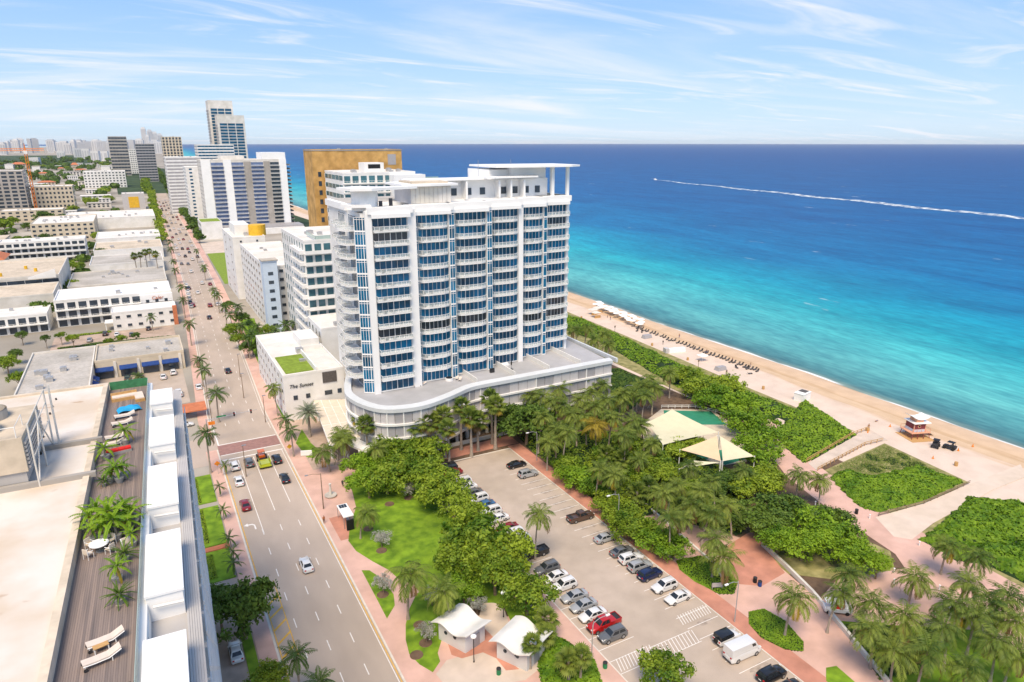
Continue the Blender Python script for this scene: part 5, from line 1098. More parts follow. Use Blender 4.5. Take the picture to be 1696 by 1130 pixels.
while c_ < 900:
    y = 360+3400*random.random()**.9; x = random.uniform(-.47*y-30, -14)
    if not free(x, y, 2): continue
    c_ += 1; r_ = random.uniform(2.5,5.5)*(1+y/2600); k_ = 46; d = nrm(g_.normal(size=(k_,3))+[0,0,.5]); p = np.array([x,y,r_*.55])+d*np.array([r_,r_,r_*.6])*g_.uniform(.8,1.05,(k_,1)); N3 = nrm(d+g_.normal(size=(k_,3))*.3); a_ = nrm(np.cross(N3, g_.normal(size=(k_,3)))); b2 = np.cross(N3, a_); s3 = r_*.42
    fv.append(np.stack([p-a_*s3, p+b2*s3*.8, p+a_*s3, p-b2*s3*.8], 1).reshape(-1,3))
fv = np.concatenate(fv); tag(obj('distant_trees', np_mesh('distant_trees', fv, np.arange(len(fv)).reshape(-1,4), ['leaf_dark'])), 'far green tree cover spread between the distant houses', 'trees', kind='stuff')
# --- thickets (sea grape masses that nobody could count)
def inside(P, x, y):
    P = np.array(P); n = len(P); r_ = np.zeros(len(x), bool); j = n-1
    for i in range(n):
        c = ((P[i,1] > y) != (P[j,1] > y)) & (x < (P[j,0]-P[i,0])*(y-P[i,1])/(P[j,1]-P[i,1]+1e-12)+P[i,0]); r_ ^= c; j = i
    return r_
def edge_dist(P, x, y):
    d = np.full(len(x), 1e9); P = np.array(P)
    for i in range(len(P)):
        a, b_ = P[i-1], P[i]; ab = b_-a; t = np.clip(((x-a[0])*ab[0]+(y-a[1])*ab[1])/(ab@ab+1e-9), 0, 1); d = np.minimum(d, np.hypot(x-a[0]-t*ab[0], y-a[1]-t*ab[1]))
    return d
def thicket(name, P, h, n, leaf, mat, label, z0=.1, seed=0, bump=2.8, cat='thicket'):
    g = np.random.default_rng(seed+100); A = np.array(P); lo, hi = A.min(0), A.max(0); nb_ = max(8, int((hi-lo).prod()/11)); bc = g.uniform(lo, hi, (nb_,2)); bh = g.uniform(.45,1,nb_); br_ = g.uniform(.7,1.7,nb_)*bump/2
    def H(x, y):
        e_ = np.clip((edge_dist(P, x, y)-(.35+.35*np.sin(x*1.7+y*.6)*np.cos(y*1.3)) if h > 1.4 else edge_dist(P, x, y))/(2.4 if h > 1.4 else 1.0), 0, 1)**.6; b_ = np.zeros(len(x))
        for (cx, cy), hh, rr_ in zip(bc, bh, br_): b_ = np.maximum(b_, hh*np.clip(1-((x-cx)**2+(y-cy)**2)/(rr_*2)**2, 0, 1)**.5)
        return h*e_*(.14+.86*b_*(.8+.2*np.sin(x*.31+1)*np.sin(y*.27)))
    m_ = int(n*2.5*max(1, (hi-lo).prod()/max(1, abs(sum(A[i-1,0]*A[i,1]-A[i,0]*A[i-1,1] for i in range(len(A)))/2))))
    x = g.uniform(lo[0], hi[0], m_); y = g.uniform(lo[1], hi[1], m_); k = inside(P, x, y); x, y = x[k][:n], y[k][:n]; n = len(x); z = H(x, y); kk = z > .04 if h > 1.4 else z > -1; x, y, z = x[kk], y[kk], z[kk]; n = len(x); e_ = .25
    nx = (H(x-e_, y)-H(x+e_, y))/(2*e_); ny = (H(x, y-e_)-H(x, y+e_))/(2*e_); N = nrm(np.stack([nx,ny,np.ones(n)], 1)+g.normal(size=(n,3))*.35)
    p = np.stack([x,y,z0+z*g.uniform(.86,1.06,n)], 1); ax = nrm(np.cross(N, g.normal(size=(n,3)))); bx = np.cross(N, ax); s_ = leaf*g.uniform(.6,1.3,(n,1))
    V = np.stack([p-ax*s_, p+bx*s_*.6, p+ax*s_, p-bx*s_*.6], 1).reshape(-1,3); F = np.arange(n*4).reshape(-1,4)
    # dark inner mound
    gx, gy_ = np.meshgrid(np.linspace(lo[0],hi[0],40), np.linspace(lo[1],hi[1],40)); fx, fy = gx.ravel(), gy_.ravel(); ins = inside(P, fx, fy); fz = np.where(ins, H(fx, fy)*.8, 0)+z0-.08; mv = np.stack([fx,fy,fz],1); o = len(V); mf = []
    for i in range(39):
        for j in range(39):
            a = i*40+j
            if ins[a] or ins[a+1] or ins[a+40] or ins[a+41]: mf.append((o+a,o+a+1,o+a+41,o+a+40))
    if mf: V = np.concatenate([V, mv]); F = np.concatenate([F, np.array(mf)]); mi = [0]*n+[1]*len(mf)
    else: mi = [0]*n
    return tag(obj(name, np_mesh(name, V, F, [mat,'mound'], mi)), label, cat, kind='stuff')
thicket('verge_planting', [(28.0,182),(29.6,182),(38,262),(37,298),(33.5,298),(32,262),(29.5,215)], 1.6, 3600, .3, 'leaf_bright', 'leafy verge planting between the east pavement and the low hotel', seed=11, cat='planting')
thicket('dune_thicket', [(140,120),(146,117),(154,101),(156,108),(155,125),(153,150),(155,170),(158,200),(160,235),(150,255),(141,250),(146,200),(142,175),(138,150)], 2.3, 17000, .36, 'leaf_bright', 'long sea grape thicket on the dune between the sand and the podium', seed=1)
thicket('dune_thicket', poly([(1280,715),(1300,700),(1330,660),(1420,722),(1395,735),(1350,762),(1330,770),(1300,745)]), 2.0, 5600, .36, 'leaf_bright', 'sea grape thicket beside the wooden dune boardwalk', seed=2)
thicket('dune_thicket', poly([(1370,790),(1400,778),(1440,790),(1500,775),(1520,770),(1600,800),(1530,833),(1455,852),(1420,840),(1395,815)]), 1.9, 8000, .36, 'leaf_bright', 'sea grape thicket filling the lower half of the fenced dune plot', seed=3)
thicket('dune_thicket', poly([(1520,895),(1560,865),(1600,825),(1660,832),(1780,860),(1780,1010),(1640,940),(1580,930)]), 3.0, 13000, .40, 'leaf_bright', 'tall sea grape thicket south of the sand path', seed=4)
thicket('dune_grass_tufts', poly([(1380,775),(1465,737),(1560,783),(1500,775),(1440,790),(1400,778)]), .35, 5000, .16, 'leaf_palm', 'dry dune grass in the fenced dune plot', seed=5, bump=1, cat='grass')
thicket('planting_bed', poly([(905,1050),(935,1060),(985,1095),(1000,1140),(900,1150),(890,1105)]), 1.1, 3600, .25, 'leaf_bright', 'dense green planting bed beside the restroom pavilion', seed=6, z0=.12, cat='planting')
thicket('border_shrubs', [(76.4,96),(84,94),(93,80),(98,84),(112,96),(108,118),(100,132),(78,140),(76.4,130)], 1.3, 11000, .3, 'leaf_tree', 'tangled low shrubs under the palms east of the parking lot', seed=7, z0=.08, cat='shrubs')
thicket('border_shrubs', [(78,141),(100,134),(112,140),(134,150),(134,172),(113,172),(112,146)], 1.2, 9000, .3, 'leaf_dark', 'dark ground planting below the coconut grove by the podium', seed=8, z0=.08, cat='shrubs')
thicket('grove_shrubs', [(82,44),(88,54),(93,52),(96,47),(90,42)], .9, 1500, .22, 'leaf_dark', 'low planting along the white garden wall', seed=9, z0=.12, cat='shrubs')
def hedge(P, h, n, label, mat='leaf_bright', seed=0): return thicket('hedge', P, h, n, .14, mat, label, seed=20+seed, bump=3, cat='hedge')
hedge([(46,142.8),(78,143.1),(78,144.1),(46,143.8)], 1.6, 2600, 'clipped hedge along the foot of the curved podium', 'leaf_dark')
for k, (a, b_) in enumerate(((113,121),(125,139),(142,154))): hedge([(2.4,a),(3.9,a),(3.9,b_),(2.4,b_)], 1.0, 1100, ('clipped hedge on the lawn with the terracotta path at its near end','clipped hedge on the middle lawn of the west side','clipped hedge on the lawn at the corner of the side street')[k], 'leaf_lime', k+1)
hedge([(112.8,168),(116,166),(120,182),(117,184)], 1.5, 1600, 'clipped hedge beside the hotel pool', 'leaf_bright', 5); hedge([(118,150),(128,156),(127,158.5),(117,152.5)], 1.5, 1400, 'clipped hedge beside the pool walk', 'leaf_dark', 6)
hedge([(44.9,170.5),(46.4,170.5),(46.6,175.6),(45.2,175.6)], 1.2, 900, 'roof garden shrubs in the podium planter', 'leaf_bright', 7).location.z = PZ+.4
hedge([(-32,286),(6,284),(6,286),(-32,288.5)], 1.2, 2200, 'green hedge edging the motel car park', 'leaf_dark', 8); hedge([(-30,303),(-15,303),(-15,305),(-30,305)], 1.0, 1100, 'shrubs below the motel gallery', 'leaf_lime', 9)
isl = ([(1240,1015),(1265,1010),(1300,1030),(1330,1065),(1330,1080),(1300,1078),(1260,1058),(1240,1035)], [(1120,930),(1160,922),(1200,942),(1222,965),(1215,985),(1190,985),(1150,965),(1125,945)])
for k in (0, 1): hedge(poly(isl[k]), .5, 3600, ('low groundcover mound with one palm beside the curved lamp post','low groundcover mound behind the small grey park sign')[k], 'leaf_bright', 10+k).location.z = .12
# rooftop plants in pots
pot = MB().tube([(0,0,0),(0,0,.45),(0,0,.5)], [.26,.38,.40], 14).mesh('pot', 'potgrey')
def potted(key, u, v, label, s_=1.0, ps=1.0):
    X, Y = at(u, v, RZ); t = palm(key, 0, 0, {'pot':.95,'cycad':.35}[key]*s_+.4*ps, label, 'potted plants on the plank deck', s_, RZ, 'potted_palm' if key == 'pot' else 'potted_cycad', (X,Y)); obj('pot', pot, t, (0,0,0), 0, ps); obj('soil', MB().tube([(0,0,.4),(0,0,.44)], .34, 12).mesh('soil', 'soil'), t, (0,0,0), 0, ps); return t
for u, v, s_ in ((209,735,1.3),(176,762,1.1),(194,800,1.5),(205,792,1.0),(182,800,.8)): potted('pot', u, v, 'potted palm in the middle of the plank deck near the red bench', s_, 1.1)
for u, v, s_ in ((152,880,1.3),(165,872,1.5),(185,880,1.7),(200,872,1.4),(175,895,1.2),(192,893,1.6),(216,885,1.1),(222,870,1.2),(210,862,1.2),(155,897,1.0),(220,905,.9)): potted('pot', u, v, 'potted palm in the crowded group behind the round table', s_, 1.05)
potted('cycad', 207, 930, 'dark spiky cycad between the armchair and the bent palm', 1.3); potted('pot', 198, 965, 'bent yellow green palm in a pale pot beside the glass rail', 1.2); potted('cycad', 199, 1000, 'dark spiky cycad standing alone by the glass rail', 1.4); potted('cycad', 172, 806, 'small cycad at the edge of the middle plant group', 1.0, .8)
# ================================================================== VEHICLES
M('tyre', (.02,.02,.02), .8, .2, 4); M('rim', (.42,.42,.43), .35, .1, 4, metal=.7); M('carglass', (.02,.025,.03), .08, .2, 1, spec=.6); M('headlamp', (.75,.75,.72), .2, .05, 3, spec=.6); M('taillamp', (.45,.01,.01), .25, .1, 3); M('trim', (.03,.03,.032), .6, .2, 3); M('plate', (.7,.7,.68), .5, .05, 3)
def paint(nm, c, metal=.15):
    m = M('paint_'+nm, c, .28, .03, .4, metal=metal, spec=.5); m.node_tree.nodes['Principled BSDF'].inputs['Coat Weight'].default_value = .6; m.node_tree.nodes['Principled BSDF'].inputs['Coat Roughness'].default_value = .06
for nm, c in dict(white=(.74,.74,.73), silver=(.36,.37,.38), grey=(.13,.135,.14), black=(.012,.012,.014), red=(.45,.012,.012), darkred=(.22,.01,.015), navy=(.012,.02,.075), blue=(.05,.14,.28), brown=(.09,.05,.035), green=(.03,.06,.04), lime=(.42,.47,.02), orange=(.65,.14,.015), beige=(.45,.40,.33)).items(): paint(nm, c)
def loft(st_):      # stations (x, z bottom, z top, half width bottom, half width top)
    V = []; F = []; n = 10
    for x, zb, zt, wb, wt in st_:
        zm = zb+(zt-zb)*.55; wm = max(wb, wt)
        ring = [(wb*.86,zb),(wm*.99,zb+.1),(wm,zm),(wt*.985,zt-.07),(wt*.86,zt)]
        V += [(x, y, z) for y, z in ring]+[(x, -y, z) for y, z in ring[::-1]]
    for i in range(len(st_)-1):
        for k in range(n): F.append((i*n+k,(i+1)*n+k,(i+1)*n+(k+1)%n,i*n+(k+1)%n))
    F.append(tuple(range(n))); e = (len(st_)-1)*n; F.append(tuple(e+k for k in range(n-1,-1,-1))); return V, F
SPEC = {  # length, width, body stations top heights, greenhouse (rear base, rear roof, front roof, front base), belt z, roof z
 'sedan': dict(L=4.7, W=.91, hood=.92, deck=1.0, gb=(-1.75,-1.0,.35,1.15), belt=.95, roof=1.43, wr=.62),
 'suv':   dict(L=4.65, W=.94, hood=1.05, deck=1.1, gb=(-2.2,-1.85,.25,1.0), belt=1.1, roof=1.68, wr=.68),
 'pickup':dict(L=5.7, W=.98, hood=1.15, deck=1.12, gb=(-.75,-.55,.75,1.45), belt=1.15, roof=1.85, wr=.72),
 'jeep':  dict(L=4.3, W=.92, hood=1.12, deck=1.1, gb=(-2.0,-1.95,.5,.75), belt=1.12, roof=1.82, wr=.80),
 'van':   dict(L=5.9, W=1.02, hood=1.25, deck=1.3, gb=(-2.9,-2.88,1.6,2.35), belt=1.3, roof=2.55, wr=.93)}
CM = {}
def car_parts(kind, col, roofcol=None):
    key = (kind, col, roofcol)
    if key in CM: return CM[key]
    S = SPEC[kind]; h = S['L']/2; W = S['W']; hd, dk = S['hood'], S['deck']; pm_ = 'paint_'+col
    st_ = [(-h,.42,dk-.22,W*.82,W*.78),(-h+.12,.3,dk-.05,W*.94,W*.9),(-h+.5,.24,dk,W,W*.95),(-h+1.2,.22,S['belt'],W,W*.95),(0,.22,S['belt'],W,W*.95),(h-1.45,.22,S['belt']-.01,W,W*.94),(h-.7,.24,hd-.04,W*.98,W*.9),(h-.2,.28,hd-.16,W*.93,W*.84),(h,.4,hd-.34,W*.8,W*.74)]
    V, F = loft(st_); bd = MB().add(V, F)
    b0, r0, r1, b1 = S['gb']; z0, z1 = S['belt']-.03, S['roof']; wb, wr = W*.93, S['wr']; B = [(b0,-wb,z0),(b1,-wb*.96,z0),(b1,wb*.96,z0),(b0,wb,z0)]; T = [(r0,-wr,z1-.05),(r1,-wr,z1-.05),(r1,wr,z1-.05),(r0,wr,z1-.05)]
    gh = MB().add(B+T, [(0,1,5,4),(1,2,6,5),(2,3,7,6),(3,0,4,7)])
    rm = [((r0+r1)/2+(x-(r0+r1)/2)*.9, y*.86, z1) for x, y, _ in T]; gh.add(T+rm, [(0,1,5,4),(1,2,6,5),(2,3,7,6),(3,0,4,7),(4,5,6,7)])
    parts = []
    if kind == 'pickup':
        bed = MB().box(-h+.15,b0-.1,-W*.82,W*.82,S['deck']+.002,S['deck']+.02); parts.append(('bed', bed.mesh('bed', 'trim')))
        rl = MB().box(-h+.1,b0,W*.84,W*.95,S['deck'],S['deck']+.14).box(-h+.1,b0,-W*.95,-W*.84,S['deck'],S['deck']+.14).box(-h+.05,-h+.13,-W*.95,W*.95,S['deck']-.02,S['deck']+.14); parts.append(('bed_rail', rl.mesh('bed_rail', pm_)))
    body = bd.mesh('body', pm_, smooth=True); cabin = gh.mesh('roof', 'paint_'+(roofcol or col), smooth=True)
    def inset(q, a, b_, lo, hi, off):   # sub-quad of a face in its (s,t) coordinates pushed out
        p = [Vector(v) for v in q]; nn = (p[1]-p[0]).cross(p[3]-p[0]).normalized()
        f = lambda s_, t: (p[0]*(1-s_)*(1-t)+p[1]*s_*(1-t)+p[2]*s_*t+p[3]*(1-s_)*t)+nn*off
        return [tuple(f(a,lo)), tuple(f(b_,lo)), tuple(f(b_,hi)), tuple(f(a,hi))]
    fr = [B[1],B[2],T[2],T[1]]; re = [B[3],B[0],T[0],T[3]]; le = [B[2],B[3],T[3],T[2]]; ri = [B[0],B[1],T[1],T[0]]
    wins = [('windscreen',[inset(fr,.05,.95,.1,.93,.012)]),('rear_window',[inset(re,.08,.92,.15,.88,.012)])]
    if kind == 'van': sidew = [(.80,.94)]; sider = [(.06,.20)]
    elif kind in ('sedan','suv','jeep'): sidew = [(.10,.47),(.52,.90)]; sider = [(.10,.48),(.53,.90)]
    else: sidew = [(.12,.5),(.54,.9)]; sider = [(.1,.46),(.5,.88)]
    for a, b_ in sider: wins.append(('side_window',[inset(le,a,b_,.12 if kind != 'van' else .45,.9,.012)]))
    for a, b_ in [(1-b_,1-a) for a, b_ in sider]: wins.append(('side_window',[inset(ri,a,b_,.12 if kind != 'van' else .45,.9,.012)]))
    for nm, qs in wins:
        if kind == 'van' and nm == 'rear_window': continue
        q = MB()
        for c in qs: q.quad(*c)
        parts.append((nm, q.mesh(nm, 'carglass')))
    wr_ = .34 if kind in ('sedan',) else .38
    ty = MB().tube([(0,-.11,0),(0,.11,0)], wr_, 16).mesh('wheel', 'tyre', smooth=True); ri_ = MB().tube([(0,-.118,0),(0,.118,0)], wr_*.62, 12).mesh('rim', 'rim')
    wx = h-.95 if kind != 'van' else h-1.1; rx = -h+(.95 if kind in ('sedan','suv','jeep') else 1.25)
    hl = MB().box(-.06,.05,-.17,.17,-.07,.07).mesh('headlight', 'headlamp'); tl = MB().box(-.05,.06,-.14,.14,-.1,.1).mesh('tail_light', 'taillamp')
    gl = MB().box(h-.10,h+.015,-W*.45,W*.45,.5,hd-.40).box(h-.1,h+.02,-W*.7,W*.7,.38,.46).mesh('grille', 'trim'); pl = MB().box(-h-.02,-h+.02,-.22,.22,.62,.75).mesh('number_plate', 'plate'); bm = MB().box(-h-.03,-h+.15,-W*.8,W*.8,.38,.52).mesh('bumper', 'trim' if kind in ('jeep','suv','van','pickup') else pm_)
    mi = MB().box(b1-.3,b1-.12,W*.94,W*1.1,z0+.02,z0+.16).box(b1-.3,b1-.12,-W*1.1,-W*.94,z0+.02,z0+.16).mesh('mirrors', pm_)
    CM[key] = dict(body=body, cabin=cabin, parts=parts, ty=ty, rim=ri_, wheels=[(wx,W*.9),(wx,-W*.9),(rx,W*.9),(rx,-W*.9)], wr=wr_, hl=hl, tl=tl, h=h, W=W, hd=hd, dk=dk, gl=gl, pl=pl, bm=bm, mi=mi, kind=kind); return CM[key]
def car(kind, col, x, y, rz, label, group=None, roofcol=None, s_=1.0, z=.015):
    c = car_parts(kind, col, roofcol); t = thing({'sedan':'sedan','suv':'sport_utility_car','pickup':'pickup_truck','jeep':'off_road_car','van':'delivery_van'}[kind], label, 'van' if kind == 'van' else ('pickup' if kind == 'pickup' else 'car'), (x,y,z), rz, group, s_)
    b_ = obj('body', c['body'], t); obj('roof', c['cabin'], t)
    for nm, me in c['parts']: obj(nm, me, t)
    for wx, wy in c['wheels']: w_ = obj('wheel', c['ty'], t, (wx,wy,c['wr'])); obj('rim', c['rim'], w_)
    for s2 in (-1,1): obj('headlight', c['hl'], t, (c['h']-.06,s2*c['W']*.62,c['hd']-.27)); obj('tail_light', c['tl'], t, (-c['h']+.05,s2*c['W']*.66,c['dk']-.2))
    obj('grille', c['gl'], t); obj('number_plate', c['pl'], t); obj('bumper', c['bm'], t); obj('mirrors', c['mi'], t)
    if kind == 'suv': obj('roof_rail', wmesh('rrail', lambda: MB().tube([(-1.6,.62,1.70),(.2,.62,1.70)], .03, 5).tube([(-1.6,-.62,1.70),(.2,-.62,1.70)], .03, 5).mesh('roof_rail', 'trim')), t)
    if kind == 'jeep': obj('spare_wheel', wmesh('spare', lambda: MB().tube([(-2.35,0,.95),(-2.13,0,.95)], .38, 16).mesh('spare_wheel', 'tyre')), t)
    return t
LOTZ = .108
LR = [(87.8,'suv','grey','grey crossover parked west row beside a white sedan'),(85.1,'sedan','white','white sedan parked between grey crossover and white car with sunroof'),(82.4,'suv','white','white crossover with a black sunroof in the west row'),(79.2,'sedan','silver','silver sedan parked next to the white crossover with sunroof'),(76.6,'sedan','silver','pale silver sedan parked next to a white sedan and silver one'),(74.0,'sedan','white','white sedan parked beside the bright red pickup'),(71.4,'pickup','red','bright red pickup with dark bed cover in the west row'),(68.8,'suv','grey','dark grey crossover parked beside the red pickup'),
 (131.4,'suv','black','black crossover with pale roof rails at the far corner of the west row'),(128.8,'sedan','darkred','dark red car at the far end of the west row'),(123.6,'suv','white','white crossover half hidden by the trees near the dark red car'),(121.0,'sedan','white','white sedan half hidden by the trees'),(118.2,'sedan','grey','dark grey sedan between white cars under the trees'),(115.4,'suv','white','white crossover beside the blue car under the trees'),(112.6,'sedan','blue','slate blue sedan in the west row'),(109.6,'suv','white','white crossover just past the blue sedan'),(106.6,'sedan','white','white hatch sedan at the tree gap in the west row'),(102.6,'sedan','darkred','red car glimpsed behind the large lawn tree'),(100.2,'suv','white','white patrol car with dark markings behind the large tree'),(97.6,'suv','white','second white patrol car with dark lettering behind the tree'),(92.9,'pickup','black','black pickup beside the lone leaning palm')]
for y, k, c, l in LR: car(k, c, 54.6 if k != 'pickup' else 54.9, y, PI+R(random.uniform(-2,2)), l, z=LOTZ)
for y in (100.2, 97.6):
    pass
RR = [(125.4,'sedan','black','black sedan under the dark tree at the head of the east row'),(120.1,'suv','silver','silver crossover in the east row near the street light'),(99.2,'pickup','brown','brown pickup with pale bed alone in the east row'),(90.8,'sedan','silver','silver hatchback alone between empty bays'),(85.8,'sedan','grey','charcoal sedan beside a white crossover in the east row'),(83.2,'suv','white','white crossover with dark glass between charcoal and grey cars'),(80.6,'suv','silver','grey crossover with black roof bars in the east row'),(77.9,'suv','navy','navy blue crossover in the east row'),(74.2,'suv','white','white crossover parked nose out next to the navy car'),(70.9,'sedan','white','white sedan beside the hatched bay in the east row'),(60.1,'jeep','white','white boxy off-road car with black roof beside the van'),(56.8,'van','white','white high roof delivery van'),(51.7,'suv','black','black car with open tailgate beyond the delivery van'),(48.9,'sedan','black','black sedan at the near end of the east row')]
for y, k, c, l in RR:
    rz = R(random.uniform(-2,2))+(PI if c == 'white' and k in ('suv','sedan') and y < 76 else 0); car(k, c, 69.3 if k != 'van' else 69.0, y, rz, l, roofcol='black' if k == 'jeep' else None, z=LOTZ)
N_ = PI/2
for kind, col, x, y, l in (('suv','white',12.0,155.9,'white crossover waiting at the stop line in the left lane'),('sedan','white',11.9,147.8,'white sedan behind the crossover in the left turn lane'),('suv','grey',15.2,156.2,'grey crossover at the stop line beside the tractor'),('suv','black',21.2,155.0,'black crossover at the stop line next to the tractor and yellow trailer'),('sedan','black',21.0,144.4,'black sedan with red tail lights in the right lane'),('sedan','darkred',11.6,136.2,'dark maroon sedan beside the white turn arrow'),('sedan','white',18.0,109.2,'white sedan driving alone in the middle of the avenue'),('sedan','black',16.5,309,'black car far up the avenue beyond the motel'),('sedan','black',17.6,229.8,'dark car passing the red pavement near the low hotel'),('sedan','white',8.4,217.6,'white car at the kerb by the shop row entrance')):
    car(kind, col, x+road_x(y), y, N_+R(random.uniform(-1.5,1.5)), l)
car('sedan','white',4.2,92.2,N_,'white hatchback parked on the forecourt under the near building',z=.09)
car('sedan','white',at(305,707)[0],at(305,707)[1],0,'white car parked beside a shrub near the red awning'); car('sedan','darkred',at(301,685)[0],at(301,685)[1],0,'red car parked under the rust awning')
for x, y, k, c, l in ((-9.5,236.5,'suv','green','green car parked at the shop row awnings'),(-6,237,'suv','black','black car parked beside the green one at the shops'),(.5,233,'sedan','white','white car parked across the shop row pavement'),(3.5,236,'suv','white','white crossover in front of the last blue awning'),(3.8,214,'pickup','white','white pickup with pale cover by the shop car park exit'),(-22,293,'sedan','silver','silver car in the motel car park'),(-13,297,'sedan','white','white car in the motel car park beside the hedge'),(-17,300,'suv','black','black car under the motel gallery'),(-8,294,'sedan','grey','grey car in the middle of the motel car park'),(-2,301,'sedan','black','black car beside the motel office')): car(k, c, x, y, N_, l, z=.07)
random.seed(21); k = 0
for lane in (11.4, 14.9, 18.3, 21.8):
    y = 330+random.uniform(0,40)
    while y < 1000:
        car(random.choice(('sedan','suv')), random.choice(('white','white','silver','black','grey','darkred')), lane+road_x(y), y, N_, 'small far car in the traffic stream up the avenue', 'cars in the far traffic'); y += random.uniform(14,60)*(1 if y > 420 else 1.6)
for y in range(335, 395, 9): car('sedan', random.choice(('white','silver','black')), 10.6+road_x(y), y, N_, 'car parked along the west kerb past the motel', 'cars parked along the west kerb')
# tractor with trailer at the stop line
t = thing('road_tractor', 'orange tractor stopped at the crosswalk ahead of a yellow trailer', 'tractor', (18.2,157.6,.015), N_)
obj('body', MB().box(-.6,1.7,-.5,.5,.6,1.3).box(-.9,.5,-.75,.75,.9,1.4).mesh('body', 'paint_orange'), t); obj('cab_roof', MB().box(-1.0,.5,-.75,.75,2.3,2.42).mesh('cab_roof', 'paint_orange'), t); obj('cab_frame', MB().tube([(-.9,-.7,1.4),(-.9,-.7,2.3)], .05, 5).tube([(-.9,.7,1.4),(-.9,.7,2.3)], .05, 5).tube([(.4,.7,1.4),(.4,.7,2.3)], .05, 5).tube([(.4,-.7,1.4),(.4,-.7,2.3)], .05, 5).mesh('cab_frame', 'trim'), t)
for x, y, r_ in ((-.6,.95,.75),(-.6,-.95,.75),(1.3,.8,.5),(1.3,-.8,.5)): w_ = obj('wheel', MB().tube([(0,-.2,0),(0,.2,0)], r_, 18).mesh('wheel', 'tyre'), t, (x,y,r_)); obj('rim', MB().tube([(0,-.21,0),(0,.21,0)], r_*.5, 12).mesh('rim', 'paint_orange'), w_)
t = thing('yellow_trailer', 'lime yellow mower trailer towed behind the orange tractor', 'trailer', (18.3,153.4,.015), N_)
obj('deck', MB().box(-1.6,1.6,-1.3,1.3,.55,.8).box(-1.3,1.3,-1.0,1.0,.8,1.25).mesh('deck', 'paint_lime'), t); obj('drawbar', MB().tube([(1.6,0,.6),(3.2,0,.7)], .07, 6).mesh('drawbar', 'trim'), t)
for y in (-1.1,1.1): obj('wing', MB().add([(-1.5,y,.8),(1.5,y,.8),(1.5,y*1.15,1.9),(-1.5,y*1.15,1.9),(-1.5,y*.94,.8),(1.5,y*.94,.8),(1.5,y*1.09,1.9),(-1.5,y*1.09,1.9)], [(0,1,2,3),(7,6,5,4),(3,2,6,7),(0,3,7,4),(1,5,6,2)]).mesh('wing', 'paint_lime'), t)
for y in (-1.2,1.2): obj('wheel', MB().tube([(-.9,y-.12,.38),(-.9,y+.12,.38)], .38, 14).mesh('wheel', 'tyre'), t)
# beach buggies and cart
def buggy(u, v, rz, label):
    t = thing('beach_buggy', label, 'buggy', (*at(u,v),.05), rz); obj('body', MB().box(-1.4,1.3,-.65,.65,.45,.85).box(-1.4,-.4,-.7,.7,.85,1.05).add([(1.3,-.6,.5),(1.3,.6,.5),(.6,.6,1.0),(.6,-.6,1.0)], [(0,1,2,3)]).mesh('body', 'trim'), t); obj('roof', MB().box(-1.0,.5,-.68,.68,1.85,1.93).mesh('roof', 'black'), t)
    q = MB()
    for x, y in ((-1,-.62),(-1,.62),(.5,-.62),(.5,.62)): q.tube([(x,y,.8),(x*.95,y,1.86)], .035, 5)
    obj('roll_cage', q.mesh('roll_cage', 'darkmetal'), t); obj('seat', MB().box(-.5,0,-.55,.55,.85,1.0).box(-.6,-.45,-.55,.55,1.0,1.5).mesh('seat', 'chairdark'), t)
    for x in (-.95,.95):
        for y in (-.7,.7): obj('wheel', MB().tube([(x,y-.13,.34),(x,y+.13,.34)], .34, 14).mesh('wheel', 'tyre'), t)
buggy(1549,741,R(200),'black beach buggy parked next to the lifeguard tower ramp'); buggy(1572,744,R(100),'black beach buggy facing the dune, the farther one from the lifeguard tower')
t = thing('golf_cart', 'long white utility cart parked under palms on the pink path', 'cart', (*at(1385,1015),.15), R(-38)); obj('body', MB().box(-2.0,2.0,-.75,.75,.4,1.0).box(1.0,2.2,-.7,.7,.6,1.15).mesh('body', 'white_clean'), t); obj('roof', MB().box(-1.9,1.2,-.78,.78,1.95,2.05).mesh('roof', 'white_clean'), t)
for x in (-1.8,-.4,1.1):
    for y in (-.7,.7): obj('post', MB().tube([(x,y,1.0),(x,y,1.96)], .04, 5).mesh('post', 'white'), t)
for x in (-1.4,1.4):
    for y in (-.72,.72): obj('wheel', MB().tube([(x,y-.1,.32),(x,y+.1,.32)], .32, 14).mesh('wheel', 'tyre'), t)
obj('seat', MB().box(-.3,.3,-.65,.65,1.0,1.15).box(-.4,-.25,-.65,.65,1.15,1.6).mesh('seat', 'redcush'), t)
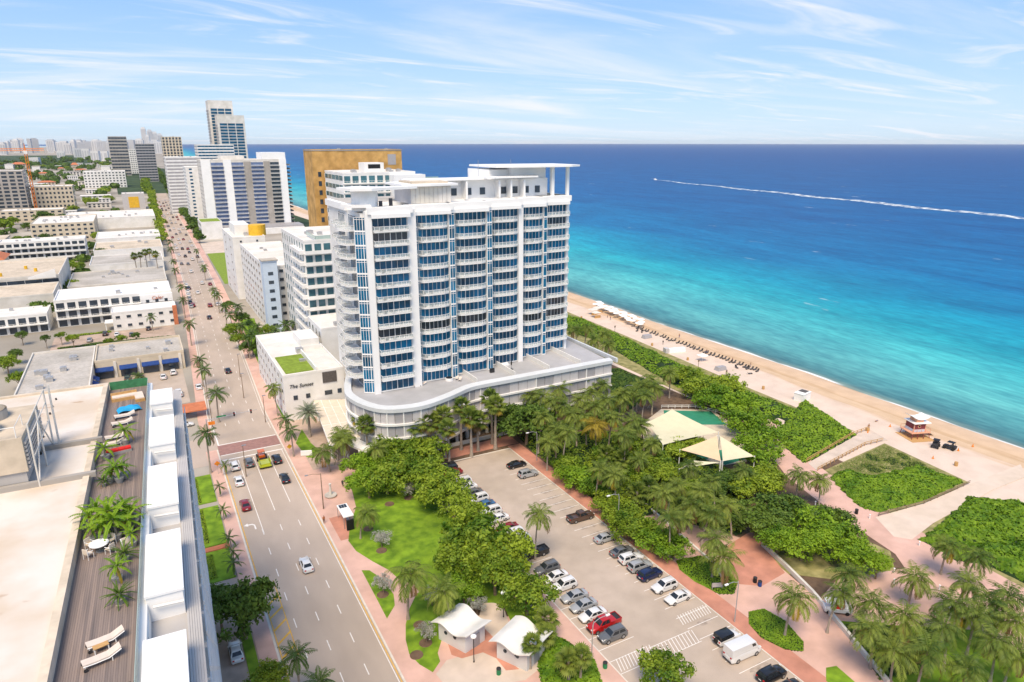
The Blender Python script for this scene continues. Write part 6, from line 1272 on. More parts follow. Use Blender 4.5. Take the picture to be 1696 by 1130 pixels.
# ================================================================== STREET, PARK AND BEACH THINGS
# restroom pavilions
M('restwall', (.62,.62,.63), .7, .05, .6, stain=.1); M('restroof', (.74,.73,.70), .6, .04, .5, stain=.12, sscale=.3)
def pavilion(P, h, label, door, ports):
    A, B, C, D = [Vector((*p,0)) for p in P]      # A-B near long wall, D-C far
    t = thing('restroom_pavilion', label, 'pavilion', (*((A+C)/2).xy,0)); o = (A+C)/2; o.z = 0
    q = [tuple((p-o).xy) for p in (A,B,C,D)]; obj('wall', MB().prism(q, .1, h).mesh('wall', 'restwall'), t)
    rf = MB(); n = 20; ex = .16
    def pt(s_, tt, dz=0):
        s_ = -ex+s_*(1+2*ex); tt = -ex+tt*(1+2*ex); p = (A*(1-s_)*(1-tt)+B*s_*(1-tt)+C*s_*tt+D*(1-s_)*tt)-o; return (p.x, p.y, h+.28+.42*math.sin(s_*PI*1.9+.5)+dz)
    for i in range(n):
        a, b_ = i/n, (i+1)/n
        rf.quad(pt(a,0,.14), pt(b_,0,.14), pt(b_,1,.14), pt(a,1,.14)); rf.quad(pt(a,1), pt(b_,1), pt(b_,0), pt(a,0)); rf.quad(pt(a,0), pt(b_,0), pt(b_,0,.14), pt(a,0,.14)); rf.quad(pt(b_,1), pt(a,1), pt(a,1,.14), pt(b_,1,.14))
    rf.quad(pt(0,1), pt(0,0), pt(0,0,.14), pt(0,1,.14)); rf.quad(pt(1,0), pt(1,1), pt(1,1,.14), pt(1,0,.14))
    obj('wavy_roof', rf.mesh('wavy_roof', 'restroof', smooth=True), t)
    gb = MB()
    for tt in (0.0, 1.0):
        for i in range(12):
            s0, s1 = i/12, (i+1)/12; f = lambda s_: (A*(1-s_)*(1-tt)+B*s_*(1-tt)+C*s_*tt+D*(1-s_)*tt)-o; p0, p1 = f(s0), f(s1); gb.quad((p0.x,p0.y,h-.02),(p1.x,p1.y,h-.02),(p1.x,p1.y,h+.27+.42*math.sin(s1*PI*1.9+.5)),(p0.x,p0.y,h+.27+.42*math.sin(s0*PI*1.9+.5)))
    obj('gable_infill', gb.mesh('gable_infill', 'restwall'), t)
    d = (B-A).normalized(); nrm_ = Vector((d.y,-d.x,0)); L = (B-A).length
    if nrm_.dot((A+B)/2-o) < 0: nrm_ = -nrm_
    for s_, r_ in ports:
        c = A+d*L*s_-o+nrm_*.02; obj('porthole', MB().tube([tuple(c+Vector((0,0,2.0))), tuple(c+nrm_*.06+Vector((0,0,2.0)))], r_, 16).mesh('porthole', 'darkglass'), t)
    for s_ in (.3,.62): c = A+d*L*s_-o+nrm_*.06; obj('wall_lamp', MB().obox((c.x,c.y), .16, .14, 1.95, 2.2, math.atan2(d.y,d.x)).mesh('wall_lamp', 'black'), t)
    d2 = (C-B).normalized(); n2 = Vector((d2.y,-d2.x,0)); n2 = n2 if n2.dot((B+C)/2-o) > 0 else -n2; c = B+d2*(C-B).length*door-o+n2*.05; obj('door', MB().obox((c.x,c.y), 1.3, .1, .12, 2.35, math.atan2(d2.y,d2.x)).mesh('door', 'greypanel'), t)
pavilion([at(727,1060),at(771,1084),at(803,1062),at(762,1036)], 3.0, 'white restroom pavilion with wavy roof and portholes, door beside the red paving', .55, ((.28,.3),(.62,.3)))
pavilion([at(823,1091),at(873,1114),at(903,1082),at(856,1058)], 3.0, 'white restroom pavilion with wavy roof next to the dense planting bed', .5, ((.28,.3),(.68,.3)))
# lamps
def globe_lamp(u, v, h, label):
    t = thing('globe_lamp', label, 'lamp post', (*at(u,v),.12), 0, 'black globe lamp posts by the restrooms'); obj('pole', MB().tube([(0,0,0),(0,0,.3),(0,0,h)], [.14,.07,.055], 8).mesh('pole', 'black'), t); obj('globe', MB().tube([(0,0,h),(0,0,h+.12),(0,0,h+.3),(0,0,h+.42)], [.12,.42,.42,.14], 14).mesh('globe', 'white_clean', smooth=True), t)
globe_lamp(834,1023,4.2,'black pole lamp with flat white globe behind the pavilions'); globe_lamp(785,1098,4.2,'black pole lamp with flat white globe in front of the pavilions')
def arm_lamp(x, y, h, rz, label, mat='galv', arm=2.4):
    t = thing('street_light', label, 'street light', (x,y,.1), rz, 'curved arm street lights'); obj('pole', MB().tube([(0,0,0),(0,0,h*.9),(.15,0,h)], [.11,.08,.07], 8).mesh('pole', mat), t); obj('arm', MB().tube([(.1,0,h*.97),(arm*.5,0,h+.25),(arm,0,h+.25)], .045, 6).mesh('arm', mat), t); obj('lamp_head', MB().box(arm-.15,arm+.5,-.14,.14,h+.17,h+.32).mesh('lamp_head', 'white_clean'), t)
for x, y, h, rz, l in ((74.8,125.6,7.5,PI,'pale curved street light at the head of the east car row'),(73.8,93.0,7.5,PI,'pale curved street light beside the border shrubs half way down the lot'),(73.4,62.5,7.5,PI,'pale curved street light by the planting island near the hatched aisle'),(49.2,66.5,6.5,0,'pale curved street light beside the dark grey crossover in the west row')): arm_lamp(x, y, h, rz, l)
t = thing('street_light', 'brown street light pole standing at the bus stop', 'street light', (*at(536,844),.14), 0); obj('pole', MB().tube([(0,0,0),(0,0,8)], [.13,.07], 8).mesh('pole', 'bark'), t); obj('arm', MB().tube([(0,0,7.8),(-1.5,0,8.2),(-2.6,0,8.2)], .05, 6).mesh('arm', 'bark'), t); obj('lamp_head', MB().box(-3.1,-2.5,-.14,.14,8.12,8.28).mesh('lamp_head', 'greymetal'), t)
for u, v in ((408,790),(440,700),(404,660),(398,625),(352,708)): t = thing('street_light', 'brown pole street light along the avenue near the crosswalk', 'street light', (*at(u,v),.1), 0, 'brown street lights near the crosswalk'); obj('pole', MB().tube([(0,0,0),(0,0,7.5)], [.12,.07], 8).mesh('pole', 'bark'), t); obj('lamp_head', MB().box(-.2,.7,-.14,.14,7.5,7.65).mesh('lamp_head', 'greymetal'), t)
# traffic signals
t = thing('traffic_signal', 'signal mast arm reaching over the avenue at the crosswalk', 'traffic signal', (8.2,172.8,.14)); obj('mast', MB().tube([(0,0,0),(0,0,6.5)], [.16,.11], 8).mesh('mast', 'galv'), t); obj('arm', MB().tube([(0,0,6.2),(12,0,6.8)], [.1,.06], 8).mesh('arm', 'galv'), t)
for x in (6.5,10.5): s_ = obj('signal_head', MB().box(x-.18,x+.18,-.2,.12,6.1,7.1).mesh('signal_head', 'black'), t); obj('lens', MB().tube([(x,-.21,6.85),(x,-.24,6.85)], .12, 10).mesh('lens', 'taillamp'), s_)
obj('street_sign', MB().box(2.4,4.6,-.06,-.02,6.35,6.8).mesh('street_sign', M('signgreen', (.02,.20,.08), .5, .05, 2)), t); obj('warning_board', MB().box(.4,1.9,-.08,-.02,4.8,5.7).mesh('warning_board', 'orange'), t)
for u, v, l in ((481,757,'yellow pedestrian crossing sign by the hotel verge'),(362,786,'orange road work sign on the west corner')):
    t = thing('road_sign', l, 'sign', (*at(u,v),.14)); obj('post', MB().tube([(0,0,0),(0,0,2.8)], .04, 6).mesh('post', 'galv'), t); k = obj('plate', MB().box(-.45,.45,-.03,0,-.45,.45).mesh('plate', 'yellow' if u > 400 else 'orange'), t, (0,-.05,2.6)); k.rotation_euler = (0, R(45), 0)
# bus shelter
X, Y = at(573,866); t = thing('bus_shelter', 'white roofed bus shelter with solar panels and a dark advert board', 'bus shelter', (X,Y,.14), R(0)); obj('roof', MB().box(-1.0,1.0,-2.6,2.6,2.5,2.66).mesh('roof', 'white_clean'), t)
for i in range(3): obj('solar_panel', MB().box(-.75+i*.5,-.3+i*.5,1.0,2.3,2.68,2.73).mesh('solar_panel', 'carglass'), t)
for x in (-.9,.9):
    for y in (-2.4,2.4): obj('post', MB().tube([(x,y,0),(x,y,2.5)], .06, 6).mesh('post', 'greymetal'), t)
obj('back_panel', MB().box(.88,.93,-2.2,2.2,.3,2.2).mesh('back_panel', 'railglass'), t); obj('bench', MB().box(.2,.7,-1.6,1.6,.42,.5).mesh('bench', 'greymetal'), t); obj('advert_board', MB().box(-.7,.7,-3.5,-3.2,.2,2.3).mesh('advert_board', 'black'), t)
flat('bus_stop_paving', [(X-2.6,Y-6),(X+1.5,Y-6),(X+1.5,Y+3),(X-2.6,Y+3)], .14, 'redpave')
X, Y = at(548,823); t = thing('stone_planter', 'round pale concrete planter base with a short column on the corner plaza', 'planter', (X,Y,.14)); obj('basin', MB().tube([(0,0,0),(0,0,.35),(0,0,.45)], [1.1,1.3,1.25], 20).mesh('basin', 'concrete'), t); obj('column', MB().tube([(0,0,.45),(0,0,2.4),(0,0,2.9)], [.3,.2,.3], 12).mesh('column', 'offwhite'), t)
t = thing('hotel_sign', 'white monument sign on the verge by the hotel drive', 'sign', (*at(508,756),.2), R(-20)); obj('slab', MB().box(-1.3,1.3,-.15,.15,0,1.3).mesh('slab', 'white_clean'), t); obj('plinth', MB().box(-1.4,1.4,-.25,.25,-.1,.15).mesh('plinth', 'concrete'), t)
def bin_(u, v, label, mat='black'): t = thing('litter_bin', label, 'bin', (*at(u,v),.15)); obj('drum', MB().tube([(0,0,0),(0,0,.9)], .32, 14).mesh('drum', mat), t); obj('lid', MB().tube([(0,0,.9),(0,0,1.0),(0,0,1.05)], [.35,.33,.2], 14).mesh('lid', 'trim'), t)
bin_(826,1118,'dark green litter bin in front of the restroom pavilion','signgreen'); bin_(1002,1108,'green litter bin beside the small lawn corner of the lot','signgreen'); bin_(1250,966,'black bin beside the blue recycling bin'); bin_(1258,972,'blue recycling bin on the red plaza','bluefab'); bin_(1418,852,'dark bin at the start of the sand path')
t = thing('park_sign', 'small grey park sign board on two legs by the groundcover mound', 'sign', (*at(1187,978),.15), R(-25)); obj('board', MB().box(-.9,.9,-.04,.04,.5,1.3).mesh('board', 'palepanel'), t)
for x in (-.8,.8): obj('leg', MB().box(x-.05,x+.05,-.05,.05,0,1.3).mesh('leg', 'galv'), t)
# white garden wall of the plaza
wp = [at(u,v) for u, v in ((1262,905),(1300,940),(1345,985),(1400,1050),(1470,1135))]; gw_ = MB()
for a, b_ in zip(wp, wp[1:]): gw_.seg(a, b_, .45, 0, .9)
tag(obj('plaza_wall', gw_.mesh('plaza_wall', 'offwhite')), 'long low off white wall between the pink plaza and the palm lawn', 'wall')
gw_ = MB()
for a, b_ in zip([at(1040,815),at(1065,835),at(1140,900),at(1180,935)], [at(1065,835),at(1140,900),at(1180,935),at(1195,960)]): gw_.seg(a, b_, .35, 0, .6)
tag(obj('border_wall', gw_.mesh('border_wall', 'offwhite')), 'low white wall threading through the shrubs east of the lot', 'wall')
# playground
flat('playground', [(99,112),(106,104),(118,102),(130,112),(134,130),(122,137),(108,130)], .14, 'rooftan'); M('playgreen', (.03,.22,.13), .8, .1, .6)
flat('play_surface', [(101,112.5),(107,106),(113,108),(110,116),(104,119)], .15, 'playgreen'); flat('play_surface', [(116,128),(130,120),(133,129),(122,136)], .15, 'playgreen'); flat('play_surface', [(112,103),(119,103),(122,108),(115,110)], .15, 'playgreen')
M('sail_cream', (.62,.58,.40), .8, .04, .5); M('sail_peach', (.66,.50,.32), .8, .04, .5)
def sail(corners, mat, label, sag=.8):
    C = [Vector((*at(u,v,z),z)) for u, v, z in corners]; o = sum(C, Vector())/len(C); t = thing('shade_sail', label, 'shade sail', (o.x,o.y,0)); n = 12; mb = MB(); k = len(C)
    if k == 3: C = [C[0], C[1], C[2], C[2]]
    for i in range(n+1):
        for j in range(n+1):
            s_, tt = i/n, j/n; p = C[0]*(1-s_)*(1-tt)+C[1]*s_*(1-tt)+C[2]*s_*tt+C[3]*(1-s_)*tt; cc = o; w_ = 16*s_*(1-s_)*tt*(1-tt); e_ = (s_*(1-s_)+tt*(1-tt))*.55
            p = p+(cc-p)*e_*.28; mb.v.append((p.x-o.x, p.y-o.y, p.z-sag*w_))
    for i in range(n):
        for j in range(n): a = i*(n+1)+j; mb.f.append((a,a+n+1,a+n+2,a+1)); mb.m.append(0)
    obj('fabric', mb.mesh('fabric', mat, smooth=True), t)
    for p in C[:k]: obj('mast', MB().tube([(p.x-o.x,p.y-o.y,0),(p.x-o.x,p.y-o.y,p.z+.1)], .11, 8).mesh('mast', 'white'), t)
sail([(1113,678,6.5),(1190,716,4.5),(1098,737,5.0),(1070,700,5.5)], 'sail_cream', 'large pale cream shade sail over the playground'); sail([(1188,722,6.5),(1194,764,4.0),(1126,745,4.5)], 'sail_peach', 'peach triangular shade sail beside the cream ones', .3); sail([(1192,722,6.5),(1250,756,4.0),(1197,764,4.2)], 'sail_cream', 'cream triangular shade sail next to the sea grape trees', .3); sail([(1193,766,4.0),(1150,763,4.5),(1125,777,4.0)], 'sail_cream', 'small cream shade sail low behind the palms', .2)
t = thing('swing_frame', 'metal swing frame under the large cream sail', 'swing', (*at(1155,735),.15), R(20)); q = MB()
for x in (-2.2,2.2): q.tube([(x,-.8,0),(x,0,2.4),(x,.8,0)], .05, 6)
q.tube([(-2.2,0,2.4),(2.2,0,2.4)], .05, 6); obj('frame', q.mesh('frame', 'bark'), t)
for x in (-1.0,1.0): obj('seat', MB().box(x-.25,x+.25,-.1,.1,.45,.5).tube([(x-.22,0,.5),(x-.22,0,2.4)], .012, 4).tube([(x+.22,0,.5),(x+.22,0,2.4)], .012, 4).mesh('seat', 'black'), t)
# pool behind the podium
flat('pool_terrace', [(113,150),(132,160),(128,180),(113,176)], .12, 'palepave'); M('poolwater', (.10,.42,.50), .1, .06, .6, spec=.5); flat('pool', [(115,158),(122,161),(120,170),(114,168)], .13, 'poolwater')
# boardwalk rails and dune fences
def rail_fence(pts, label, h=1.0, mat='wood', step=1.8, name='rail_fence'):
    t = thing(name, label, 'fence', (*pts[0],0)); o = pts[0]
    for a, b_ in zip(pts, pts[1:]):
        L = math.dist(a, b_); n_ = max(1, round(L/step)); an = math.atan2(b_[1]-a[1], b_[0]-a[0])
        for j in range(n_): obj('post', wmesh(('post',h,mat), lambda: MB().box(-.06,.06,-.06,.06,0,h).mesh('post', mat)), t, (a[0]-o[0]+(b_[0]-a[0])*j/n_, a[1]-o[1]+(b_[1]-a[1])*j/n_, .1), an)
        for z in (h*.5, h*.95): obj('rail', MB().box(0,L,-.04,.04,-.06,.06).mesh('rail', mat), t, (a[0]-o[0],a[1]-o[1],z+.1), an)
rail_fence([at(1336,766),at(1412,722),at(1440,712)], 'yellow wood rail along the upper edge of the dune boardwalk'); rail_fence([at(1354,781),at(1432,739),at(1462,732)], 'yellow wood rail along the lower edge of the dune boardwalk')
rail_fence([at(1455,856),at(1530,836),at(1606,802)], 'low rope and post fence along the sand path', .8, 'bark', 2.4, 'rope_fence'); rail_fence([(122.5,137.5),(131,133),(135,124)], 'white rail fence behind the playground', 1.0, 'white', 2.0); rail_fence([(113,148.5),(124,155),(128,152)], 'grey fence along the pool walk', 1.1, 'greymetal', 1.5)
bo = wmesh('bollard', lambda: MB().tube([(0,0,0),(0,0,.7),(0,0,.9)], [.1,.1,.16], 10).mesh('bollard', 'white_clean'))
for u, v in ((1480,950),(1480,968),(1555,978),(1522,905),(1440,860),(1350,838),(1290,740),(1283,770)): tag(obj('path_light', bo, None, (*at(u,v),.14)), 'short white bollard light beside the pink beachwalk', 'bollard', 'bollard lights of the beachwalk')
# lifeguard tower
t = thing('lifeguard_tower', 'pink and maroon lifeguard hut with white wing roof on stilts', 'lifeguard tower', (*at(1514,722),.05), R(-20)); M('maroon', (.20,.045,.05), .7, .1, 1); M('salmon', (.72,.38,.24), .7, .08, 1)
obj('deck', MB().box(-2.6,2.6,-2.2,2.2,1.5,1.7).mesh('deck', 'salmon'), t); obj('cabin', MB().box(-1.7,1.5,-1.5,1.5,2.4,4.0).mesh('cabin', 'maroon'), t); obj('cabin_base', MB().box(-1.71,1.51,-1.51,1.51,1.7,2.4).mesh('cabin_base', 'paleblue'), t); obj('corner_trim', MB().box(-1.76,-1.6,-1.56,-1.4,1.7,4.0).box(1.4,1.56,-1.56,-1.4,1.7,4.0).mesh('corner_trim', 'salmon'), t)
obj('porthole', MB().tube([(-.3,-1.51,3.2),(-.3,-1.58,3.2)], .42, 16).mesh('porthole', 'salmon'), t); obj('port_glass', MB().tube([(-.3,-1.58,3.2),(-.3,-1.6,3.2)], .28, 16).mesh('port_glass', 'black'), t)
q = MB()
for i in range(10):
    x0, x1 = -2.3+i*.46, -2.3+(i+1)*.46; f = lambda x: 4.9+.14*x*x-.05*x; q.add([(x0,-1.6,f(x0)),(x1,-1.6,f(x1)),(x1,1.6,f(x1)),(x0,1.6,f(x0)),(x0,-1.6,f(x0)+.12),(x1,-1.6,f(x1)+.12),(x1,1.6,f(x1)+.12),(x0,1.6,f(x0)+.12)], [(3,2,1,0),(4,5,6,7),(0,1,5,4),(2,3,7,6)]+([(3,0,4,7)] if i == 0 else [])+([(1,2,6,5)] if i == 9 else []))
obj('wing_roof', q.mesh('wing_roof', 'white_clean'), t); obj('flat_roof', MB().box(-2.1,2.6,-2.0,2.0,4.0,4.15).mesh('flat_roof', 'white_clean'), t); obj('clerestory', MB().box(-1.0,1.0,-1.2,1.2,4.15,4.95).mesh('clerestory', 'salmon'), t)
for x in (-2.2,-.7,.8,2.3):
    for y in (-1.9,1.9): obj('stilt', MB().tube([(x*1.1,y*1.15,0),(x,y,1.5)], .09, 6).mesh('stilt', 'maroon'), t)
q = MB()
for y in (-2.1,2.1): q.box(-2.6,2.6,y-.03,y+.03,2.5,2.58)
q.box(2.55,2.6,-2.1,2.1,2.5,2.58)
for x in (-2.5,-1.2,0,1.2,2.5): q.box(x-.04,x+.04,-2.13,-2.07,1.7,2.5).box(x-.04,x+.04,2.07,2.13,1.7,2.5)
obj('railing', q.mesh('railing', 'salmon'), t); obj('ramp', MB().add([(2.6,-.7,1.6),(2.6,.7,1.6),(5.0,.7,0),(5.0,-.7,0),(2.6,-.7,1.5),(2.6,.7,1.5)], [(0,3,2,1),(4,5,2,3)]).mesh('ramp', 'wood'), t); obj('sand_mat', MB().box(-3.4,3.0,-3.8,2.6,0,.06).mesh('sand_mat', 'wood'), t)
# beach furniture
wd = {}
umb = wmesh('umb', lambda: MB().tube([(0,0,2.0),(0,0,2.15),(0,0,2.45)], [1.45,1.3,.05], 12).mesh('canopy', 'white_clean')); ump = wmesh('ump', lambda: MB().tube([(0,0,0),(0,0,2.3)], .03, 6).mesh('pole', 'white'))
for i in range(30):
    s_ = i/29; u = 985+s_*78+random.uniform(-4,4); v = 510+s_*35+random.uniform(-2,2)-(4 if i % 2 else 0); t = thing('beach_umbrella', 'white beach umbrella in the long row near the hotel', 'umbrella', (*at(u,v),.05), 0, 'white beach umbrellas'); obj('canopy', umb, t); obj('pole', ump, t)
bc = wmesh('bchair', lambda: MB().box(-.8,.5,-.32,.32,.28,.34).add([(.5,-.32,.3),(.5,.32,.3),(1.1,.32,.85),(1.1,-.32,.85)], [(0,1,2,3),(3,2,1,0)]).box(-.7,-.64,-.3,.3,0,.28).box(.4,.46,-.3,.3,0,.28).mesh('beach_chair', 'chairdark'))
for i in range(38):
    s_ = i/37; u = 1050+s_*205+random.uniform(-2,2); v = 542+s_*74+random.uniform(-1,1); tag(obj('beach_chair', bc, None, (*at(u,v),.06), R(10+random.uniform(-15,15))), 'dark beach lounger in the row facing the water', 'beach chair', 'dark beach loungers facing the water')
for u, v in ((1220,610),(1242,620),(1055,549),(1063,551),(1238,612)): tag(obj('beach_chair', bc, None, (*at(u,v),.06), R(random.uniform(0,180))), 'dark beach lounger in the row facing the water', 'beach chair', 'dark beach loungers facing the water')
t = thing('storage_hut', 'white storage box with grey hatch alone on the sand', 'hut', (*at(1328,662),.04), R(12)); obj('box', MB().box(-2.2,2.2,-1.4,1.4,0,2.2).mesh('box', 'white_clean'), t); obj('roof', MB().box(-2.3,2.3,-1.5,1.5,2.2,2.32).mesh('roof', 'white_clean'), t); obj('hatch', MB().box(-.2,2.0,-.9,1.3,2.33,2.4).mesh('hatch', 'chairdark'), t)
t = thing('chair_stack', 'white covered stack of beach chairs on the sand', 'stack', (*at(1121,583),.04), R(-12)); obj('cover', MB().box(-3.5,3.0,-.9,.9,0,1.4).mesh('cover', 'white_clean'), t); obj('pile', MB().box(-5.0,-3.6,-1,1,0,1.8).mesh('pile', 'palepanel'), t)
for u, v, l in ((1071,560,'dark covered pile of chairs on the upper sand'),(1193,613,'dark covered pile of chairs near the dune end')): t = thing('covered_pile', l, 'pile', (*at(u,v),.04)); obj('cover', MB().add([(-1.9,-1.1,0),(1.9,-1.1,0),(1.9,1.1,0),(-1.9,1.1,0),(-1.5,-.8,1.2),(1.6,-.8,1.3),(1.6,.8,1.2),(-1.5,.8,1.3)], [(4,5,6,7),(0,1,5,4),(1,2,6,5),(2,3,7,6),(3,0,4,7)]).mesh('cover', 'greypanel'), t)
t = thing('beach_tent', 'small white open tent on the sand', 'tent', (*at(1163,598),.04)); obj('canopy', MB().add([(-1.5,-1.5,2.0),(1.5,-1.5,2.0),(1.5,1.5,2.0),(-1.5,1.5,2.0),(0,0,2.7)], [(0,1,4),(1,2,4),(2,3,4),(3,0,4)]).mesh('canopy', 'white_clean'), t)
for x in (-1.4,1.4):
    for y in (-1.4,1.4): obj('leg', MB().tube([(x,y,0),(x,y,2.0)], .03, 5).mesh('leg', 'white'), t)
for u, v in ((987,526),(982,521),(990,518)): t = thing('beach_cabana', 'cream beach service cabana beside the umbrella row', 'cabana', (*at(u,v),.04), 0, 'cabanas by the umbrellas'); obj('roof', MB().add([(-1.8,-1.8,2.2),(1.8,-1.8,2.2),(1.8,1.8,2.2),(-1.8,1.8,2.2),(0,0,2.9)], [(0,1,4),(1,2,4),(2,3,4),(3,0,4)]).mesh('roof', 'offwhite'), t); obj('counter', MB().box(-1.4,1.4,-1.4,-.9,0,1.1).mesh('counter', 'wood'), t)
cn = wmesh('cone', lambda: MB().tube([(0,0,.05),(0,0,.75)], [.2,.04], 10).box(-.25,.25,-.25,.25,0,.05).mesh('traffic_cone', 'orange'))
for u, v in ((1474,707),(1587,747),(1545,760),(1611,740),(1437,718)): tag(obj('traffic_cone', cn, None, (*at(u,v),.04)), 'orange cone on the sand round the lifeguard tower', 'cone', 'cones on the sand')
for u, v in ((1139,597),(1080,573),(963,528),(1264,645),(1437,715),(1583,772)): t = thing('beach_bin', 'brown slatted litter barrel on the open sand', 'bin', (*at(u,v),.04), 0, 'barrels on the sand'); obj('barrel', MB().tube([(0,0,0),(0,0,.5),(0,0,1.0)], [.36,.42,.38], 12).mesh('barrel', 'wood'), t)
for u, v in ((1018,556),(1156,615),(1202,633)): t = thing('beach_post', 'thin dark post on the upper sand by the dune', 'post', (*at(u,v),.04), 0, 'posts along the dune'); obj('post', MB().tube([(0,0,0),(0,0,4)], .08, 6).mesh('post', 'bark'), t); obj('plate', MB().box(-.3,.3,-.03,.03,3.2,3.9).mesh('plate', 'bark'), t)
# boat and wake
bx, by = at(1085,298); ex_, ey_ = at(1720,364); ang = math.atan2(by-ey_, bx-ex_); t = thing('speed_boat', 'small white speed boat at the head of a long wake', 'boat', (bx,by,-.1), ang)
V, F = loft([(-5,-.1,1.2,1.5,1.6),(-2,-.2,1.25,1.6,1.75),(2,-.1,1.4,1.4,1.6),(4,.3,1.6,.8,1.0),(5.6,1.0,1.8,.1,.15)]); obj('hull', MB().add(V, F).mesh('hull', 'white_clean', smooth=True), t); obj('cabin', MB().box(-1.8,1.2,-1.1,1.1,1.25,2.6).box(-2.2,1.5,-1.3,1.3,2.6,2.75).mesh('cabin', 'white_clean'), t); obj('windscreen', MB().box(1.2,1.26,-1,1,1.7,2.5).mesh('windscreen', 'carglass'), t)
m, n, b = nodes('wakefoam'); b.inputs['Base Color'].default_value = (.72,.78,.80,1); b.inputs['Roughness'].default_value = .9; g = n.nodes.new('ShaderNodeNewGeometry'); nz = n.nodes.new('ShaderNodeTexNoise'); nz.inputs['Scale'].default_value = .12; nz.inputs['Detail'].default_value = 8; n.links.new(g.outputs['Position'], nz.inputs['Vector']); mr = n.nodes.new('ShaderNodeMapRange'); mr.inputs['From Min'].default_value = .38; mr.inputs['From Max'].default_value = .62; n.links.new(nz.outputs['Fac'], mr.inputs['Value']); n.links.new(mr.outputs[0], b.inputs['Alpha'])
q = MB(); N2 = 90; L = math.dist((bx,by),(ex_,ey_)); dx_, dy_ = (ex_-bx)/L, (ey_-by)/L
for i in range(N2+1):
    s_ = i/N2*1.25; c = (bx+dx_*L*s_+5*math.sin(i*.4), by+dy_*L*s_); w_ = 3.0+6.5*min(1,s_*1.6)+1.3*math.sin(i*1.7); q.v += [(c[0]-dy_*w_,c[1]+dx_*w_,-.12),(c[0]+dy_*w_,c[1]-dx_*w_,-.12)]
for i in range(N2): q.f.append((2*i,2*i+1,2*i+3,2*i+2)); q.m.append(0)
tag(obj('boat_wake', q.mesh('boat_wake', 'wakefoam')), 'long pale foam wake trailing the speed boat', 'wake', kind='stuff')
# people
def person_mesh(pose, top, bottom, hair=(.03,.02,.015)):
    me = bpy.data.meshes.new('body'); walk = .22 if pose == 'walk' else .04
    V = [(0,0,.95),(0,0,1.15),(0,0,1.38),(0,0,1.5),(0,0,1.6),(.01,0,1.74)]; Rr = [.15,.13,.16,.06,.085,.09]; E = [(0,1),(1,2),(2,3),(3,4),(4,5)]
    for s_ in (-1,1):
        o = len(V); f = walk*s_; V += [(0,.1*s_,.88),(f*.7,.1*s_,.48),(f*1.1-.04*abs(f),.1*s_,.08),(f*1.1+.15,.1*s_,.04)]; Rr += [.1,.065,.045,.04]; E += [(0,o),(o,o+1),(o+1,o+2),(o+2,o+3)]
        o = len(V); V += [(0,.2*s_,1.38),(-f*.5,.25*s_,1.1),(-f*.8+.1,.25*s_,.86),(-f*.8+.14,.25*s_,.78)]; Rr += [.065,.045,.035,.03]; E += [(2,o),(o,o+1),(o+1,o+2),(o+2,o+3)]
    me.from_pydata(V, E, []); o = bpy.data.objects.new('tmp', me); sc.collection.objects.link(o); sk = o.modifiers.new('s', 'SKIN'); sub_ = o.modifiers.new('d', 'SUBSURF'); sub_.levels = 1
    for i, r_ in enumerate(Rr): me.skin_vertices[0].data[i].radius = (r_, r_)
    me.skin_vertices[0].data[0].use_root = True
    bpy.context.view_layer.update(); out = bpy.data.meshes.new_from_object(o.evaluated_get(bpy.context.evaluated_depsgraph_get())); bpy.data.objects.remove(o)
    for nm, c in (('skin',(.40,.23,.15)),(top[0],top[1]),(bottom[0],bottom[1]),('hair',hair)): out.materials.append(M('cloth_'+nm, c, .8, .08, 3))
    for p in out.polygons:
        z = p.center.z; y = abs(p.center.y); p.material_index = 3 if z > 1.66 or (z > 1.56 and p.center.x < -.03) else 1 if .98 < z < 1.47 and (y < .24 or z > 1.2) else 2 if .42 < z <= .98 and y < .21 else 0; p.use_smooth = True
    return out
pm1 = person_mesh('walk', ('darkshirt',(.03,.03,.035)), ('darkpants',(.04,.04,.05))); pm2 = person_mesh('stand', ('rust',(.35,.12,.04)), ('brownpants',(.10,.06,.04))); pm3 = person_mesh('stand', ('skin2',(.40,.23,.15)), ('swim',(.04,.08,.25))); pm4 = person_mesh('walk', ('whiteshirt',(.7,.7,.68)), ('darkpants',(.04,.04,.05)))
def person(u, v, me, label, rz=0, group=None, z=.14): t = thing('person', label, 'person', (*at(u,v),z), rz, group); obj('body', me, t)
person(568,808,pm1,'person in dark clothes walking across the corner plaza',R(70)); person(537,868,pm2,'person in a rust shirt standing by the kerb near the bus shelter',R(-80))
person(1098,571,pm1,'person in dark clothes standing on the sand beside the covered stack',0,z=.05)
for u, v in ((1006,527),(1011,530),(1125,560),(1170,586),(1213,600),(1243,608)): person(u, v, pm3, 'person in swimwear standing among the beach loungers', random.uniform(0,6), 'people among the loungers', .05)
person(1438,712,pm3,'person walking on the sand at the end of the dune boardwalk',1,None,.05)
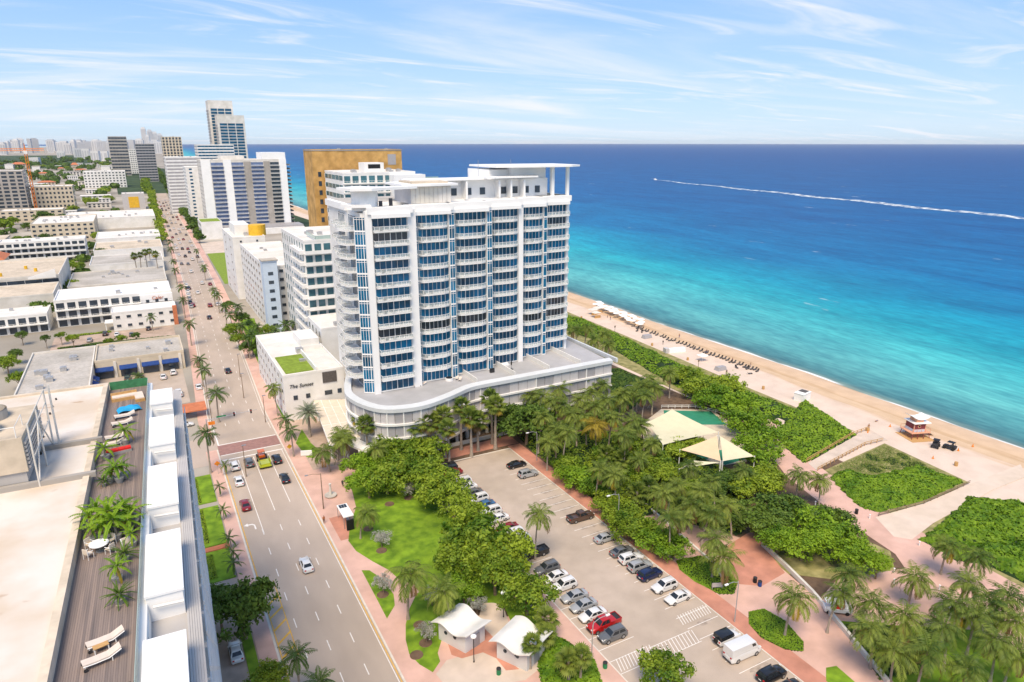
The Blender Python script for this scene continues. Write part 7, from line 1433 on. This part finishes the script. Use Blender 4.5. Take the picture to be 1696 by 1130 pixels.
t = thing('person', 'person lying stretched out on the sand before the lifeguard tower', 'person', (*at(1452,698),.16), R(10)); k = obj('body', pm3, t); k.rotation_euler = (0, R(-90), 0); k.location = (.8,0,0)
# podium terrace furniture
def terr(u, v): return (*at(u,v,PZ),PZ)
for u, v, rz in ((690,640,20),(700,638,20),(757,628,60),(762,630,60)): t = thing('terrace_lounger', 'tan lounger on the grey podium terrace below the tower', 'lounger', terr(u,v), R(rz), 'loungers on the podium terrace'); [obj(nm, me, t) for nm, me in zip(('frame','sling','wheel'), LG)]
t = thing('closed_parasol', 'closed black parasol on the podium terrace', 'parasol', terr(847,612)); obj('pole', MB().tube([(0,0,0),(0,0,2.9)], .04, 6).mesh('pole', 'black'), t); obj('folded_canopy', MB().tube([(0,0,1.2),(0,0,1.8),(0,0,2.8)], [.12,.2,.05], 8).mesh('folded_canopy', 'black'), t); obj('base', MB().tube([(0,0,0),(0,0,.1)], .5, 14).mesh('base', 'black'), t)
t = thing('terrace_sofa', 'white sofa set beside the closed parasol on the terrace', 'sofa', terr(836,606), R(10)); obj('base', MB().box(-1.3,1.3,-.45,.45,0,.4).mesh('base', 'white_clean'), t); obj('back', MB().box(-1.3,1.3,.3,.45,.4,.8).mesh('back', 'white_clean'), t)
t = thing('grill_cart', 'dark covered grill on the podium terrace', 'grill', terr(815,617)); obj('cart', MB().box(-.6,.6,-.35,.35,0,.8).mesh('cart', 'darkmetal'), t); obj('hood', MB().tube([(-.6,0,.85),(.6,0,.85)], .33, 10).mesh('hood', 'black'), t)
t = thing('hot_tub', 'round white tub with dark cover on the terrace', 'tub', terr(744,630)); obj('shell', MB().tube([(0,0,0),(0,0,.7)], 1.0, 18).mesh('shell', 'white_clean'), t); obj('cover', MB().tube([(0,0,.7),(0,0,.78)], .85, 18).mesh('cover', 'black'), t)
# the haze, last: everything stands inside it
hb = tag(obj('haze', MB().box(-14100,30900,-440,30200,-2.0,136).mesh('haze', 'haze_air')), 'thin pale sea haze filling the air', 'haze', kind='stuff')
